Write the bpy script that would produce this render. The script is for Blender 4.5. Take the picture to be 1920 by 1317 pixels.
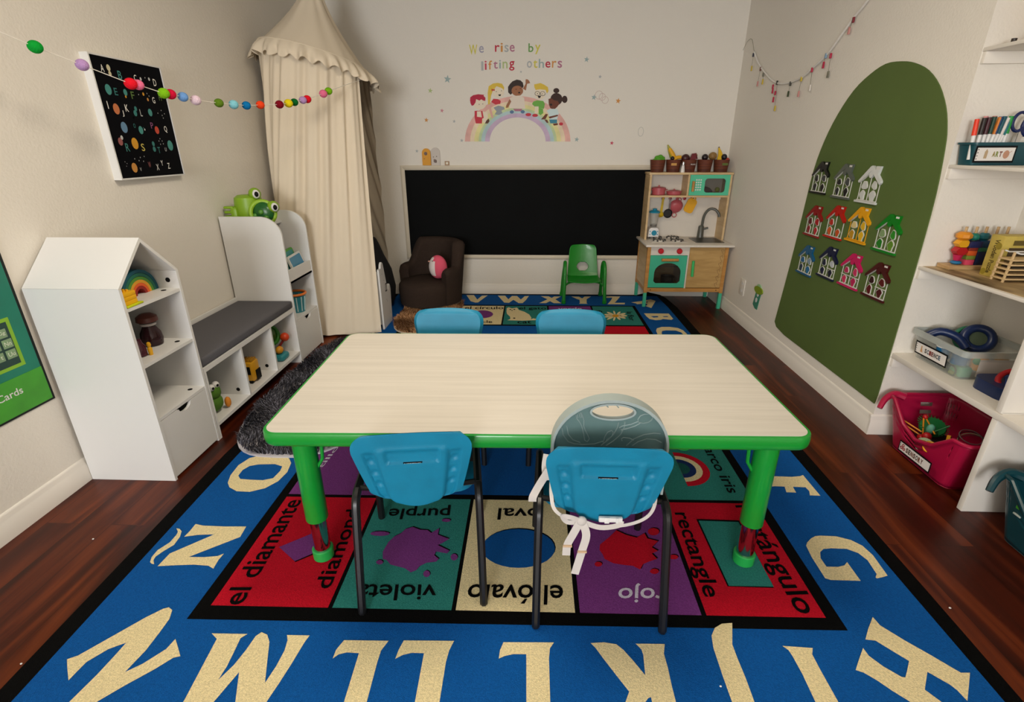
import bpy, bmesh, math, random
from mathutils import Vector, Matrix
random.seed(7)
PI = math.pi
for o in list(bpy.data.objects): bpy.data.objects.remove(o)
SC = bpy.context.scene
COL = SC.collection
# ------------------------------------------------ camera, world, lights, exposure
cd = bpy.data.cameras.new('camera'); cam = bpy.data.objects.new('camera', cd); COL.objects.link(cam)
cd.sensor_fit = 'HORIZONTAL'; cd.sensor_width = 36.0; cd.lens = 36.0 * 952.37 / 1920.0
cd.clip_start = 0.02; cd.clip_end = 60
_p, _y, _r = math.radians(22.0046), math.radians(-2.3031), math.radians(-0.175)
_f = Vector((math.sin(_y)*math.cos(_p), math.cos(_y)*math.cos(_p), -math.sin(_p)))
_rt = Vector((math.cos(_y), -math.sin(_y), 0)); _up = _rt.cross(_f)
_rt, _up = _rt*math.cos(_r)+_up*math.sin(_r), _up*math.cos(_r)-_rt*math.sin(_r)
cam.matrix_world = Matrix(((_rt.x, _up.x, -_f.x, 0), (_rt.y, _up.y, -_f.y, 0), (_rt.z, _up.z, -_f.z, 1.4147), (0, 0, 0, 1)))
SC.camera = cam
W = bpy.data.worlds.new('world'); SC.world = W; W.use_nodes = True
W.node_tree.nodes['Background'].inputs[0].default_value = (0.75, 0.85, 1.0, 1)
W.node_tree.nodes['Background'].inputs[1].default_value = 1.0
def area(name, loc, rot, sx, sy, power, col):
    l = bpy.data.lights.new(name, 'AREA'); l.shape = 'RECTANGLE'; l.size = sx; l.size_y = sy; l.energy = power; l.color = col
    o = bpy.data.objects.new(name, l); COL.objects.link(o); o.location = loc; o.rotation_euler = rot; return o
# daylight coming in through the window behind the camera (wall_front, left of centre) and a soft overhead fill light, added to brighten the room without any fixture
area('window_daylight', (-0.95, -4.34, 1.50), (math.radians(90), 0, math.radians(0)), 1.75, 1.6, 225, (0.98, 0.99, 1.0))
area('overhead_fill', (-0.2, 1.9, 2.60), (0, 0, 0), 0.7, 0.7, 40, (1.0, 0.88, 0.70))
SC.view_settings.view_transform = 'Standard'; SC.view_settings.look = 'None'
SC.view_settings.gamma = 1.0; SC.view_settings.use_curve_mapping = False
SC.view_settings.exposure = -0.15

# ------------------------------------------------ materials
def lin(h):
    h = h.lstrip('#'); v = [int(h[i:i+2], 16)/255 for i in (0, 2, 4)]
    return tuple(c/12.92 if c <= .04045 else ((c+.055)/1.055)**2.4 for c in v) + (1,)
MATS = {}
def mat(name, col, rough=.5, metal=0, bump=0, bscale=200, var=0, vscale=20, spec=.5, alpha=1, trans=0, coat=0, stretch=None):
    if name in MATS: return MATS[name]
    m = bpy.data.materials.new(name); m.use_nodes = True; nt = m.node_tree; p = nt.nodes['Principled BSDF']
    c = lin(col); p.inputs['Base Color'].default_value = c; p.inputs['Roughness'].default_value = rough
    p.inputs['Metallic'].default_value = metal; p.inputs['Specular IOR Level'].default_value = spec
    p.inputs['Alpha'].default_value = alpha; p.inputs['Transmission Weight'].default_value = trans
    p.inputs['Coat Weight'].default_value = coat
    m.diffuse_color = c
    if var or bump:
        tc = nt.nodes.new('ShaderNodeTexCoord'); src = tc.outputs['Object']
        if stretch:
            mp = nt.nodes.new('ShaderNodeMapping'); mp.inputs['Scale'].default_value = stretch
            nt.links.new(src, mp.inputs[0]); src = mp.outputs[0]
    if var:
        n = nt.nodes.new('ShaderNodeTexNoise'); n.inputs['Scale'].default_value = vscale; n.inputs['Detail'].default_value = 4
        nt.links.new(src, n.inputs['Vector'])
        r = nt.nodes.new('ShaderNodeValToRGB'); r.color_ramp.elements[0].position = .3; r.color_ramp.elements[1].position = .7
        r.color_ramp.elements[0].color = tuple(x*(1-var) for x in c[:3]) + (1,); r.color_ramp.elements[1].color = tuple(min(1, x*(1+var)) for x in c[:3]) + (1,)
        nt.links.new(n.outputs[0], r.inputs[0]); nt.links.new(r.outputs[0], p.inputs['Base Color'])
    if bump:
        n2 = nt.nodes.new('ShaderNodeTexNoise'); n2.inputs['Scale'].default_value = bscale; n2.inputs['Detail'].default_value = 3
        nt.links.new(src, n2.inputs['Vector'])
        b = nt.nodes.new('ShaderNodeBump'); b.inputs['Strength'].default_value = bump; b.inputs['Distance'].default_value = .004
        nt.links.new(n2.outputs[0], b.inputs['Height']); nt.links.new(b.outputs[0], p.inputs['Normal'])
    MATS[name] = m; return m
def floor_material():
    m = bpy.data.materials.new('floor_wood'); m.use_nodes = True; nt = m.node_tree; p = nt.nodes['Principled BSDF']; L = nt.links.new
    tc = nt.nodes.new('ShaderNodeTexCoord'); mp = nt.nodes.new('ShaderNodeMapping'); mp.inputs['Rotation'].default_value = (0, 0, PI/2)
    L(tc.outputs['Object'], mp.inputs[0])
    bk = nt.nodes.new('ShaderNodeTexBrick'); bk.inputs['Scale'].default_value = 1; bk.inputs['Brick Width'].default_value = 1.25; bk.inputs['Row Height'].default_value = .135
    bk.inputs['Mortar Size'].default_value = .0012; bk.inputs['Color1'].default_value = (.35, .35, .35, 1); bk.inputs['Color2'].default_value = (.7, .7, .7, 1); bk.inputs['Mortar'].default_value = (0, 0, 0, 1); bk.offset = .37
    L(mp.outputs[0], bk.inputs[0])
    m2 = nt.nodes.new('ShaderNodeMapping'); m2.inputs['Scale'].default_value = (9, .9, 1); L(tc.outputs['Object'], m2.inputs[0])
    ad = nt.nodes.new('ShaderNodeVectorMath'); ad.operation = 'ADD'; L(m2.outputs[0], ad.inputs[0])
    sc = nt.nodes.new('ShaderNodeVectorMath'); sc.operation = 'SCALE'; sc.inputs['Scale'].default_value = 9; L(bk.outputs[0], sc.inputs[0]); L(sc.outputs[0], ad.inputs[1])
    n = nt.nodes.new('ShaderNodeTexNoise'); n.inputs['Scale'].default_value = 1.0; n.inputs['Detail'].default_value = 7; n.inputs['Distortion'].default_value = .9; L(ad.outputs[0], n.inputs['Vector'])
    r = nt.nodes.new('ShaderNodeValToRGB'); e = r.color_ramp.elements; e[0].position = .30; e[0].color = lin('#1c0803'); e[1].position = .74; e[1].color = lin('#7a3614')
    k = r.color_ramp.elements.new(.5); k.color = lin('#431506'); L(n.outputs[0], r.inputs[0])
    mx = nt.nodes.new('ShaderNodeMix'); mx.data_type = 'RGBA'; mx.blend_type = 'MULTIPLY'; mx.inputs[0].default_value = .55; L(r.outputs[0], mx.inputs[6])
    r2 = nt.nodes.new('ShaderNodeValToRGB'); r2.color_ramp.elements[0].position = 0; r2.color_ramp.elements[0].color = (.08, .05, .04, 1); r2.color_ramp.elements[1].position = .3; r2.color_ramp.elements[1].color = (1, 1, 1, 1); L(bk.outputs[0], r2.inputs[0]); L(r2.outputs[0], mx.inputs[7])
    L(mx.outputs[2], p.inputs['Base Color']); p.inputs['Roughness'].default_value = .36; p.inputs['Specular IOR Level'].default_value = .25
    MATS['floor_wood'] = m; return m
def wood(name, c1, c2, scale=(2, 30, 30), rough=.5):
    if name in MATS: return MATS[name]
    m = bpy.data.materials.new(name); m.use_nodes = True; nt = m.node_tree; p = nt.nodes['Principled BSDF']; L = nt.links.new
    tc = nt.nodes.new('ShaderNodeTexCoord'); mp = nt.nodes.new('ShaderNodeMapping'); mp.inputs['Scale'].default_value = scale; L(tc.outputs['Object'], mp.inputs[0])
    n = nt.nodes.new('ShaderNodeTexNoise'); n.inputs['Scale'].default_value = 1; n.inputs['Detail'].default_value = 6; n.inputs['Distortion'].default_value = .5; L(mp.outputs[0], n.inputs['Vector'])
    r = nt.nodes.new('ShaderNodeValToRGB'); e = r.color_ramp.elements; e[0].position = .35; e[0].color = lin(c1); e[1].position = .62; e[1].color = lin(c2); L(n.outputs[0], r.inputs[0])
    L(r.outputs[0], p.inputs['Base Color']); p.inputs['Roughness'].default_value = rough; m.diffuse_color = lin(c2); MATS[name] = m; return m
def clear(name, tint, alpha=.25, rough=.15):
    m = mat(name, tint, rough, alpha=alpha); return m
WHITE = mat('white_laminate', '#dddcd9', .45)
WALL = mat('wall_paint', '#e8e2d7', .85, bump=.35, bscale=90)
TRIM = mat('trim_paint', '#e6e0d6', .5)
BLACK = mat('black', '#060607', .6, spec=.2)
def pl(name, col, rough=.4): return mat(name, col, rough)      # plain plastic / paint

# ------------------------------------------------ mesh builder
class B:
    def __init__(s, M=None): s.bm = bmesh.new(); s.mats = []; s.M = M or Matrix.Identity(4)
    def mi(s, m):
        if m not in s.mats: s.mats.append(m)
        return s.mats.index(m)
    def add(s, vs, fs, m, smooth=True):
        i = s.mi(m); V = [s.bm.verts.new(s.M @ Vector(v)) for v in vs]; out = []
        for f in fs:
            try: F = s.bm.faces.new([V[k] for k in f])
            except ValueError: continue
            F.material_index = i; F.smooth = smooth; out.append(F)
        return out
    def box(s, x0, x1, y0, y1, z0, z1, m, bev=0, seg=2):
        vs = [(x, y, z) for z in (z0, z1) for y in (y0, y1) for x in (x0, x1)]
        fs = s.add(vs, [(0, 2, 3, 1), (4, 5, 7, 6), (0, 1, 5, 4), (2, 6, 7, 3), (0, 4, 6, 2), (1, 3, 7, 5)], m)
        if bev:
            es = list({e for f in fs for e in f.edges})
            r = bmesh.ops.bevel(s.bm, geom=es, offset=bev, segments=seg, affect='EDGES', profile=.5)
            for f in r['faces']: f.material_index = s.mi(m); f.smooth = True
        return s
    def prism(s, poly, O, U, V, N, m, m_side=None):
        O, U, V, N = map(Vector, (O, U, V, N)); n = len(poly)
        a = [O+U*p[0]+V*p[1] for p in poly]; b = [q+N for q in a]
        s.add(a+b, [tuple(range(n))[::-1], tuple(range(n, 2*n))], m, False)
        s.add(a+b, [(i, (i+1) % n, n+(i+1) % n, n+i) for i in range(n)], m_side or m)
        return s
    def plate(s, poly, z0, z1, m): return s.prism(poly, (0, 0, z0), (1, 0, 0), (0, 1, 0), (0, 0, z1-z0), m)
    def flat(s, pts, m): s.add(pts, [tuple(range(len(pts)))], m, False); return s
    def ring(s, outer, inner, O, U, V, N, m):
        O, U, V, N = map(Vector, (O, U, V, N)); n = len(outer)
        q = lambda p: O+U*p[0]+V*p[1]
        vs = [q(p) for p in outer]+[q(p) for p in inner]+[q(p)+N for p in outer]+[q(p)+N for p in inner]
        fs = []
        for i in range(n):
            j = (i+1) % n
            fs += [(i, j, n+j, n+i), (2*n+i, 3*n+i, 3*n+j, 2*n+j), (i, 2*n+i, 2*n+j, j), (n+i, n+j, 3*n+j, 3*n+i)]
        s.add(vs, fs, m); return s
    def tube(s, pts, r, m, n=8, closed=False, r2=None, caps=True):
        P = [Vector(p) for p in pts]; k = len(P); rings = []; up = None
        for i in range(k):
            if closed: t = P[(i+1) % k]-P[i-1]
            else: t = P[min(i+1, k-1)]-P[max(i-1, 0)]
            t.normalize()
            if up is None: up = Vector((0, 0, 1)) if abs(t.z) < .9 else Vector((1, 0, 0))
            a = (up-t*up.dot(t))
            if a.length < 1e-6: a = t.orthogonal()
            a.normalize(); up = a; b = t.cross(a)
            rr = r if r2 is None else r+(r2-r)*i/max(1, k-1)
            rings.append([P[i]+(a*math.cos(2*PI*(j+.5)/n)+b*math.sin(2*PI*(j+.5)/n))*rr for j in range(n)])
        vs = [v for q in rings for v in q]; fs = []
        for i in range(k if closed else k-1):
            i2 = (i+1) % k
            for j in range(n): fs.append((i*n+j, i*n+(j+1) % n, i2*n+(j+1) % n, i2*n+j))
        if not closed and caps: fs += [tuple(range(n))[::-1], tuple(range((k-1)*n, k*n))]
        s.add(vs, fs, m); return s
    def cyl(s, p0, p1, r, m, r1=None, n=20): return s.tube([p0, p1], r, m, n, r2=r if r1 is None else r1)
    def lathe(s, prof, c, m, n=24, sx=1, sy=1, axis=None):
        c = Vector(c); vs = []; fs = []
        R = Vector((0, 0, 1)).rotation_difference(Vector(axis)).to_matrix() if axis else Matrix.Identity(3)
        for r, z in prof:
            for j in range(n): vs.append(c+R@Vector((r*math.cos(2*PI*j/n)*sx, r*math.sin(2*PI*j/n)*sy, z)))
        for i in range(len(prof)-1):
            for j in range(n): fs.append((i*n+j, i*n+(j+1) % n, (i+1)*n+(j+1) % n, (i+1)*n+j))
        if prof[0][0] > 1e-6: fs.append(tuple(range(n))[::-1])
        if prof[-1][0] > 1e-6: fs.append(tuple(range((len(prof)-1)*n, len(prof)*n)))
        s.add(vs, fs, m); return s
    def ball(s, c, r, m, n=14, k=9):
        rx, ry, rz = (r, r, r) if not hasattr(r, '__len__') else r
        pr = [(max(1e-7, math.sin(PI*i/k)), -math.cos(PI*i/k)) for i in range(k+1)]
        c = Vector(c); vs = [c+Vector((q*math.cos(2*PI*j/n)*rx, q*math.sin(2*PI*j/n)*ry, z*rz)) for q, z in pr for j in range(n)]
        s.add(vs, [(i*n+j, i*n+(j+1) % n, (i+1)*n+(j+1) % n, (i+1)*n+j) for i in range(k) for j in range(n)], m); return s
    def torus(s, c, R, r, m, axis=(0, 0, 1), n=28, k=10, sy=1):
        q = Vector((0, 0, 1)).rotation_difference(Vector(axis)).to_matrix(); c = Vector(c)
        return s.tube([c+q@Vector((R*math.cos(2*PI*i/n), R*sy*math.sin(2*PI*i/n), 0)) for i in range(n)], r, m, k, closed=True)
    def text(s, t, O, U, V, m, bold=0, depth=None):
        vs, fs = text_geo(t, bold); O, U, V = Vector(O), Vector(U), Vector(V)
        s.add([O+U*x+V*y for x, y in vs], fs, m, False)
        return s
    def grid(s, fn, nu, nv, m, cu=False, cv=False):
        vs = [fn(i/(nu if cu else nu-1), j/(nv if cv else nv-1)) for j in range(nv) for i in range(nu)]; fs = []
        for j in range(nv if cv else nv-1):
            for i in range(nu if cu else nu-1):
                fs.append((j*nu+i, j*nu+(i+1) % nu, ((j+1) % nv)*nu+(i+1) % nu, ((j+1) % nv)*nu+i))
        s.add(vs, fs, m); return s
_tg = {}
def text_geo(t, bold=0):
    if (t, bold) in _tg: return _tg[(t, bold)]
    c = bpy.data.curves.new('t', 'FONT'); c.body = t; c.resolution_u = 3; c.offset = bold
    o = bpy.data.objects.new('t', c); COL.objects.link(o); dg = bpy.context.evaluated_depsgraph_get(); dg.update()
    me = bpy.data.meshes.new_from_object(o.evaluated_get(dg))
    P = [(v.co.x, v.co.y) for v in me.vertices]; F = [tuple(p.vertices) for p in me.polygons]
    bpy.data.objects.remove(o); bpy.data.curves.remove(c); bpy.data.meshes.remove(me)
    x0, x1 = min(p[0] for p in P), max(p[0] for p in P); y0, y1 = min(p[1] for p in P), max(p[1] for p in P)
    _tg[(t, bold)] = ([((x-x0)/(x1-x0), (y-y0)/max(1e-6, y1-y0)) for x, y in P], F); return _tg[(t, bold)]
def mw(o):
    return (mw(o.parent) if o.parent else Matrix.Identity(4)) @ o.matrix_basis
def obj(name, b, parent=None, world=True, sharp=38):
    """one mesh object; geometry given in world space (or, world=False, in the parent's own space)"""
    me = bpy.data.meshes.new(name)
    bmesh.ops.recalc_face_normals(b.bm, faces=b.bm.faces[:]) if getattr(b, 'recalc', True) else None
    b.bm.to_mesh(me); b.bm.free()
    for m in b.mats: me.materials.append(m)
    me.set_sharp_from_angle(angle=math.radians(sharp))
    o = bpy.data.objects.new(name, me); COL.objects.link(o)
    if parent:
        o.parent = parent
        if world: me.transform(mw(parent).inverted())
    elif world:
        xs = [v.co for v in me.vertices]
        c = Vector(((min(v.x for v in xs)+max(v.x for v in xs))/2, (min(v.y for v in xs)+max(v.y for v in xs))/2, min(v.z for v in xs)))
        me.transform(Matrix.Translation(-c)); o.location = c
    return o
def tag(o, label, cat, group=None, kind=None):
    o['label'] = label; o['category'] = cat
    if group: o['group'] = group
    if kind: o['kind'] = kind
    return o
def thing(name, label, cat, loc, rotz=0, group=None):
    o = bpy.data.objects.new(name, None); COL.objects.link(o); o.empty_display_size = .05
    o.location = loc; o.rotation_euler = (0, 0, rotz); return tag(o, label, cat, group)
def struct(name, b, parent=None, label=None):
    o = obj(name, b, parent)
    if not parent: o['kind'] = 'structure'
    return o
def dup(root, loc, rotz=None, label=None, name=None):
    def cp(o, par):
        c = o.copy(); COL.objects.link(c)
        if par: c.parent = par
        for ch in o.children: cp(ch, c)
        return c
    r = cp(root, None); r.location = loc
    if rotz is not None: r.rotation_euler = (0, 0, rotz)
    if label: r['label'] = label
    return r
def rrect(x0, x1, y0, y1, r, n=6):
    P = []
    for cx, cy, a in ((x1-r, y1-r, 0), (x0+r, y1-r, 90), (x0+r, y0+r, 180), (x1-r, y0+r, 270)):
        for i in range(n+1):
            t = math.radians(a+90*i/n); P.append((cx+r*math.cos(t), cy+r*math.sin(t)))
    return P
def ellipse(cx, cy, a, b, n=24, a0=0, a1=360):
    full = a1-a0 >= 360
    return [(cx+a*math.cos(math.radians(a0+(a1-a0)*i/(n if full else n-1))), cy+b*math.sin(math.radians(a0+(a1-a0)*i/(n if full else n-1)))) for i in range(n)]
def smooth_path(P, k=4):
    P = [Vector(p) for p in P]; out = []
    for i in range(len(P)-1):
        p0, p1, p2, p3 = P[max(0, i-1)], P[i], P[i+1], P[min(len(P)-1, i+2)]
        for j in range(k):
            t = j/k; out.append(.5*((2*p1)+(p2-p0)*t+(2*p0-5*p1+4*p2-p3)*t*t+(3*p1-p0-3*p2+p3)*t**3))
    return out+[P[-1]]
# ------------------------------------------------ measured artwork (metres)
RUG=[('cream',2,(-1.178,1.186,-1.16,1.176,-1.147,1.144,-1.145,1.097,-1.145,1.033,-1.157,0.965,-1.124,0.992,-1.087,1.04,-1.082,1.069,-1.081,1.074,-1.054,1.046,-1.029,1.019,-1.047,1.013,-1.078,0.976,-1.127,0.928,-1.169,0.882,-1.181,0.863,-1.207,0.85,-1.245,0.853,-1.246,0.877,-1.232,0.953,-1.226,1.011,-1.223,1.056,-1.261,1.033,-1.293,0.991,-1.297,0.96,-1.299,0.935,-1.334,0.971,-1.358,0.997,-1.335,1.01,-1.284,1.074,-1.227,1.146,-1.193,1.18)),
('cream',2,(-0.981,1.097,-0.868,1.099,-0.882,1.084,-0.877,1.038,-0.873,0.993,-0.875,0.952,-0.855,0.998,-0.845,1.044,-0.839,1.093,-0.828,1.107,-0.806,1.099,-0.787,1.075,-0.762,1.01,-0.738,0.949,-0.73,0.998,-0.728,1.048,-0.734,1.082,-0.744,1.1,-0.673,1.101,-0.679,1.079,-0.688,1.009,-0.698,0.948,-0.708,0.897,-0.708,0.869,-0.708,0.854,-0.773,0.852,-0.793,0.894,-0.828,0.977,-0.84,0.934,-0.852,0.891,-0.862,0.863,-0.869,0.848,-0.938,0.846,-0.935,0.893,-0.944,0.981,-0.954,1.079)),
('cream',2,(-0.561,1.089,-0.424,1.092,-0.438,1.059,-0.439,1.021,-0.435,0.907,-0.434,0.868,-0.494,0.866,-0.497,0.904,-0.502,1.048,-0.539,1.049,-0.561,1.042,-0.574,1.028,-0.574,1.057)),
('cream',2,(-0.378,1.095,-0.224,1.099,-0.234,1.067,-0.238,1.029,-0.237,0.914,-0.236,0.875,-0.303,0.873,-0.304,0.912,-0.308,1.055,-0.344,1.055,-0.37,1.047,-0.389,1.034,-0.386,1.064)),
('cream',2,(-0.073,1.1,0.081,1.105,0.068,1.085,0.064,1.052,0.064,0.925,0.064,0.886,0,0.884,-0.001,0.923,-0.003,1.063,-0.041,1.062,-0.067,1.055,-0.084,1.046,-0.082,1.073)),
('cream',2,(0.192,1.107,0.232,1.111,0.269,1.106,0.287,1.089,0.313,1.051,0.337,1.011,0.344,1.074,0.342,1.091,0.328,1.11,0.416,1.112,0.406,1.08,0.407,1.037,0.405,0.984,0.405,0.938,0.403,0.902,0.337,0.899,0.34,0.935,0.34,0.949,0.332,0.946,0.322,0.935,0.304,0.898,0.241,0.896,0.268,0.933,0.283,0.962,0.258,1.002,0.225,1.056,0.205,1.091)),
('cream',2,(0.647,1.194,0.62,1.118,0.619,1.075,0.62,1.016,0.618,0.946,0.62,0.91,0.561,0.907,0.557,0.944,0.557,1.014,0.559,1.104,0.567,1.146,0.586,1.174,0.613,1.19)),
('cream',2,(0.769,1.119,0.857,1.115,0.845,1.094,0.844,1.045,0.845,0.954,0.847,0.918,0.788,0.916,0.783,0.952,0.786,1.03,0.784,1.085,0.781,1.105)),
('cream',2,(1.128,1.6,1.187,1.598,1.232,1.58,1.258,1.551,1.268,1.503,1.26,1.407,1.237,1.399,1.214,1.393,1.213,1.398,1.226,1.413,1.233,1.477,1.22,1.512,1.189,1.532,1.132,1.533,1.102,1.528,1.082,1.512,1.068,1.481,1.068,1.441,1.11,1.442,1.136,1.45,1.154,1.466,1.152,1.38,1.108,1.38,1.051,1.38,1.035,1.387,1.036,1.42,1.038,1.485,1.046,1.543,1.058,1.56,1.084,1.583,1.106,1.596)),
('cream',2,(1.088,1.981,1.195,1.979,1.236,1.986,1.252,1.995,1.253,1.915,1.254,1.846,1.21,1.847,1.222,1.877,1.219,1.903,1.165,1.905,1.16,1.864,1.119,1.865,1.129,1.905,1.088,1.906,1.044,1.899,0.982,1.88,1.033,1.976)),
('cream',2,(1.104,1.233,1.108,1.202,1.15,1.151,1.19,1.109,1.229,1.065,1.241,1.052,1.267,1.053,1.238,1.019,1.196,0.97,1.191,1,1.183,1.015,1.147,1.051,1.103,0.998,1.123,0.967,1.139,0.949,1.102,0.94,1.04,0.962,1.011,0.991,0.988,1.019,0.963,1.042,0.945,1.049,0.968,1.076,1.008,1.121,1.01,1.095,1.031,1.064,1.063,1.033,1.073,1.032,1.091,1.052,1.117,1.083,1.097,1.105,1.06,1.147,1.032,1.15,1.063,1.188)),
('cream',2,(-1.265,2.075,-1.211,2.068,-1.165,2.044,-1.138,2.006,-1.124,1.934,-1.134,1.864,-1.169,1.812,-1.223,1.785,-1.283,1.787,-1.33,1.813,-1.356,1.845,-1.375,1.902,-1.381,1.981,-1.359,2.041,-1.312,2.067)),
('blue',3,(-1.287,1.989,-1.211,1.994,-1.168,1.977,-1.161,1.941,-1.168,1.886,-1.207,1.869,-1.269,1.871,-1.315,1.875,-1.337,1.899,-1.34,1.942,-1.324,1.975)),
('cream',2,(-1.335,1.577,-1.299,1.569,-1.211,1.567,-1.124,1.57,-1.117,1.512,-1.251,1.404,-1.194,1.405,-1.148,1.412,-1.131,1.425,-1.133,1.393,-1.128,1.352,-1.154,1.365,-1.209,1.368,-1.273,1.363,-1.336,1.356,-1.333,1.418,-1.226,1.522,-1.287,1.517,-1.335,1.505,-1.333,1.538)),
('cream',2,(-1.396,1.55,-1.382,1.548,-1.364,1.534,-1.351,1.504,-1.346,1.461,-1.364,1.429,-1.375,1.401,-1.371,1.384,-1.355,1.365,-1.366,1.367,-1.377,1.374,-1.388,1.398,-1.39,1.433,-1.371,1.474,-1.372,1.514,-1.377,1.531)),
('cream',2,(-0.66,4.966,-0.584,4.968,-0.534,4.809,-0.501,4.95,-0.443,4.962,-0.479,4.84,-0.516,4.71,-0.542,4.704,-0.593,4.75)),
('cream',2,(-0.341,4.955,-0.268,4.957,-0.228,4.828,-0.197,4.949,-0.147,4.95,-0.105,4.822,-0.069,4.942,-0.027,4.954,-0.055,4.804,-0.086,4.699,-0.123,4.697,-0.178,4.81,-0.217,4.704,-0.263,4.712)),
('cream',2,(0.093,4.947,0.171,4.945,0.2,4.886,0.227,4.941,0.294,4.943,0.234,4.841,0.287,4.704,0.213,4.707,0.18,4.772,0.138,4.705,0.074,4.703,0.157,4.839)),
('cream',2,(0.398,4.946,0.475,4.942,0.5,4.879,0.532,4.95,0.595,4.951,0.541,4.85,0.528,4.707,0.539,4.693,0.455,4.696,0.465,4.724,0.471,4.829,0.447,4.857)),
('cream',2,(0.75,4.966,0.887,4.96,0.841,4.84,0.798,4.734,0.863,4.74,0.898,4.741,0.886,4.687,0.723,4.686,0.772,4.809,0.803,4.917,0.742,4.905)),
('cream',2,(0.961,4.756,1.068,4.804,1.169,4.866,1.206,4.813,1.114,4.576,1.071,4.636,1.104,4.696,1.09,4.723,1.004,4.694,1.001,4.72)),
('blue',3,(1.096,4.771,1.132,4.795,1.11,4.746)),
('cream',2,(1.013,4.412,1.234,4.411,1.236,4.261,1.213,4.232,1.145,4.253,1.122,4.23,1.075,4.219,1.029,4.249,1.017,4.328)),
('blue',3,(1.055,4.329,1.118,4.333,1.118,4.303,1.073,4.29)),
('blue',3,(1.159,4.327,1.203,4.334,1.206,4.311,1.165,4.307)),
('cream',2,(1.086,4.043,1.153,4.045,1.214,4.021,1.241,3.962,1.248,3.871,1.25,3.82,1.224,3.819,1.215,3.866,1.211,3.913,1.18,3.956,1.099,3.958,1.066,3.942,1.051,3.898,1.042,3.814,1.007,3.812,1.011,3.859,1.018,3.946,1.038,4.006)),
('black',3,(-0.935,1.461,-0.847,1.393,-0.748,1.47,-0.831,1.543)),
('purple',4,(-0.941,1.464,-0.851,1.397,-0.753,1.474,-0.837,1.547)),
('black',3,(-0.54,1.46,-0.532,1.509,-0.518,1.54,-0.494,1.561,-0.484,1.582,-0.458,1.596,-0.425,1.582,-0.395,1.58,-0.377,1.565,-0.351,1.592,-0.35,1.556,-0.303,1.535,-0.324,1.512,-0.34,1.501,-0.292,1.474,-0.298,1.46,-0.342,1.468,-0.345,1.449,-0.325,1.431,-0.333,1.417,-0.366,1.412,-0.389,1.393,-0.396,1.376,-0.413,1.364,-0.438,1.383,-0.496,1.398,-0.515,1.42,-0.53,1.424)),
('purple',4,(-0.543,1.456,-0.535,1.504,-0.521,1.534,-0.497,1.556,-0.487,1.577,-0.461,1.591,-0.428,1.576,-0.398,1.575,-0.381,1.56,-0.354,1.587,-0.353,1.551,-0.306,1.53,-0.328,1.507,-0.344,1.496,-0.295,1.469,-0.302,1.455,-0.345,1.463,-0.348,1.444,-0.328,1.427,-0.336,1.413,-0.369,1.407,-0.392,1.389,-0.399,1.371,-0.416,1.36,-0.441,1.378,-0.498,1.394,-0.518,1.415,-0.533,1.419)),
('black',3,(-0.54,1.555,-0.543,1.548,-0.556,1.543,-0.574,1.541,-0.594,1.542,-0.609,1.546,-0.616,1.552,-0.613,1.558,-0.6,1.564,-0.582,1.566,-0.562,1.565,-0.547,1.561)),
('purple',4,(-0.542,1.55,-0.545,1.543,-0.558,1.538,-0.576,1.536,-0.596,1.537,-0.611,1.541,-0.618,1.547,-0.615,1.554,-0.602,1.559,-0.583,1.561,-0.564,1.56,-0.548,1.556)),
('black',3,(-0.258,1.442,-0.259,1.434,-0.263,1.428,-0.269,1.426,-0.275,1.427,-0.281,1.433,-0.284,1.441,-0.284,1.45,-0.28,1.456,-0.273,1.458,-0.267,1.456,-0.261,1.45)),
('purple',4,(-0.26,1.438,-0.261,1.43,-0.265,1.424,-0.271,1.421,-0.278,1.423,-0.283,1.429,-0.286,1.437,-0.286,1.445,-0.282,1.452,-0.276,1.454,-0.269,1.452,-0.263,1.446)),
('black',3,(-0.345,1.36,-0.345,1.352,-0.349,1.347,-0.354,1.344,-0.36,1.346,-0.366,1.352,-0.369,1.359,-0.369,1.367,-0.365,1.372,-0.36,1.375,-0.354,1.373,-0.348,1.367)),
('purple',4,(-0.347,1.356,-0.347,1.349,-0.35,1.343,-0.356,1.341,-0.362,1.342,-0.368,1.348,-0.371,1.355,-0.371,1.363,-0.367,1.369,-0.362,1.371,-0.355,1.369,-0.35,1.364)),
('black',3,(-0.526,1.408,-0.526,1.402,-0.53,1.398,-0.536,1.397,-0.543,1.398,-0.548,1.402,-0.552,1.407,-0.551,1.412,-0.548,1.416,-0.542,1.418,-0.535,1.417,-0.529,1.413)),
('purple',4,(-0.527,1.404,-0.528,1.398,-0.531,1.394,-0.537,1.393,-0.544,1.394,-0.55,1.398,-0.553,1.403,-0.553,1.408,-0.549,1.412,-0.543,1.414,-0.536,1.413,-0.531,1.409)),
('black',3,(-0.313,1.639,-0.315,1.634,-0.321,1.63,-0.33,1.629,-0.339,1.63,-0.346,1.633,-0.35,1.638,-0.348,1.643,-0.342,1.647,-0.333,1.648,-0.324,1.647,-0.317,1.644)),
('purple',4,(-0.316,1.634,-0.317,1.629,-0.323,1.625,-0.332,1.624,-0.341,1.625,-0.349,1.628,-0.352,1.633,-0.35,1.638,-0.344,1.642,-0.335,1.643,-0.326,1.642,-0.319,1.639)),
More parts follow.
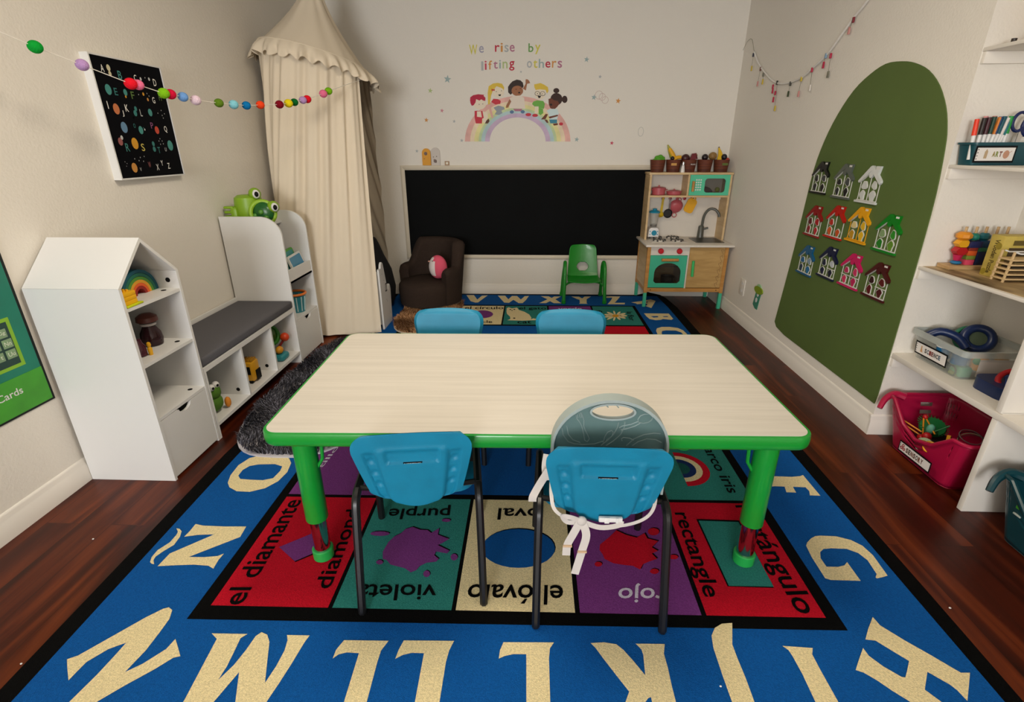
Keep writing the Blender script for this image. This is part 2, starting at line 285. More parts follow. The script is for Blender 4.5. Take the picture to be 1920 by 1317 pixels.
('black',3,(0.102,1.5,0.098,1.478,0.087,1.457,0.07,1.439,0.049,1.423,0.024,1.411,-0.003,1.403,-0.032,1.4,-0.061,1.401,-0.089,1.407,-0.115,1.417,-0.137,1.431,-0.154,1.449,-0.166,1.469,-0.172,1.49,-0.17,1.513,-0.162,1.535,-0.147,1.555,-0.126,1.573,-0.099,1.587,-0.069,1.596,-0.038,1.6,-0.006,1.598,0.025,1.591,0.052,1.579,0.074,1.563,0.09,1.544,0.099,1.523)),
('blue',4,(0.099,1.495,0.095,1.473,0.084,1.452,0.068,1.433,0.046,1.418,0.021,1.406,-0.006,1.398,-0.035,1.395,-0.065,1.396,-0.093,1.402,-0.118,1.412,-0.14,1.426,-0.158,1.443,-0.17,1.463,-0.175,1.485,-0.174,1.507,-0.165,1.529,-0.15,1.549,-0.129,1.567,-0.103,1.581,-0.073,1.59,-0.041,1.594,-0.009,1.592,0.022,1.585,0.049,1.573,0.071,1.557,0.087,1.538,0.096,1.517)),
('black',3,(0.271,1.498,0.276,1.525,0.299,1.55,0.315,1.565,0.348,1.605,0.383,1.582,0.421,1.568,0.457,1.594,0.462,1.565,0.5,1.552,0.469,1.518,0.488,1.501,0.462,1.486,0.475,1.461,0.443,1.446,0.418,1.433,0.404,1.407,0.381,1.423,0.35,1.426,0.313,1.433,0.283,1.454,0.279,1.475)),
('red',4,(0.265,1.493,0.27,1.52,0.294,1.545,0.309,1.56,0.343,1.6,0.377,1.577,0.416,1.563,0.451,1.589,0.456,1.56,0.494,1.547,0.463,1.514,0.482,1.496,0.456,1.482,0.47,1.456,0.438,1.442,0.413,1.428,0.398,1.403,0.376,1.419,0.345,1.422,0.307,1.429,0.278,1.449,0.274,1.471)),
('black',3,(0.269,1.427,0.266,1.421,0.261,1.416,0.254,1.415,0.247,1.416,0.243,1.42,0.242,1.426,0.244,1.432,0.25,1.437,0.257,1.438,0.263,1.437,0.268,1.433)),
('red',4,(0.266,1.423,0.263,1.417,0.258,1.413,0.251,1.411,0.244,1.412,0.24,1.416,0.239,1.422,0.241,1.428,0.247,1.433,0.254,1.434,0.26,1.433,0.265,1.429)),
('black',3,(0.514,1.603,0.509,1.593,0.499,1.585,0.487,1.581,0.476,1.584,0.47,1.591,0.469,1.601,0.474,1.612,0.484,1.62,0.496,1.624,0.507,1.621,0.514,1.614)),
('red',4,(0.51,1.599,0.505,1.588,0.495,1.58,0.483,1.577,0.473,1.579,0.466,1.587,0.465,1.597,0.47,1.608,0.48,1.616,0.492,1.619,0.503,1.616,0.51,1.609)),
('black',3,(0.553,1.472,0.549,1.466,0.542,1.461,0.533,1.46,0.525,1.461,0.52,1.465,0.519,1.47,0.523,1.476,0.53,1.481,0.539,1.483,0.547,1.481,0.552,1.477)),
('red',4,(0.549,1.468,0.546,1.462,0.538,1.457,0.529,1.456,0.521,1.457,0.516,1.461,0.515,1.466,0.519,1.472,0.526,1.477,0.535,1.478,0.543,1.477,0.548,1.473)),
('black',3,(0.466,1.401,0.463,1.395,0.456,1.39,0.448,1.388,0.44,1.389,0.436,1.394,0.435,1.4,0.438,1.406,0.445,1.411,0.453,1.413,0.461,1.411,0.466,1.407)),
('red',4,(0.463,1.397,0.46,1.391,0.453,1.386,0.445,1.384,0.437,1.386,0.432,1.39,0.431,1.396,0.435,1.402,0.442,1.407,0.45,1.409,0.458,1.407,0.462,1.403)),
('black',3,(0.676,1.678,0.846,1.676,0.838,1.338,0.683,1.339)),
('teal',4,(0.683,1.668,0.84,1.666,0.84,1.343,0.688,1.341)),
('purple',4,(-0.343,4.343,-0.345,4.314,-0.352,4.287,-0.365,4.264,-0.383,4.246,-0.404,4.234,-0.428,4.23,-0.452,4.233,-0.476,4.243,-0.497,4.26,-0.514,4.282,-0.527,4.309,-0.533,4.338,-0.533,4.367,-0.527,4.395,-0.514,4.42,-0.496,4.439,-0.474,4.452,-0.449,4.456,-0.424,4.453,-0.399,4.442,-0.378,4.424,-0.361,4.4,-0.349,4.373)),
('cream',4,(-0.23,4.532,-0.213,4.559,-0.181,4.525,-0.135,4.552,-0.115,4.475,-0.065,4.426,-0.019,4.345,0.001,4.251,-0.004,4.204,0.016,4.235,0.045,4.221,0.059,4.191,-0.076,4.169,-0.208,4.175,-0.183,4.214,-0.188,4.276,-0.219,4.355,-0.227,4.421)),
('black',5,(-0.185,4.487,-0.188,4.477,-0.194,4.473,-0.201,4.476,-0.204,4.486,-0.202,4.496,-0.195,4.5,-0.189,4.496)),
('black',5,(-0.148,4.491,-0.151,4.481,-0.157,4.477,-0.164,4.481,-0.167,4.491,-0.164,4.5,-0.158,4.505,-0.151,4.501)),
('black',5,(-0.171,4.46,-0.173,4.452,-0.178,4.449,-0.183,4.452,-0.185,4.459,-0.184,4.467,-0.179,4.47,-0.173,4.467)),
('black',5,(-0.139,4.235,-0.142,4.224,-0.149,4.22,-0.157,4.224,-0.161,4.235,-0.158,4.246,-0.15,4.251,-0.143,4.246)),
('cream',4,(0.85,4.335,0.84,4.318,0.82,4.308,0.797,4.307,0.781,4.317,0.776,4.332,0.786,4.349,0.806,4.359,0.829,4.36,0.846,4.35)),
('cream',4,(0.827,4.264,0.817,4.254,0.799,4.258,0.78,4.274,0.767,4.296,0.764,4.317,0.774,4.327,0.792,4.323,0.811,4.307,0.824,4.284)),
('cream',4,(0.773,4.218,0.766,4.214,0.758,4.228,0.752,4.254,0.75,4.284,0.753,4.304,0.76,4.308,0.768,4.294,0.774,4.267,0.776,4.238)),
('cream',4,(0.708,4.189,0.708,4.206,0.714,4.242,0.725,4.282,0.736,4.312,0.743,4.319,0.744,4.301,0.737,4.265,0.726,4.225,0.715,4.196)),
('cream',4,(0.655,4.224,0.663,4.247,0.682,4.279,0.707,4.308,0.727,4.323,0.735,4.318,0.727,4.294,0.707,4.262,0.682,4.233,0.663,4.219)),
('cream',4,(0.642,4.293,0.65,4.311,0.67,4.328,0.694,4.337,0.712,4.334,0.718,4.321,0.709,4.303,0.689,4.286,0.665,4.278,0.647,4.28)),
('cream',4,(0.651,4.364,0.66,4.378,0.679,4.382,0.701,4.374,0.717,4.358,0.721,4.34,0.711,4.326,0.692,4.323,0.671,4.33,0.655,4.346)),
('cream',4,(0.684,4.439,0.693,4.445,0.71,4.431,0.727,4.401,0.738,4.368,0.739,4.344,0.73,4.338,0.714,4.352,0.696,4.381,0.685,4.414)),
('cream',4,(0.751,4.481,0.756,4.474,0.759,4.443,0.757,4.4,0.753,4.362,0.747,4.343,0.742,4.35,0.739,4.38,0.741,4.423,0.745,4.462)),
('cream',4,(0.81,4.454,0.807,4.432,0.795,4.4,0.78,4.371,0.767,4.356,0.761,4.359,0.764,4.381,0.776,4.412,0.791,4.441,0.804,4.457)),
('cream',4,(0.85,4.406,0.841,4.385,0.82,4.36,0.795,4.342,0.775,4.337,0.769,4.347,0.778,4.369,0.799,4.393,0.824,4.411,0.844,4.416)),
('gold',5,(0.777,4.329,0.771,4.312,0.761,4.299,0.747,4.291,0.734,4.291,0.723,4.298,0.716,4.311,0.716,4.327,0.721,4.344,0.731,4.358,0.745,4.366,0.758,4.366,0.77,4.359,0.776,4.346)),
('red',4,(0.702,1.892,0.732,1.896,0.76,1.905,0.786,1.921,0.807,1.943,0.823,1.968,0.833,1.997,0.836,2.027,0.833,2.056,0.823,2.085,0.807,2.11,0.786,2.132,0.76,2.148,0.732,2.158,0.702,2.161)),
('cream',5,(0.702,1.924,0.725,1.927,0.746,1.935,0.766,1.947,0.782,1.963,0.794,1.982,0.802,2.004,0.804,2.027,0.802,2.049,0.794,2.071,0.782,2.09,0.766,2.106,0.746,2.119,0.725,2.126,0.702,2.129)),
('navy',6,(0.702,1.953,0.718,1.955,0.734,1.96,0.748,1.969,0.76,1.98,0.769,1.994,0.774,2.01,0.776,2.027,0.774,2.043,0.769,2.059,0.76,2.073,0.748,2.084,0.734,2.093,0.718,2.099,0.702,2.1)),
('tealdark',7,(0.702,1.981,0.712,1.982,0.722,1.985,0.731,1.991,0.738,1.998,0.743,2.007,0.747,2.016,0.748,2.027,0.747,2.037,0.743,2.046,0.738,2.055,0.731,2.062,0.722,2.068,0.712,2.071,0.702,2.072))]
RUGTXT=[('el diamante','black',(-0.941,1.204),(-0.028,0.534),(-0.074,-0.003)),
('diamond','black',(-0.674,1.28),(-0.026,0.406),(-0.059,-0.002)),
('purple','black',(-0.329,1.728),(-0.252,-0.012),(0.006,-0.086)),
('violeta','black',(-0.316,1.31),(-0.272,-0.008),(0.01,-0.067)),
('oval','black',(0.051,1.721),(-0.178,-0.006),(-0.001,-0.071)),
('el óvalo','black',(0.12,1.324),(-0.323,-0.008),(-0.004,-0.082)),
('rojo','white',(0.472,1.345),(-0.158,-0.006),(-0.018,-0.081)),
('rectangle','black',(0.579,1.712),(-0.008,-0.422),(0.079,0.003)),
('rectángulo','black',(0.838,1.766),(0.007,-0.533),(0.1,0.008)),
('el arco iris','black',(0.865,2.305),(-0.001,-0.455),(0.052,0.002)),
('castillo','white',(-0.987,1.819),(0.029,0.338),(-0.022,-0.001)),
('el círculo','black',(-0.618,4.486),(0.36,0.011),(-0.006,0.088)),
('circle','black',(-0.499,4.093),(0.166,0.005),(-0.005,0.071)),
('el gato','black',(-0.115,4.468),(0.253,0.008),(-0.003,0.106)),
('cat','black',(-0.119,4.092),(0.12,0.004),(-0.001,0.071)),
('verde','white',(0.244,4.493),(0.22,0.007),(0.004,0.073)),
('la flor','black',(0.863,4.454),(-0.017,-0.254),(0.053,0.002)),
('flower','black',(0.589,4.479),(-0.013,-0.362),(0.056,0.002))]
WORDS=[('W','yellow',-0.567,2.152,0.071,0.076),('e','lilac',-0.481,2.165,0.041,0.052),('r','red',-0.343,2.172,0.041,0.05),('i','orange',-0.294,2.171,0.02,0.067),('s','grey',-0.261,2.169,0.037,0.054),('e','mauve',-0.215,2.171,0.043,0.052),('b','green',-0.053,2.167,0.043,0.066),('y','yellow',0.004,2.151,0.047,0.071),('l','grey',-0.465,2.029,0.019,0.071),('i','pinkred',-0.435,2.035,0.018,0.069),('f','orange',-0.402,2.037,0.032,0.069),('t','mauve',-0.358,2.043,0.038,0.057),('i','greyteal',-0.308,2.044,0.016,0.065),('n','palegreen',-0.278,2.044,0.044,0.053),('g','red',-0.22,2.027,0.046,0.073),('o','grey',-0.065,2.047,0.044,0.053),('t','yellow',-0.01,2.046,0.037,0.061),('h','greyteal',0.038,2.046,0.046,0.069),('e','red',0.096,2.047,0.044,0.048),('r','orange',0.153,2.047,0.039,0.052),('s','mauve',0.202,2.045,0.039,0.054)]
STARS=[('greyteal',-0.768,1.964,0.034),('palegreen',-0.927,1.874,0.023),('pink',-0.831,1.712,0.019),('orange',-0.978,1.635,0.021),('grey',-1.085,1.372,0.017),('greyteal',0.452,2.107,0.024),('grey',0.576,1.974,0.016),('greyteal',0.532,1.812,0.025),('orange',0.748,1.782,0.025),('greyteal',0.395,1.467,0.023),('pinkred',0.716,1.436,0.019),('grey',-0.661,1.462,0.017),('grey',-0.117,2.017,0.011),('grey',-0.724,1.623,0.016)]
DECAL=[('rainbow|band','rb_red',0,(-0.633,1.453,-0.627,1.502,-0.614,1.549,-0.594,1.594,-0.566,1.637,-0.533,1.676,-0.493,1.712,-0.449,1.744,-0.4,1.771,-0.347,1.793,-0.292,1.809,-0.234,1.82,-0.175,1.826,-0.116,1.825,-0.057,1.819,-0,1.808,0.055,1.79,0.108,1.768,0.156,1.741,0.2,1.709,0.239,1.673,0.273,1.633,0.3,1.59,0.32,1.545,0.333,1.498,0.339,1.45,0.291,1.45,0.286,1.494,0.274,1.536,0.256,1.577,0.232,1.615,0.202,1.651,0.167,1.684,0.127,1.712,0.083,1.737,0.036,1.757,-0.014,1.773,-0.066,1.783,-0.119,1.789,-0.172,1.789,-0.225,1.784,-0.277,1.774,-0.327,1.759,-0.375,1.74,-0.419,1.715,-0.459,1.687,-0.495,1.654,-0.525,1.619,-0.549,1.58,-0.567,1.539,-0.579,1.497,-0.584,1.453)),
('rainbow|band','rb_orange',0,(-0.584,1.453,-0.579,1.497,-0.567,1.539,-0.549,1.58,-0.525,1.619,-0.495,1.654,-0.459,1.687,-0.419,1.715,-0.375,1.74,-0.327,1.759,-0.277,1.774,-0.225,1.784,-0.172,1.789,-0.119,1.789,-0.066,1.783,-0.014,1.773,0.036,1.757,0.083,1.737,0.127,1.712,0.167,1.684,0.202,1.651,0.232,1.615,0.256,1.577,0.274,1.536,0.286,1.494,0.291,1.45,0.252,1.45,0.248,1.49,0.237,1.528,0.221,1.566,0.199,1.601,0.171,1.634,0.139,1.663,0.103,1.69,0.063,1.712,0.02,1.731,-0.026,1.745,-0.073,1.755,-0.121,1.76,-0.17,1.76,-0.219,1.755,-0.266,1.746,-0.312,1.733,-0.355,1.714,-0.395,1.692,-0.432,1.666,-0.464,1.636,-0.491,1.604,-0.513,1.569,-0.53,1.531,-0.541,1.493,-0.545,1.453)),
('rainbow|band','rb_yellow',0,(-0.545,1.453,-0.541,1.493,-0.53,1.531,-0.513,1.569,-0.491,1.604,-0.464,1.636,-0.432,1.666,-0.395,1.692,-0.355,1.714,-0.312,1.733,-0.266,1.746,-0.219,1.755,-0.17,1.76,-0.121,1.76,-0.073,1.755,-0.026,1.745,0.02,1.731,0.063,1.712,0.103,1.69,0.139,1.663,0.171,1.634,0.199,1.601,0.221,1.566,0.237,1.528,0.248,1.49,0.252,1.45,0.213,1.451,0.209,1.486,0.2,1.521,0.185,1.555,0.166,1.586,0.141,1.616,0.112,1.643,0.079,1.667,0.043,1.687,0.004,1.704,-0.037,1.717,-0.08,1.726,-0.124,1.73,-0.168,1.731,-0.212,1.726,-0.254,1.718,-0.296,1.706,-0.335,1.689,-0.371,1.669,-0.404,1.645,-0.433,1.619,-0.458,1.589,-0.478,1.557,-0.493,1.524,-0.502,1.489,-0.506,1.453)),
('rainbow|band','rb_green',0,(-0.506,1.453,-0.502,1.489,-0.493,1.524,-0.478,1.557,-0.458,1.589,-0.433,1.619,-0.404,1.645,-0.371,1.669,-0.335,1.689,-0.296,1.706,-0.254,1.718,-0.212,1.726,-0.168,1.731,-0.124,1.73,-0.08,1.726,-0.037,1.717,0.004,1.704,0.043,1.687,0.079,1.667,0.112,1.643,0.141,1.616,0.166,1.586,0.185,1.555,0.2,1.521,0.209,1.486,0.213,1.451,0.189,1.451,0.186,1.484,0.177,1.516,0.163,1.548,0.145,1.578,0.122,1.605,0.095,1.63,0.064,1.653,0.031,1.672,-0.006,1.687,-0.044,1.699,-0.084,1.708,-0.125,1.712,-0.166,1.712,-0.207,1.708,-0.247,1.701,-0.286,1.689,-0.322,1.673,-0.356,1.655,-0.387,1.632,-0.414,1.607,-0.437,1.58,-0.455,1.55,-0.469,1.519,-0.478,1.486,-0.481,1.453)),
('rainbow|band','rb_blue',0,(-0.481,1.453,-0.478,1.486,-0.469,1.519,-0.455,1.55,-0.437,1.58,-0.414,1.607,-0.387,1.632,-0.356,1.655,-0.322,1.673,-0.286,1.689,-0.247,1.701,-0.207,1.708,-0.166,1.712,-0.125,1.712,-0.084,1.708,-0.044,1.699,-0.006,1.687,0.031,1.672,0.064,1.653,0.095,1.63,0.122,1.605,0.145,1.578,0.163,1.548,0.177,1.516,0.186,1.484,0.189,1.451,0.155,1.451,0.152,1.481,0.144,1.51,0.132,1.538,0.116,1.565,0.095,1.59,0.071,1.612,0.043,1.633,0.013,1.65,-0.02,1.664,-0.054,1.675,-0.09,1.682,-0.127,1.686,-0.164,1.686,-0.201,1.683,-0.237,1.676,-0.272,1.665,-0.305,1.651,-0.335,1.634,-0.363,1.614,-0.387,1.592,-0.407,1.567,-0.424,1.54,-0.436,1.512,-0.444,1.483,-0.447,1.453)),
('rainbow|band','rb_violet',0,(-0.447,1.453,-0.444,1.483,-0.436,1.512,-0.424,1.54,-0.407,1.567,-0.387,1.592,-0.363,1.614,-0.335,1.634,-0.305,1.651,-0.272,1.665,-0.237,1.676,-0.201,1.683,-0.164,1.686,-0.127,1.686,-0.09,1.682,-0.054,1.675,-0.02,1.664,0.013,1.65,0.043,1.633,0.071,1.612,0.095,1.59,0.116,1.565,0.132,1.538,0.144,1.51,0.152,1.481,0.155,1.451,0.112,1.451,0.109,1.476,0.103,1.501,0.092,1.526,0.078,1.549,0.061,1.57,0.04,1.589,0.016,1.607,-0.009,1.621,-0.038,1.634,-0.067,1.643,-0.098,1.649,-0.13,1.653,-0.161,1.653,-0.193,1.65,-0.224,1.644,-0.254,1.635,-0.282,1.623,-0.308,1.608,-0.331,1.591,-0.352,1.572,-0.37,1.55,-0.384,1.527,-0.394,1.503,-0.401,1.478,-0.403,1.452)),
('red_hair','skinpale',1,(-0.428,1.764,-0.431,1.751,-0.44,1.738,-0.453,1.728,-0.469,1.722,-0.487,1.72,-0.505,1.722,-0.521,1.729,-0.534,1.739,-0.542,1.751,-0.544,1.765,-0.541,1.779,-0.532,1.791,-0.519,1.801,-0.503,1.807,-0.485,1.809,-0.467,1.807,-0.451,1.801,-0.439,1.791,-0.431,1.778)),
('red_hair','hairred',2,(-0.573,1.795,-0.57,1.819,-0.542,1.836,-0.498,1.843,-0.443,1.838,-0.451,1.831,-0.434,1.814,-0.436,1.789,-0.455,1.792,-0.471,1.802,-0.488,1.792,-0.518,1.804,-0.524,1.777,-0.541,1.755,-0.558,1.75,-0.569,1.77)),
('red_hair','red2',2,(-0.534,1.708,-0.512,1.71,-0.463,1.707,-0.453,1.65,-0.467,1.645,-0.471,1.604,-0.527,1.605,-0.536,1.655)),
('red_hair','skinpale',3,(-0.513,1.705,-0.477,1.705,-0.47,1.655,-0.514,1.66)),
('red_hair','skinpale',1,(-0.466,1.705,-0.419,1.695,-0.414,1.655,-0.437,1.609,-0.462,1.614)),
('red_hair','brown',2,(-0.431,1.627,-0.409,1.645,-0.401,1.624,-0.415,1.604,-0.443,1.604)),
('red_hair','dark',3,(-0.488,1.761,-0.489,1.759,-0.492,1.757,-0.494,1.759,-0.495,1.761,-0.494,1.764,-0.492,1.765,-0.489,1.764)),
('red_hair','dark',3,(-0.455,1.765,-0.456,1.762,-0.459,1.761,-0.461,1.762,-0.462,1.765,-0.461,1.767,-0.458,1.769,-0.456,1.767)),
('blonde','hairyellow',1,(-0.412,1.759,-0.413,1.853,-0.403,1.906,-0.365,1.927,-0.322,1.932,-0.284,1.925,-0.265,1.895,-0.271,1.857,-0.29,1.891,-0.333,1.906,-0.366,1.872,-0.383,1.833,-0.395,1.764)),
('blonde','skinpale',2,(-0.265,1.857,-0.268,1.844,-0.276,1.832,-0.287,1.823,-0.302,1.817,-0.318,1.816,-0.334,1.818,-0.348,1.824,-0.359,1.833,-0.367,1.845,-0.369,1.857,-0.366,1.87,-0.359,1.882,-0.347,1.891,-0.333,1.896,-0.317,1.898,-0.301,1.896,-0.286,1.89,-0.275,1.881,-0.268,1.869)),
('blonde','dark',3,(-0.32,1.84,-0.293,1.841,-0.298,1.828,-0.312,1.827)),
('blonde','bow',3,(-0.379,1.887,-0.363,1.879,-0.349,1.886,-0.351,1.867,-0.365,1.873,-0.377,1.865)),
('blonde','red2',2,(-0.384,1.781,-0.362,1.806,-0.323,1.803,-0.296,1.788,-0.302,1.764,-0.346,1.759)),
('blonde','jeans',2,(-0.363,1.734,-0.319,1.751,-0.269,1.739,-0.261,1.721,-0.292,1.709,-0.283,1.689,-0.314,1.674,-0.353,1.679,-0.336,1.704)),
('blonde','rb_red',2,(-0.412,1.75,-0.39,1.744,-0.364,1.654,-0.381,1.647)),
('blonde','dark',3,(-0.333,1.863,-0.334,1.86,-0.336,1.859,-0.339,1.86,-0.339,1.863,-0.338,1.866,-0.336,1.867,-0.334,1.866)),
('blonde','dark',3,(-0.287,1.869,-0.288,1.866,-0.29,1.865,-0.292,1.866,-0.293,1.869,-0.292,1.872,-0.29,1.873,-0.287,1.872)),
('curly','hairdark',1,(-0.23,1.856,-0.231,1.9,-0.213,1.924,-0.192,1.943,-0.154,1.957,-0.122,1.951,-0.1,1.933,-0.093,1.904,-0.105,1.885,-0.192,1.851,-0.208,1.837)),
('curly','skintan',2,(-0.097,1.868,-0.099,1.855,-0.107,1.844,-0.118,1.834,-0.132,1.829,-0.148,1.827,-0.164,1.829,-0.179,1.835,-0.19,1.844,-0.198,1.856,-0.2,1.868,-0.198,1.881,-0.19,1.893,-0.179,1.902,-0.164,1.907,-0.149,1.909,-0.133,1.907,-0.118,1.901,-0.107,1.892,-0.1,1.881)),
('curly','dark',3,(-0.123,1.853,-0.125,1.849,-0.129,1.847,-0.135,1.847,-0.139,1.849,-0.141,1.853,-0.139,1.857,-0.135,1.86,-0.129,1.86,-0.125,1.857)),
('curly','skintan',2,(-0.1,1.885,-0.076,1.923,-0.076,1.957,-0.062,1.959,-0.046,1.949,-0.035,1.928,-0.062,1.923,-0.073,1.87)),
('curly','cloth',2,(-0.214,1.812,-0.181,1.827,-0.121,1.831,-0.088,1.812,-0.077,1.723,-0.22,1.729)),
('curly','skintan',3,(-0.217,1.803,-0.203,1.783,-0.231,1.734,-0.253,1.731,-0.247,1.754)),
('curly','mauve',2,(-0.187,1.724,-0.104,1.723,-0.115,1.703,-0.17,1.704)),
('curly','shoe',3,(-0.179,1.698,-0.182,1.691,-0.189,1.686,-0.198,1.684,-0.207,1.686,-0.214,1.691,-0.217,1.698,-0.214,1.705,-0.207,1.71,-0.198,1.712,-0.188,1.71,-0.182,1.705)),
('curly','shoe',3,(-0.081,1.699,-0.084,1.692,-0.09,1.687,-0.1,1.685,-0.109,1.687,-0.116,1.692,-0.119,1.699,-0.116,1.706,-0.109,1.711,-0.1,1.713,-0.091,1.711,-0.084,1.706)),
('curly','dark',3,(-0.156,1.88,-0.157,1.877,-0.159,1.876,-0.162,1.877,-0.163,1.88,-0.162,1.883,-0.159,1.885,-0.157,1.883)),
('curly','dark',3,(-0.119,1.886,-0.12,1.883,-0.122,1.881,-0.125,1.883,-0.126,1.886,-0.125,1.889,-0.123,1.89,-0.12,1.889)),
('glasses','skinpale',1,(0.099,1.845,0.097,1.83,0.09,1.816,0.08,1.805,0.068,1.799,0.053,1.796,0.039,1.799,0.026,1.806,0.016,1.817,0.009,1.83,0.006,1.845,0.008,1.86,0.015,1.874,0.025,1.884,0.037,1.891,0.052,1.893,0.066,1.891,0.079,1.884,0.089,1.873,0.096,1.86)),
('glasses','hairyellow',2,(-0,1.918,0.024,1.922,0.056,1.928,0.089,1.915,0.122,1.895,0.128,1.864,0.115,1.845,0.101,1.874,0.052,1.879,0.014,1.874,0.003,1.894)),
('glasses','dark',3,(0.031,1.828,0.063,1.828,0.056,1.811,0.042,1.808)),
('glasses','dark',3,(0.054,1.845,0.052,1.839,0.049,1.834,0.043,1.83,0.036,1.827,0.028,1.827,0.02,1.828,0.014,1.832,0.009,1.836,0.006,1.842,0.006,1.848,0.009,1.854,0.013,1.859,0.02,1.862,0.027,1.864,0.035,1.863,0.043,1.861,0.048,1.856,0.052,1.851,0.054,1.845,0.05,1.845,0.049,1.85,0.045,1.854,0.04,1.858,0.034,1.86,0.028,1.86,0.021,1.859,0.016,1.856,0.012,1.852,0.01,1.848,0.01,1.843,0.012,1.838,0.016,1.834,0.022,1.831,0.028,1.83,0.035,1.83,0.041,1.832,0.046,1.836,0.049,1.84,0.05,1.845)),
('glasses','dark',3,(0.101,1.844,0.1,1.838,0.096,1.832,0.09,1.828,0.083,1.826,0.075,1.825,0.068,1.827,0.061,1.83,0.056,1.835,0.053,1.841,0.053,1.847,0.056,1.853,0.061,1.858,0.067,1.861,0.075,1.862,0.082,1.862,0.09,1.859,0.095,1.855,0.099,1.85,0.101,1.844,0.097,1.844,0.096,1.849,0.093,1.853,0.088,1.856,0.082,1.858,0.075,1.859,0.069,1.858,0.063,1.855,0.059,1.851,0.057,1.846,0.057,1.842,0.059,1.837,0.064,1.833,0.069,1.83,0.076,1.829,0.082,1.829,0.088,1.831,0.093,1.835,0.096,1.839,0.097,1.844)),
('glasses','shirtgreen',2,(-0.017,1.762,-0.004,1.782,0.026,1.791,0.083,1.786,0.098,1.762,0.09,1.722,0.066,1.727,0.005,1.742)),
('glasses','skinpale',2,(0.011,1.742,0.043,1.742,0.033,1.683,0.006,1.683)),
('glasses','shirtgreen',3,(0.044,1.732,0.082,1.722,0.085,1.687,0.061,1.67,0.044,1.682)),
('glasses','red2',3,(-0.023,1.675,-0.026,1.669,-0.036,1.664,-0.049,1.662,-0.062,1.664,-0.072,1.669,-0.075,1.676,-0.072,1.682,-0.062,1.687,-0.049,1.688,-0.036,1.687,-0.026,1.682)),
('glasses','red2',3,(0.038,1.669,0.035,1.662,0.025,1.657,0.012,1.656,-0.001,1.657,-0.011,1.662,-0.015,1.669,-0.011,1.675,-0.002,1.68,0.011,1.682,0.025,1.68,0.034,1.675)),
('glasses','dark',4,(0.035,1.844,0.034,1.841,0.031,1.84,0.028,1.841,0.027,1.844,0.028,1.847,0.031,1.849,0.033,1.847)),
('glasses','dark',4,(0.075,1.842,0.074,1.839,0.072,1.838,0.069,1.839,0.068,1.842,0.069,1.845,0.071,1.846,0.074,1.845)),
('buns','hairbrown',1,(0.253,1.8,0.251,1.785,0.244,1.771,0.233,1.76,0.218,1.753,0.202,1.751,0.185,1.754,0.17,1.761,0.158,1.772,0.15,1.785,0.147,1.801,0.149,1.816,0.156,1.829,0.168,1.84,0.182,1.847,0.199,1.849,0.215,1.846,0.23,1.839,0.242,1.829,0.25,1.815)),
('buns','hairbrown',1,(0.224,1.867,0.221,1.857,0.211,1.85,0.198,1.847,0.184,1.85,0.174,1.857,0.17,1.868,0.173,1.878,0.183,1.885,0.196,1.888,0.21,1.885,0.22,1.877)),
('buns','hairbrown',1,(0.298,1.797,0.296,1.783,0.287,1.772,0.274,1.768,0.262,1.772,0.252,1.783,0.248,1.798,0.251,1.812,0.26,1.823,0.272,1.827,0.285,1.823,0.294,1.812)),
('buns','skindark',2,(0.129,1.801,0.151,1.808,0.179,1.791,0.211,1.785,0.228,1.761,0.207,1.736,0.181,1.714,0.148,1.727,0.133,1.756)),
('buns','dark',3,(0.164,1.755,0.162,1.75,0.157,1.747,0.15,1.747,0.145,1.75,0.143,1.755,0.144,1.761,0.15,1.764,0.157,1.764,0.162,1.761)),
('buns','shirtblue',2,(0.115,1.707,0.142,1.722,0.208,1.721,0.226,1.682,0.22,1.672,0.213,1.637,0.144,1.634,0.132,1.682)),
('buns','skindark',3,(0.108,1.682,0.127,1.677,0.106,1.637,0.065,1.635)),
('buns','skindark',3,(0.133,1.657,0.215,1.674,0.218,1.662,0.144,1.642)),
('buns','shorts',3,(0.139,1.634,0.211,1.634,0.211,1.604,0.151,1.602)),
('buns','skindark',3,(0.095,1.635,0.122,1.632,0.134,1.607,0.118,1.607)),
('buns','skindark',3,(0.173,1.599,0.217,1.604,0.22,1.589,0.184,1.584)),
('buns','red2',4,(0.266,1.597,0.264,1.591,0.257,1.586,0.248,1.584,0.239,1.586,0.231,1.591,0.229,1.597,0.231,1.604,0.238,1.609,0.247,1.61,0.257,1.609,0.264,1.604))]
SPACE_L=[('A','w',2.576,1.752,0.03),('B','teal',2.677,1.735,0.035),('C','w',2.779,1.734,0.028),('D','w',2.916,1.727,0.033),('E','teald',2.623,1.659,0.031),('F','green',2.73,1.652,0.033),('G','w',2.875,1.641,0.029),('H','green',2.93,1.658,0.03),('I','w',2.549,1.597,0.033),('K','w',2.666,1.591,0.032),('J','w',2.633,1.565,0.028),('L','grey',2.758,1.575,0.032),('O','teald',2.688,1.513,0.02),('P','mauve',2.815,1.518,0.029),('Q','w',2.915,1.502,0.033),('R','teal',2.603,1.413,0.037),('S','yellow',2.709,1.413,0.035),('T','teald',2.824,1.399,0.03),('U','grey',2.877,1.402,0.019),('V','grey',2.654,1.31,0.017),('W','rose',2.725,1.33,0.027),('X','w',2.781,1.316,0.03),('Y','w',2.821,1.335,0.026),('Z','w',2.87,1.319,0.029),('N','navy',2.574,1.506,0.022),('M','navy',2.697,1.553,0.02)]
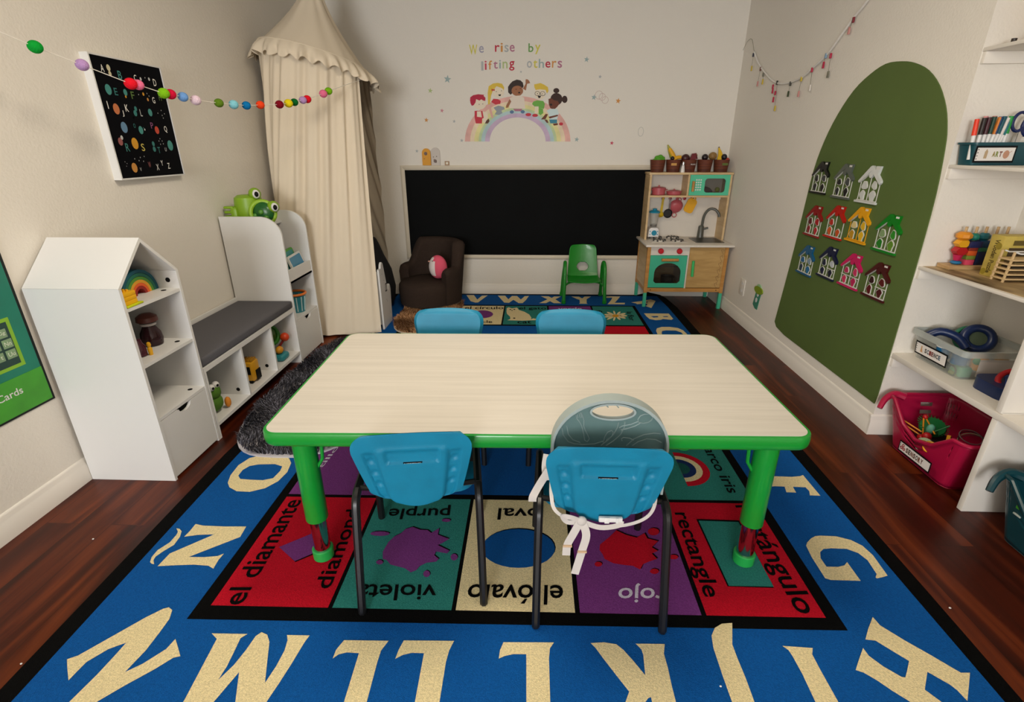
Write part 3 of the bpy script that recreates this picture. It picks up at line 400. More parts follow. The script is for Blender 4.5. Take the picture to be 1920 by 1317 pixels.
SPACE_P=[('teal',2.579,1.664,0.023),('orange',2.597,1.583,0.024),('teal',2.826,1.58,0.018),('bluew',2.616,1.503,0.025),('teal',2.726,1.494,0.019),('redp',2.845,1.497,0.019),('sun',2.66,1.431,0.027),('teal',2.922,1.422,0.026),('orange2',2.614,1.319,0.023),('cream',2.615,1.758,0.014),('cream',2.616,1.734,0.011),('teal',2.684,1.661,0.015),('sun',2.68,1.642,0.006),('grey',2.816,1.733,0.008),('grey',2.878,1.739,0.008),('sun',2.808,1.664,0.008),('orange2',2.832,1.641,0.008),('rose',2.567,1.439,0.018),('grey',2.582,1.457,0.01),('navy',2.543,1.393,0.029),('teald',2.791,1.43,0.012),('teald',2.789,1.404,0.013),('teald',2.716,1.571,0.014),('teald',2.726,1.592,0.011),('teald',2.748,1.505,0.003),('grey',2.754,1.497,0.005),('grey',2.671,1.366,0.003),('grey',2.7,1.37,0.003),('grey',2.687,1.347,0.003),('grey',2.657,1.351,0.003),('grey',2.571,1.34,0.002),('grey',2.56,1.348,0.002),('grey',2.563,1.328,0.002),('grey',2.63,1.36,0.003),('grey',2.851,1.455,0.003),('grey',2.864,1.444,0.003),('grey',2.868,1.43,0.003),('grey',2.845,1.428,0.003),('grey',2.839,1.444,0.003),('grey',2.913,1.571,0.003),('grey',2.934,1.58,0.003),('grey',2.883,1.58,0.003),('grey',2.914,1.595,0.003),('grey',2.917,1.558,0.003),('grey',2.849,1.742,0.003),('grey',2.772,1.659,0.003),('grey',2.835,1.669,0.003),('grey',2.846,1.658,0.003)]
ARCH=(3.6,0.217,3.562,0.189,3.427,0.173,2.41,0.171,2.404,0.227,2.404,0.633,2.405,0.939,2.413,1.198,2.44,1.396,2.463,1.481,2.506,1.567,2.581,1.657,2.675,1.726,2.781,1.769,2.882,1.79,3.005,1.795,3.123,1.76,3.241,1.695,3.352,1.579,3.438,1.435,3.492,1.264,3.515,0.998,3.547,0.635)
BEADS=(4.779,2.111,4.693,2.04,4.594,1.979,4.464,1.915,4.362,1.87,4.261,1.838,4.141,1.82,4.027,1.817,3.949,1.823,3.875,1.831,3.808,1.848,3.757,1.868,3.686,1.89,3.64,1.909,3.595,1.93,3.553,1.953,3.467,2.015,3.386,2.073,3.333,2.101,3.284,2.131,3.216,2.176)
HOOKL=(5.049,2.165,5.018,2.188,4.979,2.216,4.916,2.228,4.871,2.214,4.841,2.18,4.808,2.135,4.779,2.111)
CHARMS=[('navy',4.785,2.092,'yellow',4.78,1.995),('brown',4.589,1.968,'rose',4.603,1.866),('grey',4.516,1.921,'yellow',4.511,1.87),('crimson',4.303,1.817,'crimson',4.298,1.789),('dark',4.241,1.836,'yellow',4.205,1.665),('crimson',4.242,1.769,'crimson',4.259,1.727),('dark',4.021,1.808,'dgreen',4.03,1.745),('yellow',3.872,1.82,'rose',3.875,1.732),('crimson',3.749,1.859,'white',3.734,1.755),('blue',3.607,1.917,'crimson',3.618,1.869),('crimson',3.551,1.909,'grey',3.54,1.809),('maroon',3.381,2.059,'rose',3.406,2.012)]
POMS=[('',-1.789,1.909,1.773),('green',-1.764,2,1.744),('lilac',-1.725,2.141,1.706),('red',-1.678,2.313,1.659),('pink',-1.669,2.344,1.658),('lime',-1.64,2.453,1.635),('crimson',-1.631,2.485,1.634),('sky',-1.614,2.544,1.628),('blush',-1.597,2.609,1.619),('olive',-1.561,2.737,1.616),('aqua',-1.537,2.827,1.615),('azure',-1.514,2.91,1.616),('vermilion',-1.487,3.007,1.625),('maroon',-1.447,3.152,1.637),('yellow',-1.427,3.227,1.648),('dgreen',-1.413,3.277,1.657),('lilac',-1.392,3.354,1.674),('red',-1.381,3.394,1.682),('pink',-1.337,3.552,1.725),('lime',-1.322,3.609,1.745),('',-1.213,4.05,1.865)]
EMBOSS=[(0.132,0.689,0.136,0.677,0.143,0.668,0.151,0.653,0.158,0.626,0.162,0.604,0.17,0.599,0.176,0.609,0.171,0.621,0.162,0.639,0.157,0.653,0.157,0.67,0.153,0.685,0.148,0.697),(0.136,0.692,0.139,0.68),(0.141,0.695,0.145,0.68),(0.145,0.697,0.15,0.681),(0.313,0.678,0.319,0.69,0.331,0.696,0.345,0.696,0.355,0.686,0.353,0.677,0.344,0.669,0.329,0.665,0.316,0.669,0.313,0.678),(0.314,0.671,0.294,0.661,0.269,0.655,0.262,0.649,0.266,0.642,0.283,0.646,0.307,0.656,0.321,0.666),(0.276,0.67,0.276,0.653,0.267,0.626,0.247,0.603,0.227,0.587),(0.258,0.667,0.256,0.65,0.246,0.625,0.23,0.605,0.212,0.587),(0.218,0.597,0.221,0.617,0.228,0.633,0.239,0.639,0.245,0.634,0.242,0.62,0.226,0.605),(0.093,0.645,0.098,0.62,0.114,0.598,0.132,0.591,0.158,0.589,0.192,0.592,0.217,0.602),(0.107,0.652,0.113,0.623,0.127,0.605,0.149,0.596),(0.383,0.631,0.364,0.633,0.335,0.627,0.307,0.612,0.287,0.588),(0.389,0.601,0.371,0.611,0.345,0.613,0.32,0.602,0.304,0.588),(0.273,0.604,0.27,0.611,0.276,0.616,0.294,0.614,0.307,0.607),(0.241,0.729,0.249,0.722,0.255,0.715),(0.205,0.726,0.218,0.722,0.225,0.716)]
def pairs(t): return list(zip(t[::2], t[1::2]))
RUG = [(m, l, pairs(p)) for m, l, p in RUG]; DECAL = [(a, m, l, pairs(p)) for a, m, l, p in DECAL]
ARCH, BEADS, HOOKL = pairs(ARCH), pairs(BEADS), pairs(HOOKL); EMBOSS = [pairs(p) for p in EMBOSS]
# ------------------------------------------------ the room
XL, XR, YB, YA, XA, ZC, YF = -2.02, 1.785, 5.05, 2.40, 2.16, 2.62, -4.4
b = B(); b.box(XL-.15, XA+.15, YF-.15, YB+.15, -.06, 0, floor_material()); struct('floor', b)
b = B(); b.box(XL-.15, XA+.15, YF-.15, YB+.15, ZC, ZC+.06, mat('ceiling_paint', '#e8e4dc', .9)); struct('ceiling', b)
b = B(); b.box(XL-.15, XA+.15, YB, YB+.12, 0, ZC, WALL); struct('wall_back', b)
b = B(); b.box(XL-.12, XL, YF, YB, 0, ZC, WALL); struct('wall_left', b)
b = B(); b.box(XR, XA+.14, YA, YB, 0, ZC, WALL); struct('wall_right', b)
b = B(); b.box(XA, XA+.14, .55, YA, 0, ZC, WALL); struct('wall_alcove', b)
b = B(); b.box(XR, XA+.14, YF, .55, 0, ZC, WALL); struct('wall_right_near', b)
b = B()
wx0, wx1, wz0, wz1 = -1.85, -.05, .68, 2.32
for q in ((XL, wx0, 0, ZC), (wx1, XA, 0, ZC), (wx0, wx1, 0, wz0), (wx0, wx1, wz1, ZC)): b.box(q[0], q[1], YF-.12, YF, q[2], q[3], WALL)
struct('wall_front', b)
b = B()
for q in ((wx0-.06, wx0, wz0-.06, wz1+.06), (wx1, wx1+.06, wz0-.06, wz1+.06), (wx0, wx1, wz0-.06, wz0), (wx0, wx1, wz1, wz1+.06)): b.box(q[0], q[1], YF, YF+.02, q[2], q[3], TRIM, .003)
b.box((wx0+wx1)/2-.02, (wx0+wx1)/2+.02, YF-.06, YF-.03, wz0, wz1, TRIM); struct('window_1', b)
def baseboard(name, p, q, n):
    """moulded skirting from p to q, n pointing into the room"""
    p, q, n = Vector((*p, 0)), Vector((*q, 0)), Vector((*n, 0))
    prof = [(0, 0), (.014, 0), (.014, .078), (.011, .082), (.011, .088), (.008, .094), (.008, .102), (.004, .110), (0, .112)]
    b = B(); b.prism(prof, p, n, (0, 0, 1), q-p, TRIM); struct(name, b)
baseboard('baseboard_left', (XL, YF), (XL, YB), (1, 0)); baseboard('baseboard_back', (XL, YB), (XR, YB), (0, -1))
baseboard('baseboard_right', (XR, YA), (XR, YB), (-1, 0)); baseboard('baseboard_alcove', (XR-.014, YA), (XA, YA), (0, -1))
# the shelf boards of the alcove, their cleats and the upright panel between the two bays
for z, t, lab in ((.46, .026, 'lowest white alcove shelf carrying the clear science bin'), (.893, .014, 'white alcove shelf lined with wood-print paper under the stacking toy'), (1.334, .014, 'white alcove shelf under the teal art caddy'), (1.772, .014, 'topmost white alcove shelf under the yellow bag')):
    t_ = thing('wall_shelf', lab, 'shelf', (1.97, 1.6, z-t), 0, 'white boards of the alcove')
    b = B(); b.box(XR+.002, XA, .56, YA, z-t, z, TRIM, .002); obj('shelf_board', b, t_)
    b = B(); b.box(XR+.005, XA, YA-.018, YA, z-t-.044, z-t, TRIM, .002); obj('cleat', b, t_)
    if z == .893:
        b = B(); b.box(XR+.02, XA-.01, 1.85, YA-.005, z, z+.0008, wood('liner_print', '#3f2a14', '#c9ad7d', (7, 3, 1))); obj('shelf_liner', b, t_)
b = B()
b.box(1.792, XA, 1.777, 1.803, .001, .432, TRIM, .002); b.box(1.792, XA, 1.777, 1.803, .462, .877, TRIM, .002)
b.box(1.80, XA, 1.777, 1.803, .43, .465, TRIM)
tag(obj('upright_panel', b), 'white upright panel dividing the two bays of the alcove', 'panel')
# outlet and little flying-saucer sticker on the right wall
t_ = thing('wall_outlet', 'small white outlet plate low on the right wall', 'outlet', (XR, 4.265, .23))
b = B(); b.box(XR-.007, XR, 4.215, 4.315, .232, .371, TRIM, .003); obj('cover_plate', b, t_)
for z in (.272, .332):
    b = B(); b.prism(rrect(-.017, .017, -.014, .014, .006), (XR-.009, 4.265, z), (0, 1, 0), (0, 0, 1), (.003, 0, 0), WHITE); obj('socket', b, t_)
t_ = thing('saucer_sticker', 'green flying saucer sticker with a teal beam low on right wall', 'sticker', (XR, 3.96, .21))
X = XR-.004
b = B(); b.prism([(3.985, .36), (3.90, .345), (3.925, .205), (3.965, .205), (4.012, .228)], (X, 0, 0), (0, 1, 0), (0, 0, 1), (.004, 0, 0), pl('beam_teal', '#3f8a72'))
for z, y in ((.325, 3.947), (.275, 3.96)): b.prism(ellipse(y, z, .016, .02, 12), (X-.002, 0, 0), (0, 1, 0), (0, 0, 1), (.003, 0, 0), WHITE)
obj('light_beam', b, t_)
b = B(); b.prism(ellipse(3.945, .358, .075, .03, 20), (X-.006, 0, 0), (0, 1, 0), (0, 0, 1), (.008, 0, 0), pl('saucer_green', '#7f9a1c')); obj('saucer', b, t_)
b = B(); b.prism(ellipse(3.95, .37, .045, .035, 14, 0, 180), (X-.003, 0, 0), (0, 1, 0), (0, 0, 1), (.006, 0, 0), pl('dome_green', '#9cc59a')); obj('dome', b, t_)
# ------------------------------------------------ alphabet rug
RC = {'blue': '#0c549c', 'cream': '#e8d6a6', 'black': '#020202', 'red': '#c01026', 'teal': '#2f8178', 'tealdark': '#1c5650', 'purple': '#7a3a80', 'gold': '#d79a2c', 'white': '#d9cfe0', 'navy': '#1b2d5e'}
def rm(k): return mat('rug_'+k, RC[k], .95, bump=.9, bscale=420, var=.17, vscale=170, spec=.1)
Z0 = .011
b = B()
def L(poly, m, lay): b.flat([(x, y, Z0+(lay+1)*.0003) for x, y in poly], rm(m))
outer = [(-1.466, .78), (1.346, .80), (1.352, 1.37), (1.36, 4.6), (1.33, 4.93), (1.30, 5.028), (-.72, 5.02), (-1.42, 5.0), (-1.50, 2.07)]
b.plate(outer, .001, Z0, rm('black'))
L([(-1.404, .80), (1.298, .82), (1.292, 1.36), (1.275, 4.6), (1.255, 4.985), (-.714, 4.985), (-1.36, 4.985), (-1.433, 2.07)], 'blue', 0)
L([(-1.092, 1.145), (.997, 1.18), (.994, 1.69), (.973, 4.642), (-.622, 4.633), (-1.10, 4.63), (-1.083, 1.98)], 'black', 1)
cx = [(-1.045, -.655), (-.641, -.249), (-.235, .153), (.169, .559), (.575, .953)]
dx = -.008   # columns drift slightly along the length
def panel(c, y0, y1, m):
    k = lambda x, y: x+dx*(y-1.2)/3.4
    e = lambda x, y: (k(x, y), y+.0125*(x))
    L([e(cx[c][0], y0), e(cx[c][1], y0), e(cx[c][1], y1), e(cx[c][0], y1)], m, 2)
for c, m in enumerate(('red', 'teal', 'cream', 'purple', 'red')): panel(c, 1.212, 1.772, m)
for c, m in enumerate(('purple', 'cream', 'teal', 'purple', 'teal')): panel(c, 4.068, 4.606, m)
rows = [1.790, 2.349, 2.918, 3.487, 4.052]
for i, (ml, mr) in enumerate((('purple', 'teal'), ('teal', 'cream'), ('red', 'purple'), ('cream', 'red'))):
    panel(0, rows[i], rows[i+1]-.014, ml); panel(4, rows[i], rows[i+1]-.014, mr)
L([(-.636, 1.795), (.556, 1.81), (.552, 4.04), (-.636, 4.03)], 'blue', 2)
for m, lay, poly in RUG: L(poly, m, lay+1)
for t, m, O, U, V in RUGTXT: b.text(t, (*O, Z0+.0022), (*U, 0), (*V, 0), rm(m), .012)
for t, x, y in (('D', 1.02, 3.28), ('E', 1.02, 2.72)): b.text(t, (x, y, Z0+.0013), (0, -.2, 0), (.22, 0, 0), rm('cream'), .03)
# the far edge of the rug rides up the skirting board a little
def lift(x0, x1, h): b.add([(x0, 4.985, Z0), (x0+.12, 4.985, Z0), (x1-.15, 4.985, Z0), (x1, 4.985, Z0), (x0, 5.033, Z0), (x0+.12, 5.033, Z0+h), (x1-.15, 5.033, Z0+h*1.2), (x1, 5.033, Z0)], [(0, 1, 5, 4), (1, 2, 6, 5), (2, 3, 7, 6)], rm('black'))
lift(1.068, 1.30, .028)
b.recalc = False
tag(obj('alphabet_rug', b), 'large blue rug with cream alphabet border and bright picture squares', 'rug')
# ------------------------------------------------ the two shaggy rugs
def shag(name, label, cx, cy, a, bb, ex, z, n, ln, cols, basecol, seed):
    rnd = random.Random(seed)
    def inside(u, v): return abs(u)**ex+abs(v)**ex <= 1
    t = thing(name, label, 'rug', (cx, cy, z))
    b = B(); b.plate([(cx+a*math.copysign(abs(math.cos(q))**(2/ex), math.cos(q)), cy+bb*math.copysign(abs(math.sin(q))**(2/ex), math.sin(q))) for q in [2*PI*i/48 for i in range(48)]], z, z+.008, mat(name+'_backing', basecol, .9)); obj('backing', b, t)
    vs, fs, mi = [], [], []
    k = 0
    while k < n:
        u, v = rnd.uniform(-1, 1), rnd.uniform(-1, 1)
        if not inside(u, v): continue
        k += 1
        if name == 'fluffy_rug' and math.hypot(cx+u*a*.985+.965, cy+v*bb*.985-4.655) < .285: continue
        x, y = cx+u*a*.985, cy+v*bb*.985; l = ln*rnd.uniform(.6, 1.2); d = rnd.uniform(0, 2*PI)
        # clumps lean together
        d = 3*math.sin(x*9+seed)+2.5*math.cos(y*8)+rnd.uniform(-.9, .9); lean = l*rnd.uniform(.45, .95)
        w = rnd.uniform(.0016, .003); px, py = -math.sin(d)*w, math.cos(d)*w
        i = len(vs); zz = z+.007
        vs += [(x-px, y-py, zz), (x+px, y+py, zz), (x+px*.8+math.cos(d)*lean*.45, y+py*.8+math.sin(d)*lean*.45, zz+l*.62), (x-px*.8+math.cos(d)*lean*.45, y-py*.8+math.sin(d)*lean*.45, zz+l*.62), (x+math.cos(d)*lean, y+math.sin(d)*lean, zz+l*.78)]
        fs += [(i, i+1, i+2, i+3), (i+3, i+2, i+4)]; mi += [k % len(cols)]*2
    me = bpy.data.meshes.new('pile'); me.from_pydata(vs, [], fs); me.transform(Matrix.Translation((-cx, -cy, -z)))
    for i, c in enumerate(cols): me.materials.append(mat(name+'_pile%d' % i, c, .85, spec=.2))
    me.polygons.foreach_set('material_index', mi); me.update()
    o = bpy.data.objects.new('pile', me); COL.objects.link(o); o.parent = t; o['kind'] = 'stuff'
shag('shaggy_rug', 'grey shaggy rug lying along the storage bench', -1.222, 2.90, .372, .855, 3.0, .0125, 30000, .034, ('#4c4b52', '#35343a', '#6f6e78', '#232227'), '#b9b6bd', 3)
shag('fluffy_rug', 'brown fluffy rug under the dark tub armchair', -.905, 4.33, .275, .53, 3.0, .0125, 20000, .040, ('#b98a60', '#8f6440', '#d0a57c', '#6f4a2c'), '#d8cbb8', 5)
# ------------------------------------------------ activity table
TR = math.radians(1.15)
tb = thing('activity_table', 'long activity table with pale wood-grain top and bright green rim', 'table', (.005, 1.815, 0), TR)
GRN = mat('table_green', '#12902f', .32, coat=.2); CHROME = mat('chrome', '#c8c8cc', .12, 1)
def table_top_mat():
    m = wood('table_laminate', '#c9c3b8', '#d2ccc1', (1.6, 55, 1), .40)
    return m
hw, hd, th = .866, .462, .585
b = B()   # rim: bulged green edge band
prof = [(-.012, th), (-.002, th-.001), (.0, th-.006), (.001, th-.025), (-.001, th-.040), (-.006, th-.047), (-.016, th-.05)]
R0 = rrect(-hw, hw, -hd, hd, .055, 8); n = len(R0)
def shrink(d): return rrect(-hw-d, hw+d, -hd-d, hd+d, .055+d, 8)
vs = []; fs = []
for d, z in prof: vs += [(x, y, z) for x, y in shrink(d)]
for i in range(len(prof)-1):
    for j in range(n): fs.append((i*n+j, i*n+(j+1) % n, (i+1)*n+(j+1) % n, (i+1)*n+j))
fs.append(tuple(range((len(prof)-1)*n, len(prof)*n))); fs.append(tuple(range(n)))
b.add(vs, fs, GRN); obj('edge_rim', b, tb, False)
b = B(); b.plate(shrink(-.011), th-.004, th+.0012, table_top_mat()); obj('tabletop', b, tb, False)
for sx in (-1, 1):
    for sy in (-1, 1):
        x, y = sx*.765, sy*.375
        b = B(); b.lathe([(.0365, .19), (.038, .193), (.038, th-.05)], (x, y, 0), GRN, 28); lg = obj('leg', b, tb, False)
        b = B(); b.lathe([(.029, .03), (.029, .195)], (x, y, 0), CHROME, 28); obj('chrome_tube', b, lg, False)
        b = B(); b.lathe([(.033, .0148), (.036, .018), (.037, .055), (.034, .058), (.029, .058)], (x, y, 0), pl('foot_green', '#1f9c46'), 28); obj('foot', b, lg, False)
        b = B(); b.tube([(x-sx*.03, y+sy*.0, .40), (x-sx*.055, y, .44), (x-sx*.062, y, th-.05)], .006, GRN); obj('leg_brace', b, lg, False)
for p, q in (((-.72, -.4635, .553), 1), ((-.70, -.4635, .551), .6), ((-.685, -.4635, .553), .5), ((.765, -.4635, .553), 1)):
    pass
# ------------------------------------------------ blue stacking chairs
BLUE = mat('chair_blue', '#0a7c9f', .5, bump=.15, bscale=500, var=.07, vscale=14); TUBE = mat('chair_tube', '#101012', .38)
def sstep(a, b_, x): t = max(0, min(1, (x-a)/(b_-a))); return t*t*(3-2*t)
def back_half(v):
    # half width of the backrest from its rounded bottom (v=0) to its top (v=1)
    w = .134+.042*min(1, v/.75)**.85
    if v < .12: w -= .042*(1-math.sqrt(max(0, 1-((.12-v)/.12)**2)))
    if v > .80: w -= .058*(1-math.sqrt(max(0, 1-((v-.80)/.2)**2)))
    return w
def blue_chair(label, group, loc, rz):
    t = thing('stacking_chair', label, 'chair', loc, rz, group)
    hb = .285
    def rear(u, v, side):
        x = (2*u-1)*back_half(v); s = 2*u-1
        z = .366+hb*v+.026*s*s*(1-v)**2+.006*(1-s*s)*v
        y = .078-.050*v+.014*s*s*(1-.6*v)
        if side:   # relief pressed into the back shell (towards +y is into the shell)
            a = abs(s); r = 0
            ch = sstep(.60, .645, a)*(1-sstep(.80, .845, a))*(1-sstep(.70, .78, v))
            r += .008*ch
            for vc in (.28, .46, .63):
                d = math.hypot((a-.72-.02*(vc-.45))*.16, (v-vc)*.27); r += .006*(1-sstep(.006, .013, d))
            hd_ = (1-sstep(.42, .48, a))*sstep(.60, .63, v)*(1-sstep(.74, .80, v)); r += .009*hd_
            r -= .005*(1-sstep(.55, .62, a))*(1-sstep(.76, .84, v)); 
            return (x, y+r, z)
        e = 1 if 0 < u < 1 and 0 < v < 1 else 0
        return (x, y+.020*e+.002, z)
    b = B(); b.grid(lambda u, v: rear(u, v, 1), 73, 49, BLUE); b.grid(lambda u, v: rear(u, v, 0), 25, 21, BLUE)
    # rim joining both faces
    def rim(u, v, k):
        p = rear(u, v, 0); return p
    bmesh.ops.remove_doubles(b.bm, verts=b.bm.verts[:], dist=.0004)
    bk = obj('backrest', b, t, False, 50)
    b = B(); b.box(-.028, .028, .045, .0492, .5375, .5465, BLACK); b.text('LIFETIME', (-.024, .0446, .5395), (.048, 0, 0), (0, 0, .005), WHITE); o = obj('brand_plate', b, bk, False); o['label'] = 'small black brand plate with white lettering'
    b = B()
    S = rrect(-.178, .178, .150, .425, .06, 6)
    def seat(u, v):
        return (0, 0, 0)
    b.prism(S, (0, 0, .352), (1, 0, 0), (0, 1, 0), (0, 0, .02), BLUE)
    r = bmesh.ops.bevel(b.bm, geom=[e for e in b.bm.edges if abs(e.verts[0].co.z-e.verts[1].co.z) < .001], offset=.007, segments=2, affect='EDGES')
    obj('seat', b, t, False)
    for sx in (-1, 1):
        b = B(); b.tube(smooth_path([(sx*.196, 0, .0160), (sx*.196, .003, .04), (sx*.195, .040, .19), (sx*.193, .076, .345), (sx*.192, .092, .386), (sx*.191, .125, .402)], 5), .0135, TUBE, 8); obj('leg', b, t, False)
        b = B(); b.tube(smooth_path([(sx*.200, .455, .0160), (sx*.200, .453, .04), (sx*.196, .440, .2), (sx*.191, .425, .35), (sx*.190, .408, .388), (sx*.189, .37, .402)], 5), .0135, TUBE, 8); obj('leg', b, t, False)
        b = B(); b.tube([(sx*.191, .12, .402), (sx*.189, .375, .402)], .0135, TUBE, 8)
        b.tube([(sx*.19, .135, .402), (sx*.12, .100, .42)], .009, TUBE, 8)
        b.tube([(sx*.19, .30, .402), (sx*.16, .30, .352), (0, .30, .346)], .009, TUBE, 8); obj('seat_rail', b, t, False)
    return t
ch0 = blue_chair('blue plastic stacking chair on the near side, empty, backrest smudged at top right', 'blue stacking chairs', (-.340, 1.213, 0), math.radians(7.4))
dup(ch0, (.2215, 1.157, 0), math.radians(-.6), 'blue plastic stacking chair on the near side carrying the strapped grey booster seat')
dup(ch0, (-.418, 2.475, 0), math.radians(180.5), 'blue chair on the far side of the table, left one in front of the armchair')
dup(ch0, (.199, 2.475, 0), math.radians(179.4), 'blue chair on the far side of the table, in front of the green chair')
b = B()
for x, z, r in ((.115, .628, .007), (.128, .632, .005), (.095, .634, .005), (.02, .622, .006), (.105, .636, .004)):
    pass
# ------------------------------------------------ booster seat strapped to the right near chair
GRY = mat('booster_grey', '#5b7573', .45); GRYL = mat('booster_rim', '#9aa6a4', .45); STRAP = mat('strap_white', '#cfc8c2', .8, bump=.4, bscale=900)
bs = thing('booster_seat', 'grey-teal toddler booster seat with embossed cutlery strapped to blue chair', 'booster seat', (.235, 1.30, .365))
YB0 = 1.312
arch = [(.07, .40), (.40, .40)] + [(.236+.165*math.cos(q), .585+.152*math.sin(q)) for q in [PI*i/24 for i in range(25)]]
hole = ellipse(.240, .698, .057, .0185, 27, -90, 270)
arch = [(.40, .425)] + [(.236+.165*math.cos(q), .585+.152*math.sin(q)) for q in [PI*i/24 for i in range(25)]] + [(.07, .425)]
def ray_poly(c, ang, poly):
    d = (math.cos(ang), math.sin(ang)); best = 0
    for i in range(len(poly)):
        (x1, y1), (x2, y2) = poly[i], poly[(i+1) % len(poly)]; ex, ey = x2-x1, y2-y1; den = d[0]*ey-d[1]*ex
        if abs(den) < 1e-9: continue
        t_ = ((x1-c[0])*ey-(y1-c[1])*ex)/den; w_ = ((x1-c[0])*d[1]-(y1-c[1])*d[0])/den
        if t_ > 0 and -1e-6 <= w_ <= 1+1e-6: best = max(best, t_)
    return (c[0]+d[0]*best, c[1]+d[1]*best)
hole = ellipse(.240, .698, .062, .023, 72); angs = [math.atan2(z-.698, x-.240) for x, z in hole]
b = B(); b.ring([ray_poly((.240, .698), q, arch) for q in angs], hole, (0, YB0, 0), (1, 0, 0), (0, 0, 1), (0, .012, 0), GRY)
b.recalc = True; bp = obj('back_panel', b, bs)
big = [(.236+(x-.236)*1.045, .425 if z == .425 else .585+(z-.585)*1.06) for x, z in arch]
b = B(); b.ring(big, arch, (0, YB0-.022, 0), (1, 0, 0), (0, 0, 1), (0, .045, 0), GRYL); obj('rim', b, bs)
b = B(); b.ring(ellipse(.240, .698, .067, .028, 28), ellipse(.240, .698, .061, .022, 28), (0, YB0-.005, 0), (1, 0, 0), (0, 0, 1), (0, .016, 0), GRYL); obj('carry_hole_lip', b, bs)
b = B()
for e in EMBOSS: b.tube([(x+.001, YB0-.0005, z-.004) for x, z in e], .0017, mat('booster_line', '#7f9290', .45), 5)
obj('embossed_cutlery', b, bs)
b = B(); b.box(.085, .375, 1.328, 1.55, .374, .48, GRY, .02, 3); obj('seat_base', b, bs)
# straps round the chair back, buckle, bow and hanging tails
def ribbon(b, P, w, m, nrm=(0, -1, 0)):
    P = [Vector(p) for p in P]; N = Vector(nrm); vs = []
    for i, p in enumerate(P):
        t = (P[min(i+1, len(P)-1)]-P[max(0, i-1)]).normalized(); s = t.cross(N).normalized()*w/2
        vs += [p+s, p-s, p-s-N*.0015, p+s-N*.0015]
    fs = []
    for i in range(len(P)-1):
        for j in range(4): fs.append((i*4+j, i*4+(j+1) % 4, (i+1)*4+(j+1) % 4, (i+1)*4+j))
    fs += [(0, 1, 2, 3), tuple(range(len(vs)-4, len(vs)))[::-1]]
    b.add(vs, fs, m)
st = None
b = B(); ribbon(b, smooth_path([(.068, 1.30, .475), (.066, 1.245, .448), (.080, 1.218, .412), (.14, 1.214, .378), (.22, 1.213, .364), (.30, 1.214, .375), (.352, 1.218, .405), (.374, 1.245, .440), (.374, 1.30, .47)], 5), .011, STRAP); obj('waist_strap', b, bs)
b = B(); ribbon(b, smooth_path([(.055, 1.33, .535), (.050, 1.315, .50), (.055, 1.30, .462)], 4), .026, STRAP)
ribbon(b, smooth_path([(.058, 1.29, .505), (.032, 1.27, .470), (.012, 1.25, .44), (.010, 1.25, .42)], 4), .024, STRAP); obj('side_strap', b, bs)
b = B(); b.box(.205, .275, 1.205, 1.217, .386, .402, WHITE, .003); b.box(.222, .236, 1.203, 1.207, .384, .404, WHITE, .001); b.box(.255, .262, 1.203, 1.207, .385, .403, WHITE, .001)
o = obj('buckle', b, bs)
b = B(); b.ball((.155, 1.208, .388), (.016, .011, .016), STRAP)
ribbon(b, smooth_path([(.15, 1.206, .39), (.125, 1.20, .405), (.10, 1.205, .405), (.115, 1.21, .380), (.15, 1.206, .385)], 5), .016, STRAP)
ribbon(b, smooth_path([(.16, 1.206, .385), (.21, 1.20, .372), (.262, 1.203, .378), (.27, 1.206, .392)], 5), .018, STRAP); obj('bow', b, bs)
for P in ([(.15, 1.205, .385), (.132, 1.20, .345), (.116, 1.198, .305), (.114, 1.198, .265)], [(.158, 1.204, .385), (.170, 1.196, .345), (.160, 1.192, .29), (.142, 1.19, .20)]):
    b = B(); ribbon(b, smooth_path(P, 5), .024, STRAP); o = obj('strap_tail', b, bs)
    x, y, z = P[2]; bb = B(); bb.box(x-.014, x+.014, y-.004, y+.002, z-.006, z+.001, pl('slider_beige', '#c9a987'), .001); obj('strap_slider', bb, o)
# ------------------------------------------------ white storage suite along the left wall
XB, XFr = XL+.016, -1.612        # back and front faces
def disc_hole(b, c, axis, r=.011): b.cyl(c, tuple(c[i]+axis[i]*.0012 for i in range(3)), r, BLACK, n=14)
def cut_door(y0, y1, z0, z1, x):
    """door outline in (y,z) with a curved finger notch in its top edge"""
    c = (y0+y1)/2; w = .055
    n = [(c+w, z1)] + [(c+w-.012-(w-.012)*.0-0, z1-.004)] + [(c+.042*math.cos(q), z1-.006-.024*math.sin(q)) for q in [PI*i/10 for i in range(11)]] + [(c-w+.0, z1-.0)]
    return [(y0, z0), (y1, z0), (y1, z1)] + n + [(y0, z1)]
hs = thing('house_bookcase', 'tall white house-shaped bookcase with open shelves and a notched door', 'bookcase', (-1.81, 2.04, 0))
y0, y1, ze, zr, ym, T = 1.866, 2.222, .895, 1.07, 2.043, .014
b = B(); b.prism([(y0, .0), (y0+T, .0), (y0+T, ze), (y0, ze+.004)], (XB, 0, 0), (0, 1, 0), (0, 0, 1), (XFr-XB, 0, 0), WHITE); obj('side_panel', b, hs)
b = B(); b.prism([(y1-T, .0), (y1, .0), (y1, ze+.004), (y1-T, ze)], (XB, 0, 0), (0, 1, 0), (0, 0, 1), (XFr-XB, 0, 0), WHITE); obj('side_panel', b, hs)
b = B(); b.prism([(y0, ze+.0045), (ym, zr), (ym, zr-.019), (y0+T, ze+.001)], (XB, 0, 0), (0, 1, 0), (0, 0, 1), (XFr-XB, 0, 0), WHITE); obj('roof_panel', b, hs)
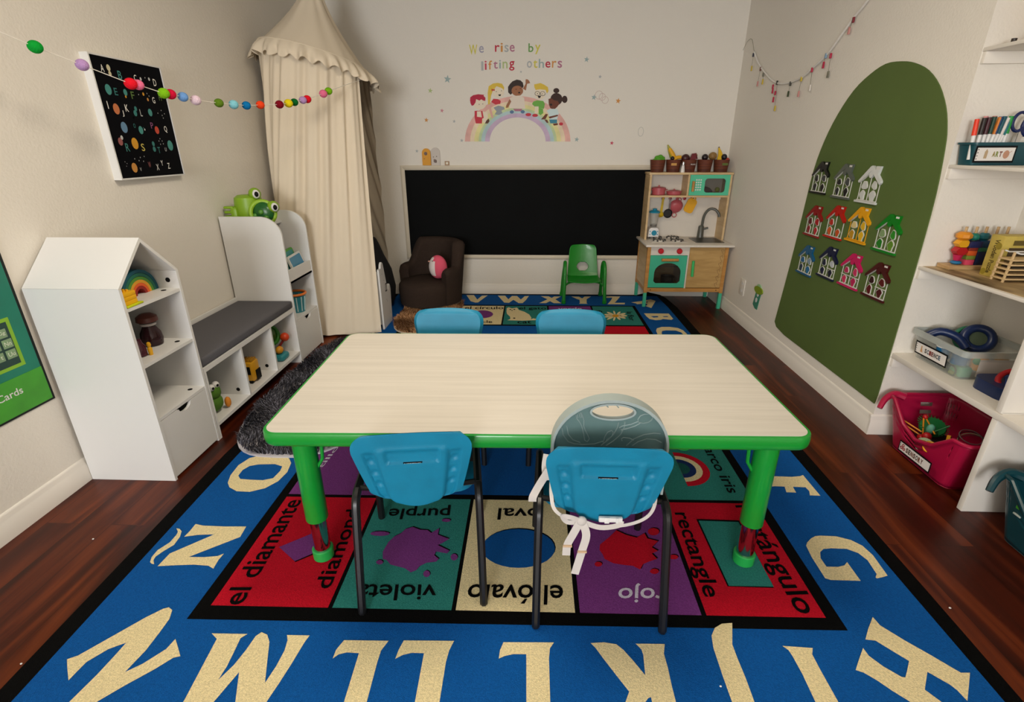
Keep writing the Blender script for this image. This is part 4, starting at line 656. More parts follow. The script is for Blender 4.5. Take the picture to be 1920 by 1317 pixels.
b = B(); b.prism([(y1-T, ze+.001), (ym+.0004, zr-.019), (ym+.0004, zr), (y1, ze+.0045)], (XB, 0, 0), (0, 1, 0), (0, 0, 1), (XFr-XB, 0, 0), WHITE); ro = obj('roof_panel', b, hs)
b = B(); b.prism([(y0+T, .06), (y1-T, .06), (y1-T, ze), (ym, zr-.02), (y0+T, ze)], (XB, 0, 0), (0, 1, 0), (0, 0, 1), (.004, 0, 0), WHITE); obj('back_panel', b, hs)
for z in (.316, .567, .814):
    b = B(); b.box(XB+.004, XFr-.002, y0+T, y1-T, z-.014, z, WHITE); o = obj('shelf', b, hs)
    bb = B(); disc_hole(bb, (-1.66, 2.165, z), (0, 0, 1)); obj('cam_hole', bb, o)
b = B(); disc_hole(b, (-1.66, y1-T, .852), (0, -1, 0)); obj('cam_hole', b, hs)
b = B(); disc_hole(b, (-1.66, 2.155, .955), (0, -.7, -.7)); obj('cam_hole', b, hs)
b = B(); b.prism(cut_door(y0+T+.001, y1-T-.001, .012, .300, XFr), (XFr-.016, 0, 0), (0, 1, 0), (0, 0, 1), (.014, 0, 0), WHITE); obj('door', b, hs)
b = B(); b.box(XB+.004, XFr-.03, y0+T, y1-T, .03, .044, WHITE); obj('floor_panel', b, hs)
# bench with three cubbies
bn = thing('storage_bench', 'low white storage bench with three cubbies and grey seat cushion', 'bench', (-1.81, 2.735, 0))
y0, y1 = 2.226, 3.246
for y in (y0, y1-T):
    b = B(); b.box(XB, XFr, y, y+T, 0, .376, WHITE); obj('side_panel', b, bn)
for y in (2.563, 2.903):
    b = B(); b.box(XB+.004, XFr-.002, y, y+T, .088, .376, WHITE); o = obj('divider', b, bn)
    bb = B(); disc_hole(bb, (-1.68, y, .12), (0, -1, 0)); obj('cam_hole', bb, o)
b = B(); b.box(XB, XFr, y0, y1, .376, .401, WHITE); obj('seat_board', b, bn)
b = B(); b.box(XB+.004, XFr-.002, y0+T, y1-T, .070, .088, WHITE); obj('bottom_board', b, bn)
b = B(); b.box(XB, XB+.004, y0+T, y1-T, .07, .376, WHITE); obj('back_panel', b, bn)
b = B(); b.box(XB, XB+.013, y0, y1, .401, .470, WHITE, .002); obj('back_rail', b, bn)
b = B(); b.box(XB+.016, XFr-.002, y0+.004, y1-.004, .401, .45, mat('cushion_grey', '#57565b', .95, bump=.5, bscale=700, var=.2, vscale=300), .012, 3); obj('seat_cushion', b, bn)
# rounded bookcase
kc = thing('rounded_bookcase', 'white bookcase with rounded side panels and book ledge by the canopy', 'bookcase', (-1.81, 3.44, 0))
y0, y1 = 3.25, 3.634
arcp = [(XB, 0), (XFr, 0), (XFr, .87)] + [(XFr-.13+.13*math.cos(q), .875+.125*math.sin(q)) for q in [PI/2*i/10 for i in range(11)]] + [(XB, 1.0)]
for y in (y0, y1-T):
    b = B(); b.prism(arcp, (0, y, 0), (1, 0, 0), (0, 0, 1), (0, T, 0), WHITE); obj('side_panel', b, kc)
b = B(); b.box(XB, XB+.004, y0+T, y1-T, .03, .97, WHITE); obj('back_panel', b, kc)
for x0, z in ((XB+.004, .305), (XB+.004, .572), (XB+.004, .93)):
    b = B(); b.box(x0, XFr-.004 if z < .9 else XFr-.17, y0+T, y1-T, z-.014, z, WHITE); obj('shelf', b, kc)
b = B(); b.box(XFr-.018, XFr-.004, y0+T, y1-T, .558, .648, WHITE); obj('book_ledge', b, kc)
b = B(); b.prism(cut_door(y0+T+.001, y1-T-.001, .012, .290, XFr), (XFr-.016, 0, 0), (0, 1, 0), (0, 0, 1), (.014, 0, 0), WHITE); obj('door', b, kc)
b = B(); b.box(XB+.004, XFr-.03, y0+T, y1-T, .03, .044, WHITE); obj('floor_panel', b, kc)
# ------------------------------------------------ toys in and on the suite
# rainbow stacker
t = thing('rainbow_stacker', 'nested rainbow arch stacker on the top house shelf', 'toy', (-1.72, 2.02, .814))
Yc, zb = 2.097, .8142
for k, (c, R) in enumerate((('#0d5566', .108), ('#1b6a55', .093), ('#4e8a2e', .078), ('#d89a25', .064), ('#d8591d', .051), ('#8c1712', .038))):
    r = R-.0135
    P = [(Yc+R*math.cos(q), zb+R*math.sin(q)) for q in [PI*i/20 for i in range(21)]]+[(Yc+r*math.cos(q), zb+r*math.sin(q)) for q in [PI*(20-i)/20 for i in range(21)]]
    b = B(); b.prism(P, (-1.81, 0, 0), (0, 1, 0), (0, 0, 1), (.10, 0, 0), pl('arch%d' % k, c, .6)); obj('arch', b, t)
# yellow brick on plate
t = thing('brick_stack', 'yellow toy bricks stacked on a lime base plate', 'toy', (-1.66, 1.925, .8142))
b = B(); b.box(-1.705, -1.612, 1.885, 1.975, .8142, .822, pl('lime_plate', '#c3cf1a'), .002); obj('base_plate', b, t)
for i in range(3):
    b = B(); b.box(-1.690, -1.622, 1.888, 1.958, .8225+i*.017, .839+i*.017, pl('brick_yellow', '#f0b414'), .0015)
    if i == 2:
        for dx in (-1.672, -1.657, -1.642):
            for dy in (1.905, 1.922, 1.939): b.cyl((dx, dy, .873), (dx, dy, .880), .005, pl('brick_yellow', ''), n=10)
    obj('brick', b, t)
# sensory jars
def jar(label, c, s, lid, fluid, grp):
    t = thing('sensory_jar', label, 'jar', c, 0, grp); x, y, z = c
    b = B(); b.lathe([(.028*s, 0), (.036*s, .004), (.040*s, .03), (.036*s, .06), (.024*s, .085), (.022*s, .094)], c, clear('jar_clear_'+fluid, fluid, .82, .1), 20); obj('jar_body', b, t)
    b = B(); b.lathe([(.023*s, .094), (.028*s, .096), (.029*s, .106), (.023*s, .108)], c, mat('jar_collar', '#b9b2ae', .2), 20); obj('collar', b, t)
    b = B(); b.lathe([(.024*s, .108), (.038*s, .115), (.036*s, .135), (.020*s, .148), (1e-6, .151)], c, pl('lid_'+lid, lid), 20); obj('lid', b, t); return t
jar('dark red sensory jar with a rust-brown lid behind the middle house shelf', (-1.745, 2.125, .5672), 1.15, '#5e2d22', '#2c0810', 'sensory jars')
jar('dark sensory jar with a teal lid at the back of house shelf', (-1.86, 2.10, .5672), .95, '#1d6a70', '#15100f', 'sensory jars')
t = thing('sensory_bottle', 'small plum sensory bottle with a yellow figure on its side', 'bottle', (-1.70, 1.985, .5672))
b = B(); b.lathe([(.02, 0), (.025, .004), (.025, .045), (.016, .06), (.014, .075), (1e-6, .076)], (-1.70, 1.985, .5672), clear('jar_plum', '#4a1626', .85, .1)); obj('bottle_body', b, t)
b = B(); b.lathe([(.008, 0), (.010, .03), (.006, .036), (.009, .046), (.007, .056), (1e-6, .06)], (-1.668, 2.002, .5672), pl('figure_yellow', '#e0a613'), 12); obj('figure', b, t)
# little pocket thing stuck on the far side of the house
b = B(); b.box(-1.70, -1.652, 2.2225, 2.232, .835, .885, pl('pocket_white', '#c9cfc6'), .004); b.box(-1.69, -1.66, 2.2225, 2.236, .862, .902, pl('pocket_red', '#9c2b2f'), .004)
tag(obj('clip_holder', b), 'small red and clear clip holder stuck to the house side', 'holder')
# frog bath game on the rounded bookcase
FG = mat('frog_green', '#7ea51c', .4)
t = thing('frog_game', 'lime green toy frog with bulging eyes on top of the rounded bookcase', 'toy', (-1.86, 3.345, .932)); x, y, z = -1.86, 3.345, .932
b = B(); b.lathe([(.062, 0), (.072, .02), (.074, .10), (.068, .145), (.05, .158), (1e-6, .16)], (x, y, z), FG, 24); obj('body', b, t)
b = B(); b.torus((x+.095, y-.045, z+.068), .060, .012, mat('frog_rim', '#8db52a', .4), (.45, -1, .15)); b.ball((x+.095, y-.043, z+.068), (.058, .03, .058), mat('frog_mouth', '#1d5a22', .3)); obj('mouth', b, t)
for p in ((.075, -.025, .10), (.06, -.07, .055), (.10, -.08, .075), (.12, -.07, .045), (.085, -.085, .035)):
    b = B(); b.ball((x+p[0], y+p[1]+.006, z+p[2]), .013, mat('frog_ball', '#4f8a32', .35)); obj('game_ball', b, t)
for p in ((.055, -.02, .165), (.150, -.03, .098)):
    b = B(); b.ball((x+p[0], y+p[1], z+p[2]), .032, FG); o = obj('eye_bump', b, t)
    bb = B(); bb.ball((x+p[0]+.016, y+p[1]-.018, z+p[2]), (.020, .017, .023), WHITE); obj('eye', bb, o)
    bb = B(); bb.ball((x+p[0]+.024, y+p[1]-.029, z+p[2]), (.011, .009, .014), BLACK); obj('pupil', bb, o)
b = B()
for k in range(3): b.box(x-.105, x-.05, y-.075, y-.045, z+.042+k*.024, z+.056+k*.024, FG, .006)
b.box(x-.07, x-.03, y-.08, y-.03, z, z+.10, FG, .015); obj('hand', b, t)
t.location = (-1.875, 3.405, .932); t.scale = (1.2, 1.2, 1.2)
# tablets and books on the ledge
def slab(name, label, cat, c, w, h, d, tilt, frame, scr, grp=None):
    t = thing(name, label, cat, c, 0, grp)
    M = Matrix.Translation(c) @ Matrix.Rotation(tilt, 4, 'Y') @ Matrix.Rotation(math.radians(3), 4, 'X')
    b = B(M); b.prism(rrect(-w/2, w/2, 0, h, .015), (0, 0, 0), (0, 1, 0), (0, 0, 1), (d, 0, 0), frame, frame); obj('case', b, t)
    b = B(M); b.prism(rrect(-w/2+.014, w/2-.014, .016, h-.014, .006), (d, 0, 0), (0, 1, 0), (0, 0, 1), (.0015, 0, 0), scr); obj('screen', b, t)
slab('toy_tablet', 'white-framed toy tablet with blue screen in the book ledge', 'tablet', (-1.652, 3.515, .582), .20, .135, .014, math.radians(-18), WHITE, pl('screen_blue', '#2f84ab', .25))
slab('toy_tablet', 'green-backed toy tablet behind the white-framed one on book ledge', 'tablet', (-1.69, 3.485, .582), .22, .165, .016, math.radians(-16), pl('tablet_green', '#4f9a23'), pl('tablet_teal', '#3a8f8c'))
slab('toy_book', 'pink-cased purple toy standing at the back of the book ledge', 'toy', (-1.75, 3.44, .582), .20, .27, .016, math.radians(-12), pl('book_pink', '#d8486f'), pl('book_purple', '#3b2456'))
# bucket
t = thing('sand_bucket', 'ribbed teal toy bucket with orange rim on bookcase middle shelf', 'bucket', (-1.70, 3.47, .3052)); c = (-1.70, 3.47, .3052)
b = B(); b.lathe([(.055, 0), (.072, .13), (.069, .13), (.053, .006), (1e-6, .006)], c, pl('bucket_teal', '#2f7f8c'), 24)
for k in range(12): q = 2*PI*k/12; b.tube([(c[0]+.057*math.cos(q), c[1]+.057*math.sin(q), c[2]+.01), (c[0]+.07*math.cos(q), c[1]+.07*math.sin(q), c[2]+.115)], .004, pl('bucket_rib', '#bcd4d4'), 5)
obj('pail', b, t)
b = B(); b.torus((c[0], c[1], c[2]+.133), .074, .009, pl('bucket_orange', '#d9742a')); obj('rim', b, t)
# cubby toys
t = thing('plush_frog', 'green plush frog with white eyes and orange foot in nearest cubby', 'plush toy', (-1.69, 2.335, .0885)); x, y, z = -1.70, 2.355, .0935
GP = mat('plush_green', '#4f7a1f', .9, bump=.5, bscale=400)
b = B(); b.ball((x, y, z+.05), (.05, .055, .052), GP); b.ball((x+.005, y, z+.11), (.045, .052, .045), GP); obj('body', b, t)
for dy in (-.018, .022):
    b = B(); b.ball((x+.028, y+dy-.008, z+.150), .019, WHITE); o = obj('eye', b, t); bb = B(); bb.ball((x+.043, y+dy-.014, z+.150), .007, BLACK); obj('pupil', bb, o)
b = B(); b.ball((x+.05, y+.05, z+.03), (.016, .018, .030), pl('plush_orange', '#d6852a', .9)); obj('foot', b, t)
b = B(); b.ball((x-.03, y-.02, z+.18), (.02, .02, .025), pl('plush_tuft', '#7b1f1f', .9)); obj('tuft', b, t)
t = thing('toy_bus', 'yellow and black toy bus standing in the middle cubby', 'toy', (-1.70, 2.68, .0885)); x, y, z = -1.72, 2.745, .0885
b = B(); b.box(x-.05, x+.06, y-.045, y+.045, z+.012, z+.135, pl('bus_yellow', '#d49a1a'), .012); obj('body', b, t)
b = B(); b.box(x+.0605, x+.064, y-.01, y+.04, z+.012, z+.075, BLACK); obj('door_panel', b, t)
b = B(); b.box(x-.02, x+.05, y-.0475, y-.0452, z+.06, z+.11, BLACK); obj('window', b, t)
b = B(); b.box(x-.045, x+.055, y-.03, y+.03, z+.135, z+.142, pl('bus_rail', '#b07d12'), .003)
for k in range(6): b.box(x-.04+k*.017, x-.032+k*.017, y-.03, y+.03, z+.142, z+.148, pl('bus_rail', ''))
obj('roof_rack', b, t)
for dy in (-.035, .035):
    for dx in (-.03, .04):
        b = B(); b.cyl((x+dx, y+dy-.008, z+.014), (x+dx, y+dy+.008, z+.014), .014, BLACK, n=14); obj('wheel', b, t)
t = thing('learning_toy', 'green round toy with orange knobs and teal tray in the far cubby', 'toy', (-1.70, 3.06, .0885)); x, y, z = -1.71, 3.115, .0885
b = B(); b.torus((x-.03, y+.01, z+.155), .058, .014, pl('ring_green', '#2f7a22'), (1, -.3, .3)); b.ball((x-.035, y+.012, z+.15), (.03, .052, .052), pl('disc_green', '#3f6f22')); b.cyl((x-.04, y, z+.02), (x-.04, y, z+.12), .02, pl('post_olive', '#5e6f1f')); obj('head', b, t)
b = B(); b.ball((x+.035, y+.06, z+.125), .030, pl('knob_orange', '#d8461c')); b.tube([(x+.03, y+.055, z+.11), (x, y+.02, z+.06)], .008, pl('stem_red', '#7a1a12')); obj('knob', b, t)
b = B(); b.ball((x+.04, y-.045, z+.072), (.024, .03, .026), pl('knob_yellow', '#d8951f')); obj('knob', b, t)
b = B(); b.box(x-.01, x+.075, y-.085, y+.02, z, z+.045, pl('tray_teal', '#2a8790'), .018, 3); obj('tray', b, t)
# ------------------------------------------------ framed space alphabet
t = thing('alphabet_picture', 'dark space alphabet picture in deep white frame on left wall', 'picture', (XL, 2.76, 1.262))
p0, p1, q0, q1, xf = 2.507, 2.986, 1.266, 1.808, -1.981
b = B()
for a in ((p0, p0+.007, q0, q1), (p1-.007, p1, q0, q1), (p0+.007, p1-.007, q0, q0+.007), (p0+.007, p1-.007, q1-.007, q1)): b.box(XL, xf, *a, WHITE)
obj('frame', b, t)
b = B(); b.box(XL+.006, xf-.004, p0+.007, p1-.007, q0+.007, q1-.007, mat('print_navy', '#030409', .8, spec=.1)); pr = obj('print', b, t)
SPC = {'w': '#f4f2ea', 'teal': '#3f8d86', 'teald': '#2c7a76', 'green': '#5d7d3a', 'grey': '#c4c6c4', 'mauve': '#8d4f7d', 'yellow': '#d6c25a', 'rose': '#9c5a58', 'navy': '#151d33', 'orange': '#c77444', 'bluew': '#5f86a6', 'redp': '#c4432c', 'sun': '#d99a1e', 'orange2': '#c98b3d', 'cream': '#cfc7a4'}
sm = lambda k: mat('print_'+k, SPC[k], .55)
b = B()
for ch, m, y, z, h in SPACE_L: w = h*{'I': .14, 'J': .36, 'L': .42}.get(ch, .66); b.text(ch, (xf-.0036, y-w/2, z-h/2), (0, w, 0), (0, 0, h), sm(m), .004)
o = obj('printed_letters', b, pr)
st = B()
for i, (m, y, z, h) in enumerate(SPACE_P):
    P = [(xf-.0038+.00002*i, yy, zz) for yy, zz in ellipse(y, z, h*.82, h, 14)]
    if h < .006: st.flat(P, sm(m)); continue
    b = B(); b.flat(P, sm(m)); obj('printed_planet', b, pr)
o = obj('printed_stars', st, pr); o['kind'] = 'stuff'
# ------------------------------------------------ green wall poster
t = thing('pocket_poster', 'green hanging poster with letter tiles and a lime bottom pocket', 'poster', (XL, 1.5, .427))
XP = XL+.006
b = B(); b.box(XL+.001, XP, 1.16, 1.848, .427, 1.25, mat('poster_black', '#0a1512', .8), .002); obj('backing', b, t)
b = B(); b.box(XP, XP+.002, 1.18, 1.834, .56, 1.235, mat('poster_teal', '#117a63', .6, var=.1, vscale=8)); f = obj('field', b, t)
b = B(); b.box(XP, XP+.004, 1.18, 1.834, .438, .581, mat('poster_lime', '#3f9a22', .5, var=.12, vscale=10)); pk = obj('pocket', b, t)
b = B(); b.text('ng Cards', (XP+.0045, 1.575, .503), (0, .155, 0), (0, 0, .038), WHITE, .01); obj('pocket_lettering', b, pk)
b = B(); b.box(XP+.002, XP+.003, 1.24, 1.781, .614, .81, pl('poster_lime2', '#84b81e')); b.box(XP+.003, XP+.004, 1.25, 1.766, .628, .796, pl('poster_dark', '#10392f')); o = obj('letter_window', b, f)
for r, (z0, row) in enumerate(((.742, ('Gg',)), (.70, ('Mm', 'Nn')), (.658, ('Tt', 'Uu')))):
    for k, s in enumerate(row):
        y = 1.724-.048*(len(row)-1-k)-(.008 if r == 0 else 0); bb = B(); bb.box(XP+.004, XP+.006, y-.001, y+.037, z0-.002, z0+.032, pl('tile_green', '#7f9c74'), .0005); bb.text(s, (XP+.0065, y+.005, z0+.007), (0, .026, 0), (0, 0, .017), pl('tile_text', '#dfe6cf')); obj('letter_tile', bb, o)
b = B(); b.box(XP+.002, XP+.003, 1.40, 1.752, .83, .89, pl('poster_lime2', '')); obj('title_strip', b, f)
# ------------------------------------------------ play canopy in the corner
CLOTH = mat('canopy_cloth', '#dfd1ba', .95, bump=.3, bscale=500, spec=.1)
t = thing('play_canopy', 'cream fabric play canopy with ruffled hoop hanging in the left corner', 'canopy', (-1.6, 4.2, .01))
CX, CY, CR = -1.585, 4.15, .368
def hoop(a, r=CR): x, y = CX+r*math.cos(a), CY+r*math.sin(a); return Vector((x, y, 1.985-.22*(x-CX)-.145*(y-CY)))
rnd = random.Random(11); ph = [rnd.uniform(0, 6.28) for _ in range(8)]
def fold(s, f0): return math.sin(s*f0+ph[0])*.6+math.sin(s*f0*1.63+ph[1])*.4+math.sin(s*f0*.41+ph[2])*.5
bot = smooth_path([(-1.212, 3.835, .016), (-1.32, 3.795, .016), (-1.50, 3.765, .016), (-1.66, 3.745, .016), (-1.84, 3.74, .016), (-1.985, 3.80, .016), (-1.995, 4.10, .016), (-1.99, 4.5, .016), (-1.97, 4.92, .016), (-1.80, 5.0, .016), (-1.62, 4.995, .016), (-1.50, 4.985, .016), (-1.42, 4.96, .016)], 10)
bl = [0]
for i in range(1, len(bot)): bl.append(bl[-1]+(bot[i]-bot[i-1]).length)
def botpt(u):
    d = u*bl[-1]; i = 1
    while i < len(bl)-1 and bl[i] < d: i += 1
    return bot[i-1].lerp(bot[i], (d-bl[i-1])/(bl[i]-bl[i-1]))
def topa(u): # hoop angle: starts at the right, runs over the front and left round to the back right
    return -.35-u*(2*PI-.90)
def skirt(u, v):
    a = topa(u); T_ = hoop(a); Bm = botpt(u)
    k = v; e = k**.8
    x, y = T_.x+(Bm.x-T_.x)*e, T_.y+(Bm.y-T_.y)*e; z = T_.z+(Bm.z-T_.z)*k
    s = u*bl[-1]; am = (.009+.013*min(1, k*3))*(1-.62*k)*(1 if u < .74 else .5)
    w = fold(s, 58*(1-.25*k))*am
    n = Vector((math.cos(a), math.sin(a)))
    x, y = x+n.x*w, y+n.y*w
    return (max(XL+.018, x), min(YB-.018, y), max(.016, z))
b = B(); b.grid(skirt, 320, 40, CLOTH); o = obj('skirt', b, t, True, 180)
def cone(u, v):
    a = 2*PI*u; T_ = hoop(a); k = v; r = (CR-.075)*(1-k)**1.35+.075; apex = Vector((-1.565, 4.17))
    z = T_.z*(1-k)+2.40*k if v < 1 else 2.40
    w = 1+.012*math.sin(a*16)*(k > .05)+.05*math.sin(a*9)*k
    x = (CX+(apex.x-CX)*k)+r*w*math.cos(a); y = (CY+(apex.y-CY)*k)+r*w*math.sin(a)
    return (max(XL+.012, x), y, z)
b = B(); b.grid(cone, 72, 16, CLOTH, cu=True)
b.grid(lambda u, v: (-1.565+(.078-.045*v)*(1+.1*math.sin(2*PI*u*7))*math.cos(2*PI*u), 4.17+(.078-.045*v)*math.sin(2*PI*u), 2.40+.18*v), 36, 5, CLOTH, cu=True)
obj('cone_top', b, t, True, 180)
def ruf(u, v):
    a = 2*PI*u; h = hoop(a); w = math.sin(a*23+ph[3])*.6+math.sin(a*37+ph[4])*.5; r = CR+.008+(.046+.030*w)*v+.012*math.sin(v*3)
    return (max(XL+.012, CX+r*math.cos(a)), CY+r*math.sin(a), h.z+.012-.090*v+.014*v*math.sin(a*29+ph[5]))
b = B(); b.grid(ruf, 300, 7, CLOTH, cu=True); obj('ruffle', b, t, True, 180)
b = B(); b.tube([tuple(hoop(2*PI*i/60)+Vector((max(0, XL+.02-hoop(2*PI*i/60).x), 0, .012))) for i in range(60)], .008, CLOTH, 6, closed=True); obj('hoop', b, t)
b = B(); b.cyl((-1.565, 4.17, 2.57), (-1.565, 4.17, ZC), .004, CLOTH, n=6); obj('hanging_cord', b, t)
# white stepped shelf behind the canopy front, and the black bean bag
t = thing('display_shelf', 'white stepped display shelf with rounded side lobes beside the canopy opening', 'shelf', (-1.4, 3.96, .0))
DY = .045
side = [(y_+DY, z_) for y_, z_ in [(3.86, .013), (4.11, .013), (4.135, .29), (4.125, .325), (4.105, .338), (4.082, .325), (4.072, .30), (4.055, .29), (4.04, .33), (3.99, .50), (3.975, .54), (3.95, .553), (3.925, .54), (3.91, .51), (3.86, .51)]]
for x in (-1.222, -1.60):
    b = B(); b.prism(side, (x, 0, 0), (0, 1, 0), (0, 0, 1), (.016, 0, 0), WHITE)
    if x > -1.5:
        for y, z in ((3.97, .40), (4.0, .23), (4.01, .215), (4.06, .11), (4.075, .095), (3.93, .46)): b.cyl((x+.016, y+DY, z), (x+.0165, y+DY, z), .004, pl('speck', '#6d5b52'), n=8)
    obj('side_panel', b, t)
b = B(); b.prism([(3.995, .365), (4.045, .365), (4.03, .30), (3.985, .30)], (-1.206, DY, 0), (0, 1, 0), (0, 0, 1), (.002, 0, 0), BLACK); b.prism([(4.0, .357), (4.036, .357), (4.024, .309), (3.992, .309)], (-1.204, DY, 0), (0, 1, 0), (0, 0, 1), (.001, 0, 0), pl('tag_grey', '#b5b0ac')); obj('shelf_tag', b, t)
for y, z, h in ((3.880, .05, .44), (4.0, .04, .16), (4.115, .04, .16)):
    b = B(); b.box(-1.584, -1.222, y+DY-.006, y+DY+.006, z, z+h, WHITE); obj('cross_board', b, t)
b = B(); b.lathe([(.25, .016), (.295, .08), (.31, .20), (.285, .36), (.225, .50), (.19, .60), (.17, .645), (1e-6, .65)], (-1.575, 4.535, 0), mat('beanbag_black', '#0d0d12', .9, bump=.4, bscale=60), 36)
tag(obj('bean_bag', b), 'black bean bag tucked behind the canopy opening', 'bean bag')
# ------------------------------------------------ tub armchair with plush penguin
TW = mat('tweed_brown', '#3a2e27', .95, bump=.8, bscale=520, var=.5, vscale=350, spec=.15)
t = thing('tub_armchair', 'small dark brown tweed tub armchair against the chalkboard wall', 'armchair', (-.965, 4.66, .0210), math.radians(-27))
# local frame: chair faces -y
def shell(u, v):
    a = math.radians(-205+230*u)     # from left arm round the back to right arm
    a = math.radians(205-230*u)
    side = abs(u-.5)*2
    top = .578 if side < .46 else .578-.215*sstep(.46, .74, side)
    if side > .93: top -= .03*((side-.93)/.07)**2
    ro, ri = .285, .212
    # section goes up the outside, over the rounded top and down inside
    q = v
    if q < .42: k = q/.42; r = ro+(.018+.035*(1-sstep(.40, .70, side)))*k; z = .03+(top-.06)*k
    elif q < .58: k = (q-.42)/.16*PI; r = (ro+ri)/2+(.018+.035*(1-sstep(.40, .70, side)))*(1-(q-.42)/.16)+(ro-ri)/2*math.cos(k); z = top-.03+.035*math.sin(k)
    else: k = (q-.58)/.42; r = ri-.006*k; z = top-.03-(top-.03-.12)*k
    sy = 1.0 if math.sin(a) > 0 else .95
    return (r*1.0*math.cos(a), r*sy*math.sin(a)+.02, z)
b = B(); b.grid(shell, 64, 30, TW)
for uu in (0, 1):
    ring = [shell(uu, j/29) for j in range(30)]; b.add(ring, [tuple(range(30))], TW)
obj('tub_shell', b, t, False, 60)
b = B(); b.lathe([(.22, .025), (.243, .035), (.250, .15), (.246, .205), (.225, .235), (.12, .248), (1e-6, .250)], (0, -.045, 0), TW, 44, 1.02, 1.05); obj('seat_cushion', b, t, False, 60)
for sx in (-1, 1):
    for y in (-.19, .16):
        b = B(); b.cyl((sx*.15, y, 0), (sx*.15, y, .04), .018, pl('foot_tan', '#b98455'), n=12); obj('foot', b, t, False)
PINK = mat('plush_pink', '#e0566f', .9, bump=.4, bscale=500); PW = mat('plush_white', '#eadfda', .9, bump=.4, bscale=500)
t = thing('plush_penguin', 'egg-shaped pink and white plush penguin sitting on the tub armchair', 'plush toy', (-.862, 4.585, .287), math.radians(-14))
def egg(z): return math.sqrt(max(0, 1-((z-.098)/.108)**2))*(.086-.10*(z-.098)*.12)
b = B()
def eggp(u, v):
    a = 2*PI*u; z = .098-.108*math.cos(PI*v); r = egg(z)*(1 if 0 < v < 1 else 0); return (r*math.cos(a), r*.82*math.sin(a), z)
b.grid(eggp, 36, 24, PINK, cu=True)
for f in b.bm.faces:
    c = f.calc_center_median(); a = math.atan2(c.y, c.x)
    d = abs(((a-math.radians(208)+PI) % (2*PI))-PI)
    if c.z < .155 and c.z > .02 and d < .98 or (c.z >= .155 and c.z < .188 and abs(d-.25) < .38) or (c.z >= .130 and d < .75 and c.z < .17): f.material_index = b.mi(PW)
obj('body', b, t, False, 180)
b = B(); a = math.radians(200); b.ball((.078*math.cos(a), .066*math.sin(a), .150), (.014, .010, .007), pl('beak', '#d8a08c')); obj('beak', b, t, False)
for da in (35, -30):
    a = math.radians(215+da); b = B(); b.ball((.075*math.cos(a), .062*math.sin(a), .163), (.005, .004, .005), BLACK); obj('eye', b, t, False)
# ------------------------------------------------ chalkboard
t = thing('chalkboard', 'wide black chalkboard in cream moulded frame on the back wall', 'chalkboard', (-.03, YB, .366))
x0, x1, z0, z1, yw = -1.2536, 1.19, .366, 1.247, YB
b = B(); b.box(x0+.03, x1-.03, yw-.010, yw-.001, z0+.03, z1-.03, mat('chalkboard_black', '#030404', .7, var=.5, vscale=3, spec=.12)); obj('board', b, t)
FR = mat('frame_cream', '#d8cdb8', .5)
b = B()
for i, (d0, d1, y) in enumerate(((0, .042, .012), (.006, .034, .018), (.012, .024, .023))):
    for q in ((x0+d0, x0+d1, z0+d0, z1-d0), (x1-d1, x1-d0, z0+d0, z1-d0), (x0+d1, x1-d1, z0+d0, z0+d1), (x0+d1, x1-d1, z1-d1, z1-d0)): b.box(q[0], q[1], yw-y, yw-.0005, q[2], q[3], FR, .002)
obj('frame', b, t)
# little wooden pieces on its top edge
def archblock(name, label, cat, x0, x1, z, h, m, y=5.036, d=.012, marks=()):
    r = (x1-x0)/2; P = [(x0, z), (x1, z)]+[((x0+x1)/2+r*math.cos(q), z+h-r+r*math.sin(q)) for q in [PI*i/12 for i in range(13)]]
    t = thing(name, label, cat, ((x0+x1)/2, y, z))
    b = B(); b.prism(P, (0, y-d/2, 0), (1, 0, 0), (0, 0, 1), (0, d, 0), m); obj('arch_board', b, t)
    b = B()
    for px, pz, pr in marks: b.prism(ellipse(px, pz, pr, pr, 8), (0, y-d/2-.0006, 0), (1, 0, 0), (0, 0, 1), (0, .0005, 0), pl('mark_brown', '#5d3b22'))
    if marks: obj('drawn_marks', b, t)
archblock('wooden_arch', 'orange arched wooden plaque standing on the chalkboard frame', 'plaque', -1.035, -.955, 1.2475, .148, pl('plaque_orange', '#dd9a1f', .6), marks=((-1.00, 1.35, .016), (-.99, 1.345, .004), (-1.015, 1.305, .004)))
archblock('wooden_arch', 'white arched plaque with small faces beside the orange plaque', 'plaque', -.952, -.868, 1.2475, .155, pl('plaque_white', '#cfc6bd', .7), y=5.040, marks=((-.93, 1.32, .005), (-.90, 1.325, .005), (-.915, 1.285, .016), (-.905, 1.275, .005), (-.925, 1.30, .004)))
t = thing('wooden_block', 'tiny square wooden block frame on the chalkboard edge', 'block', (-.805, 5.036, 1.2475))
b = B(); b.ring([(-.825, 1.2475), (-.785, 1.2475), (-.785, 1.284), (-.825, 1.284)], [(-.816, 1.256), (-.794, 1.256), (-.794, 1.276), (-.816, 1.276)], (0, 5.028, 0), (1, 0, 0), (0, 0, 1), (0, .014, 0), pl('block_wood', '#a98660', .6)); obj('block_frame', b, t)
b = B(); b.box(-.816, -.794, 5.033, 5.039, 1.256, 1.276, pl('block_cream', '#e4dcc9')); obj('centre', b, t)
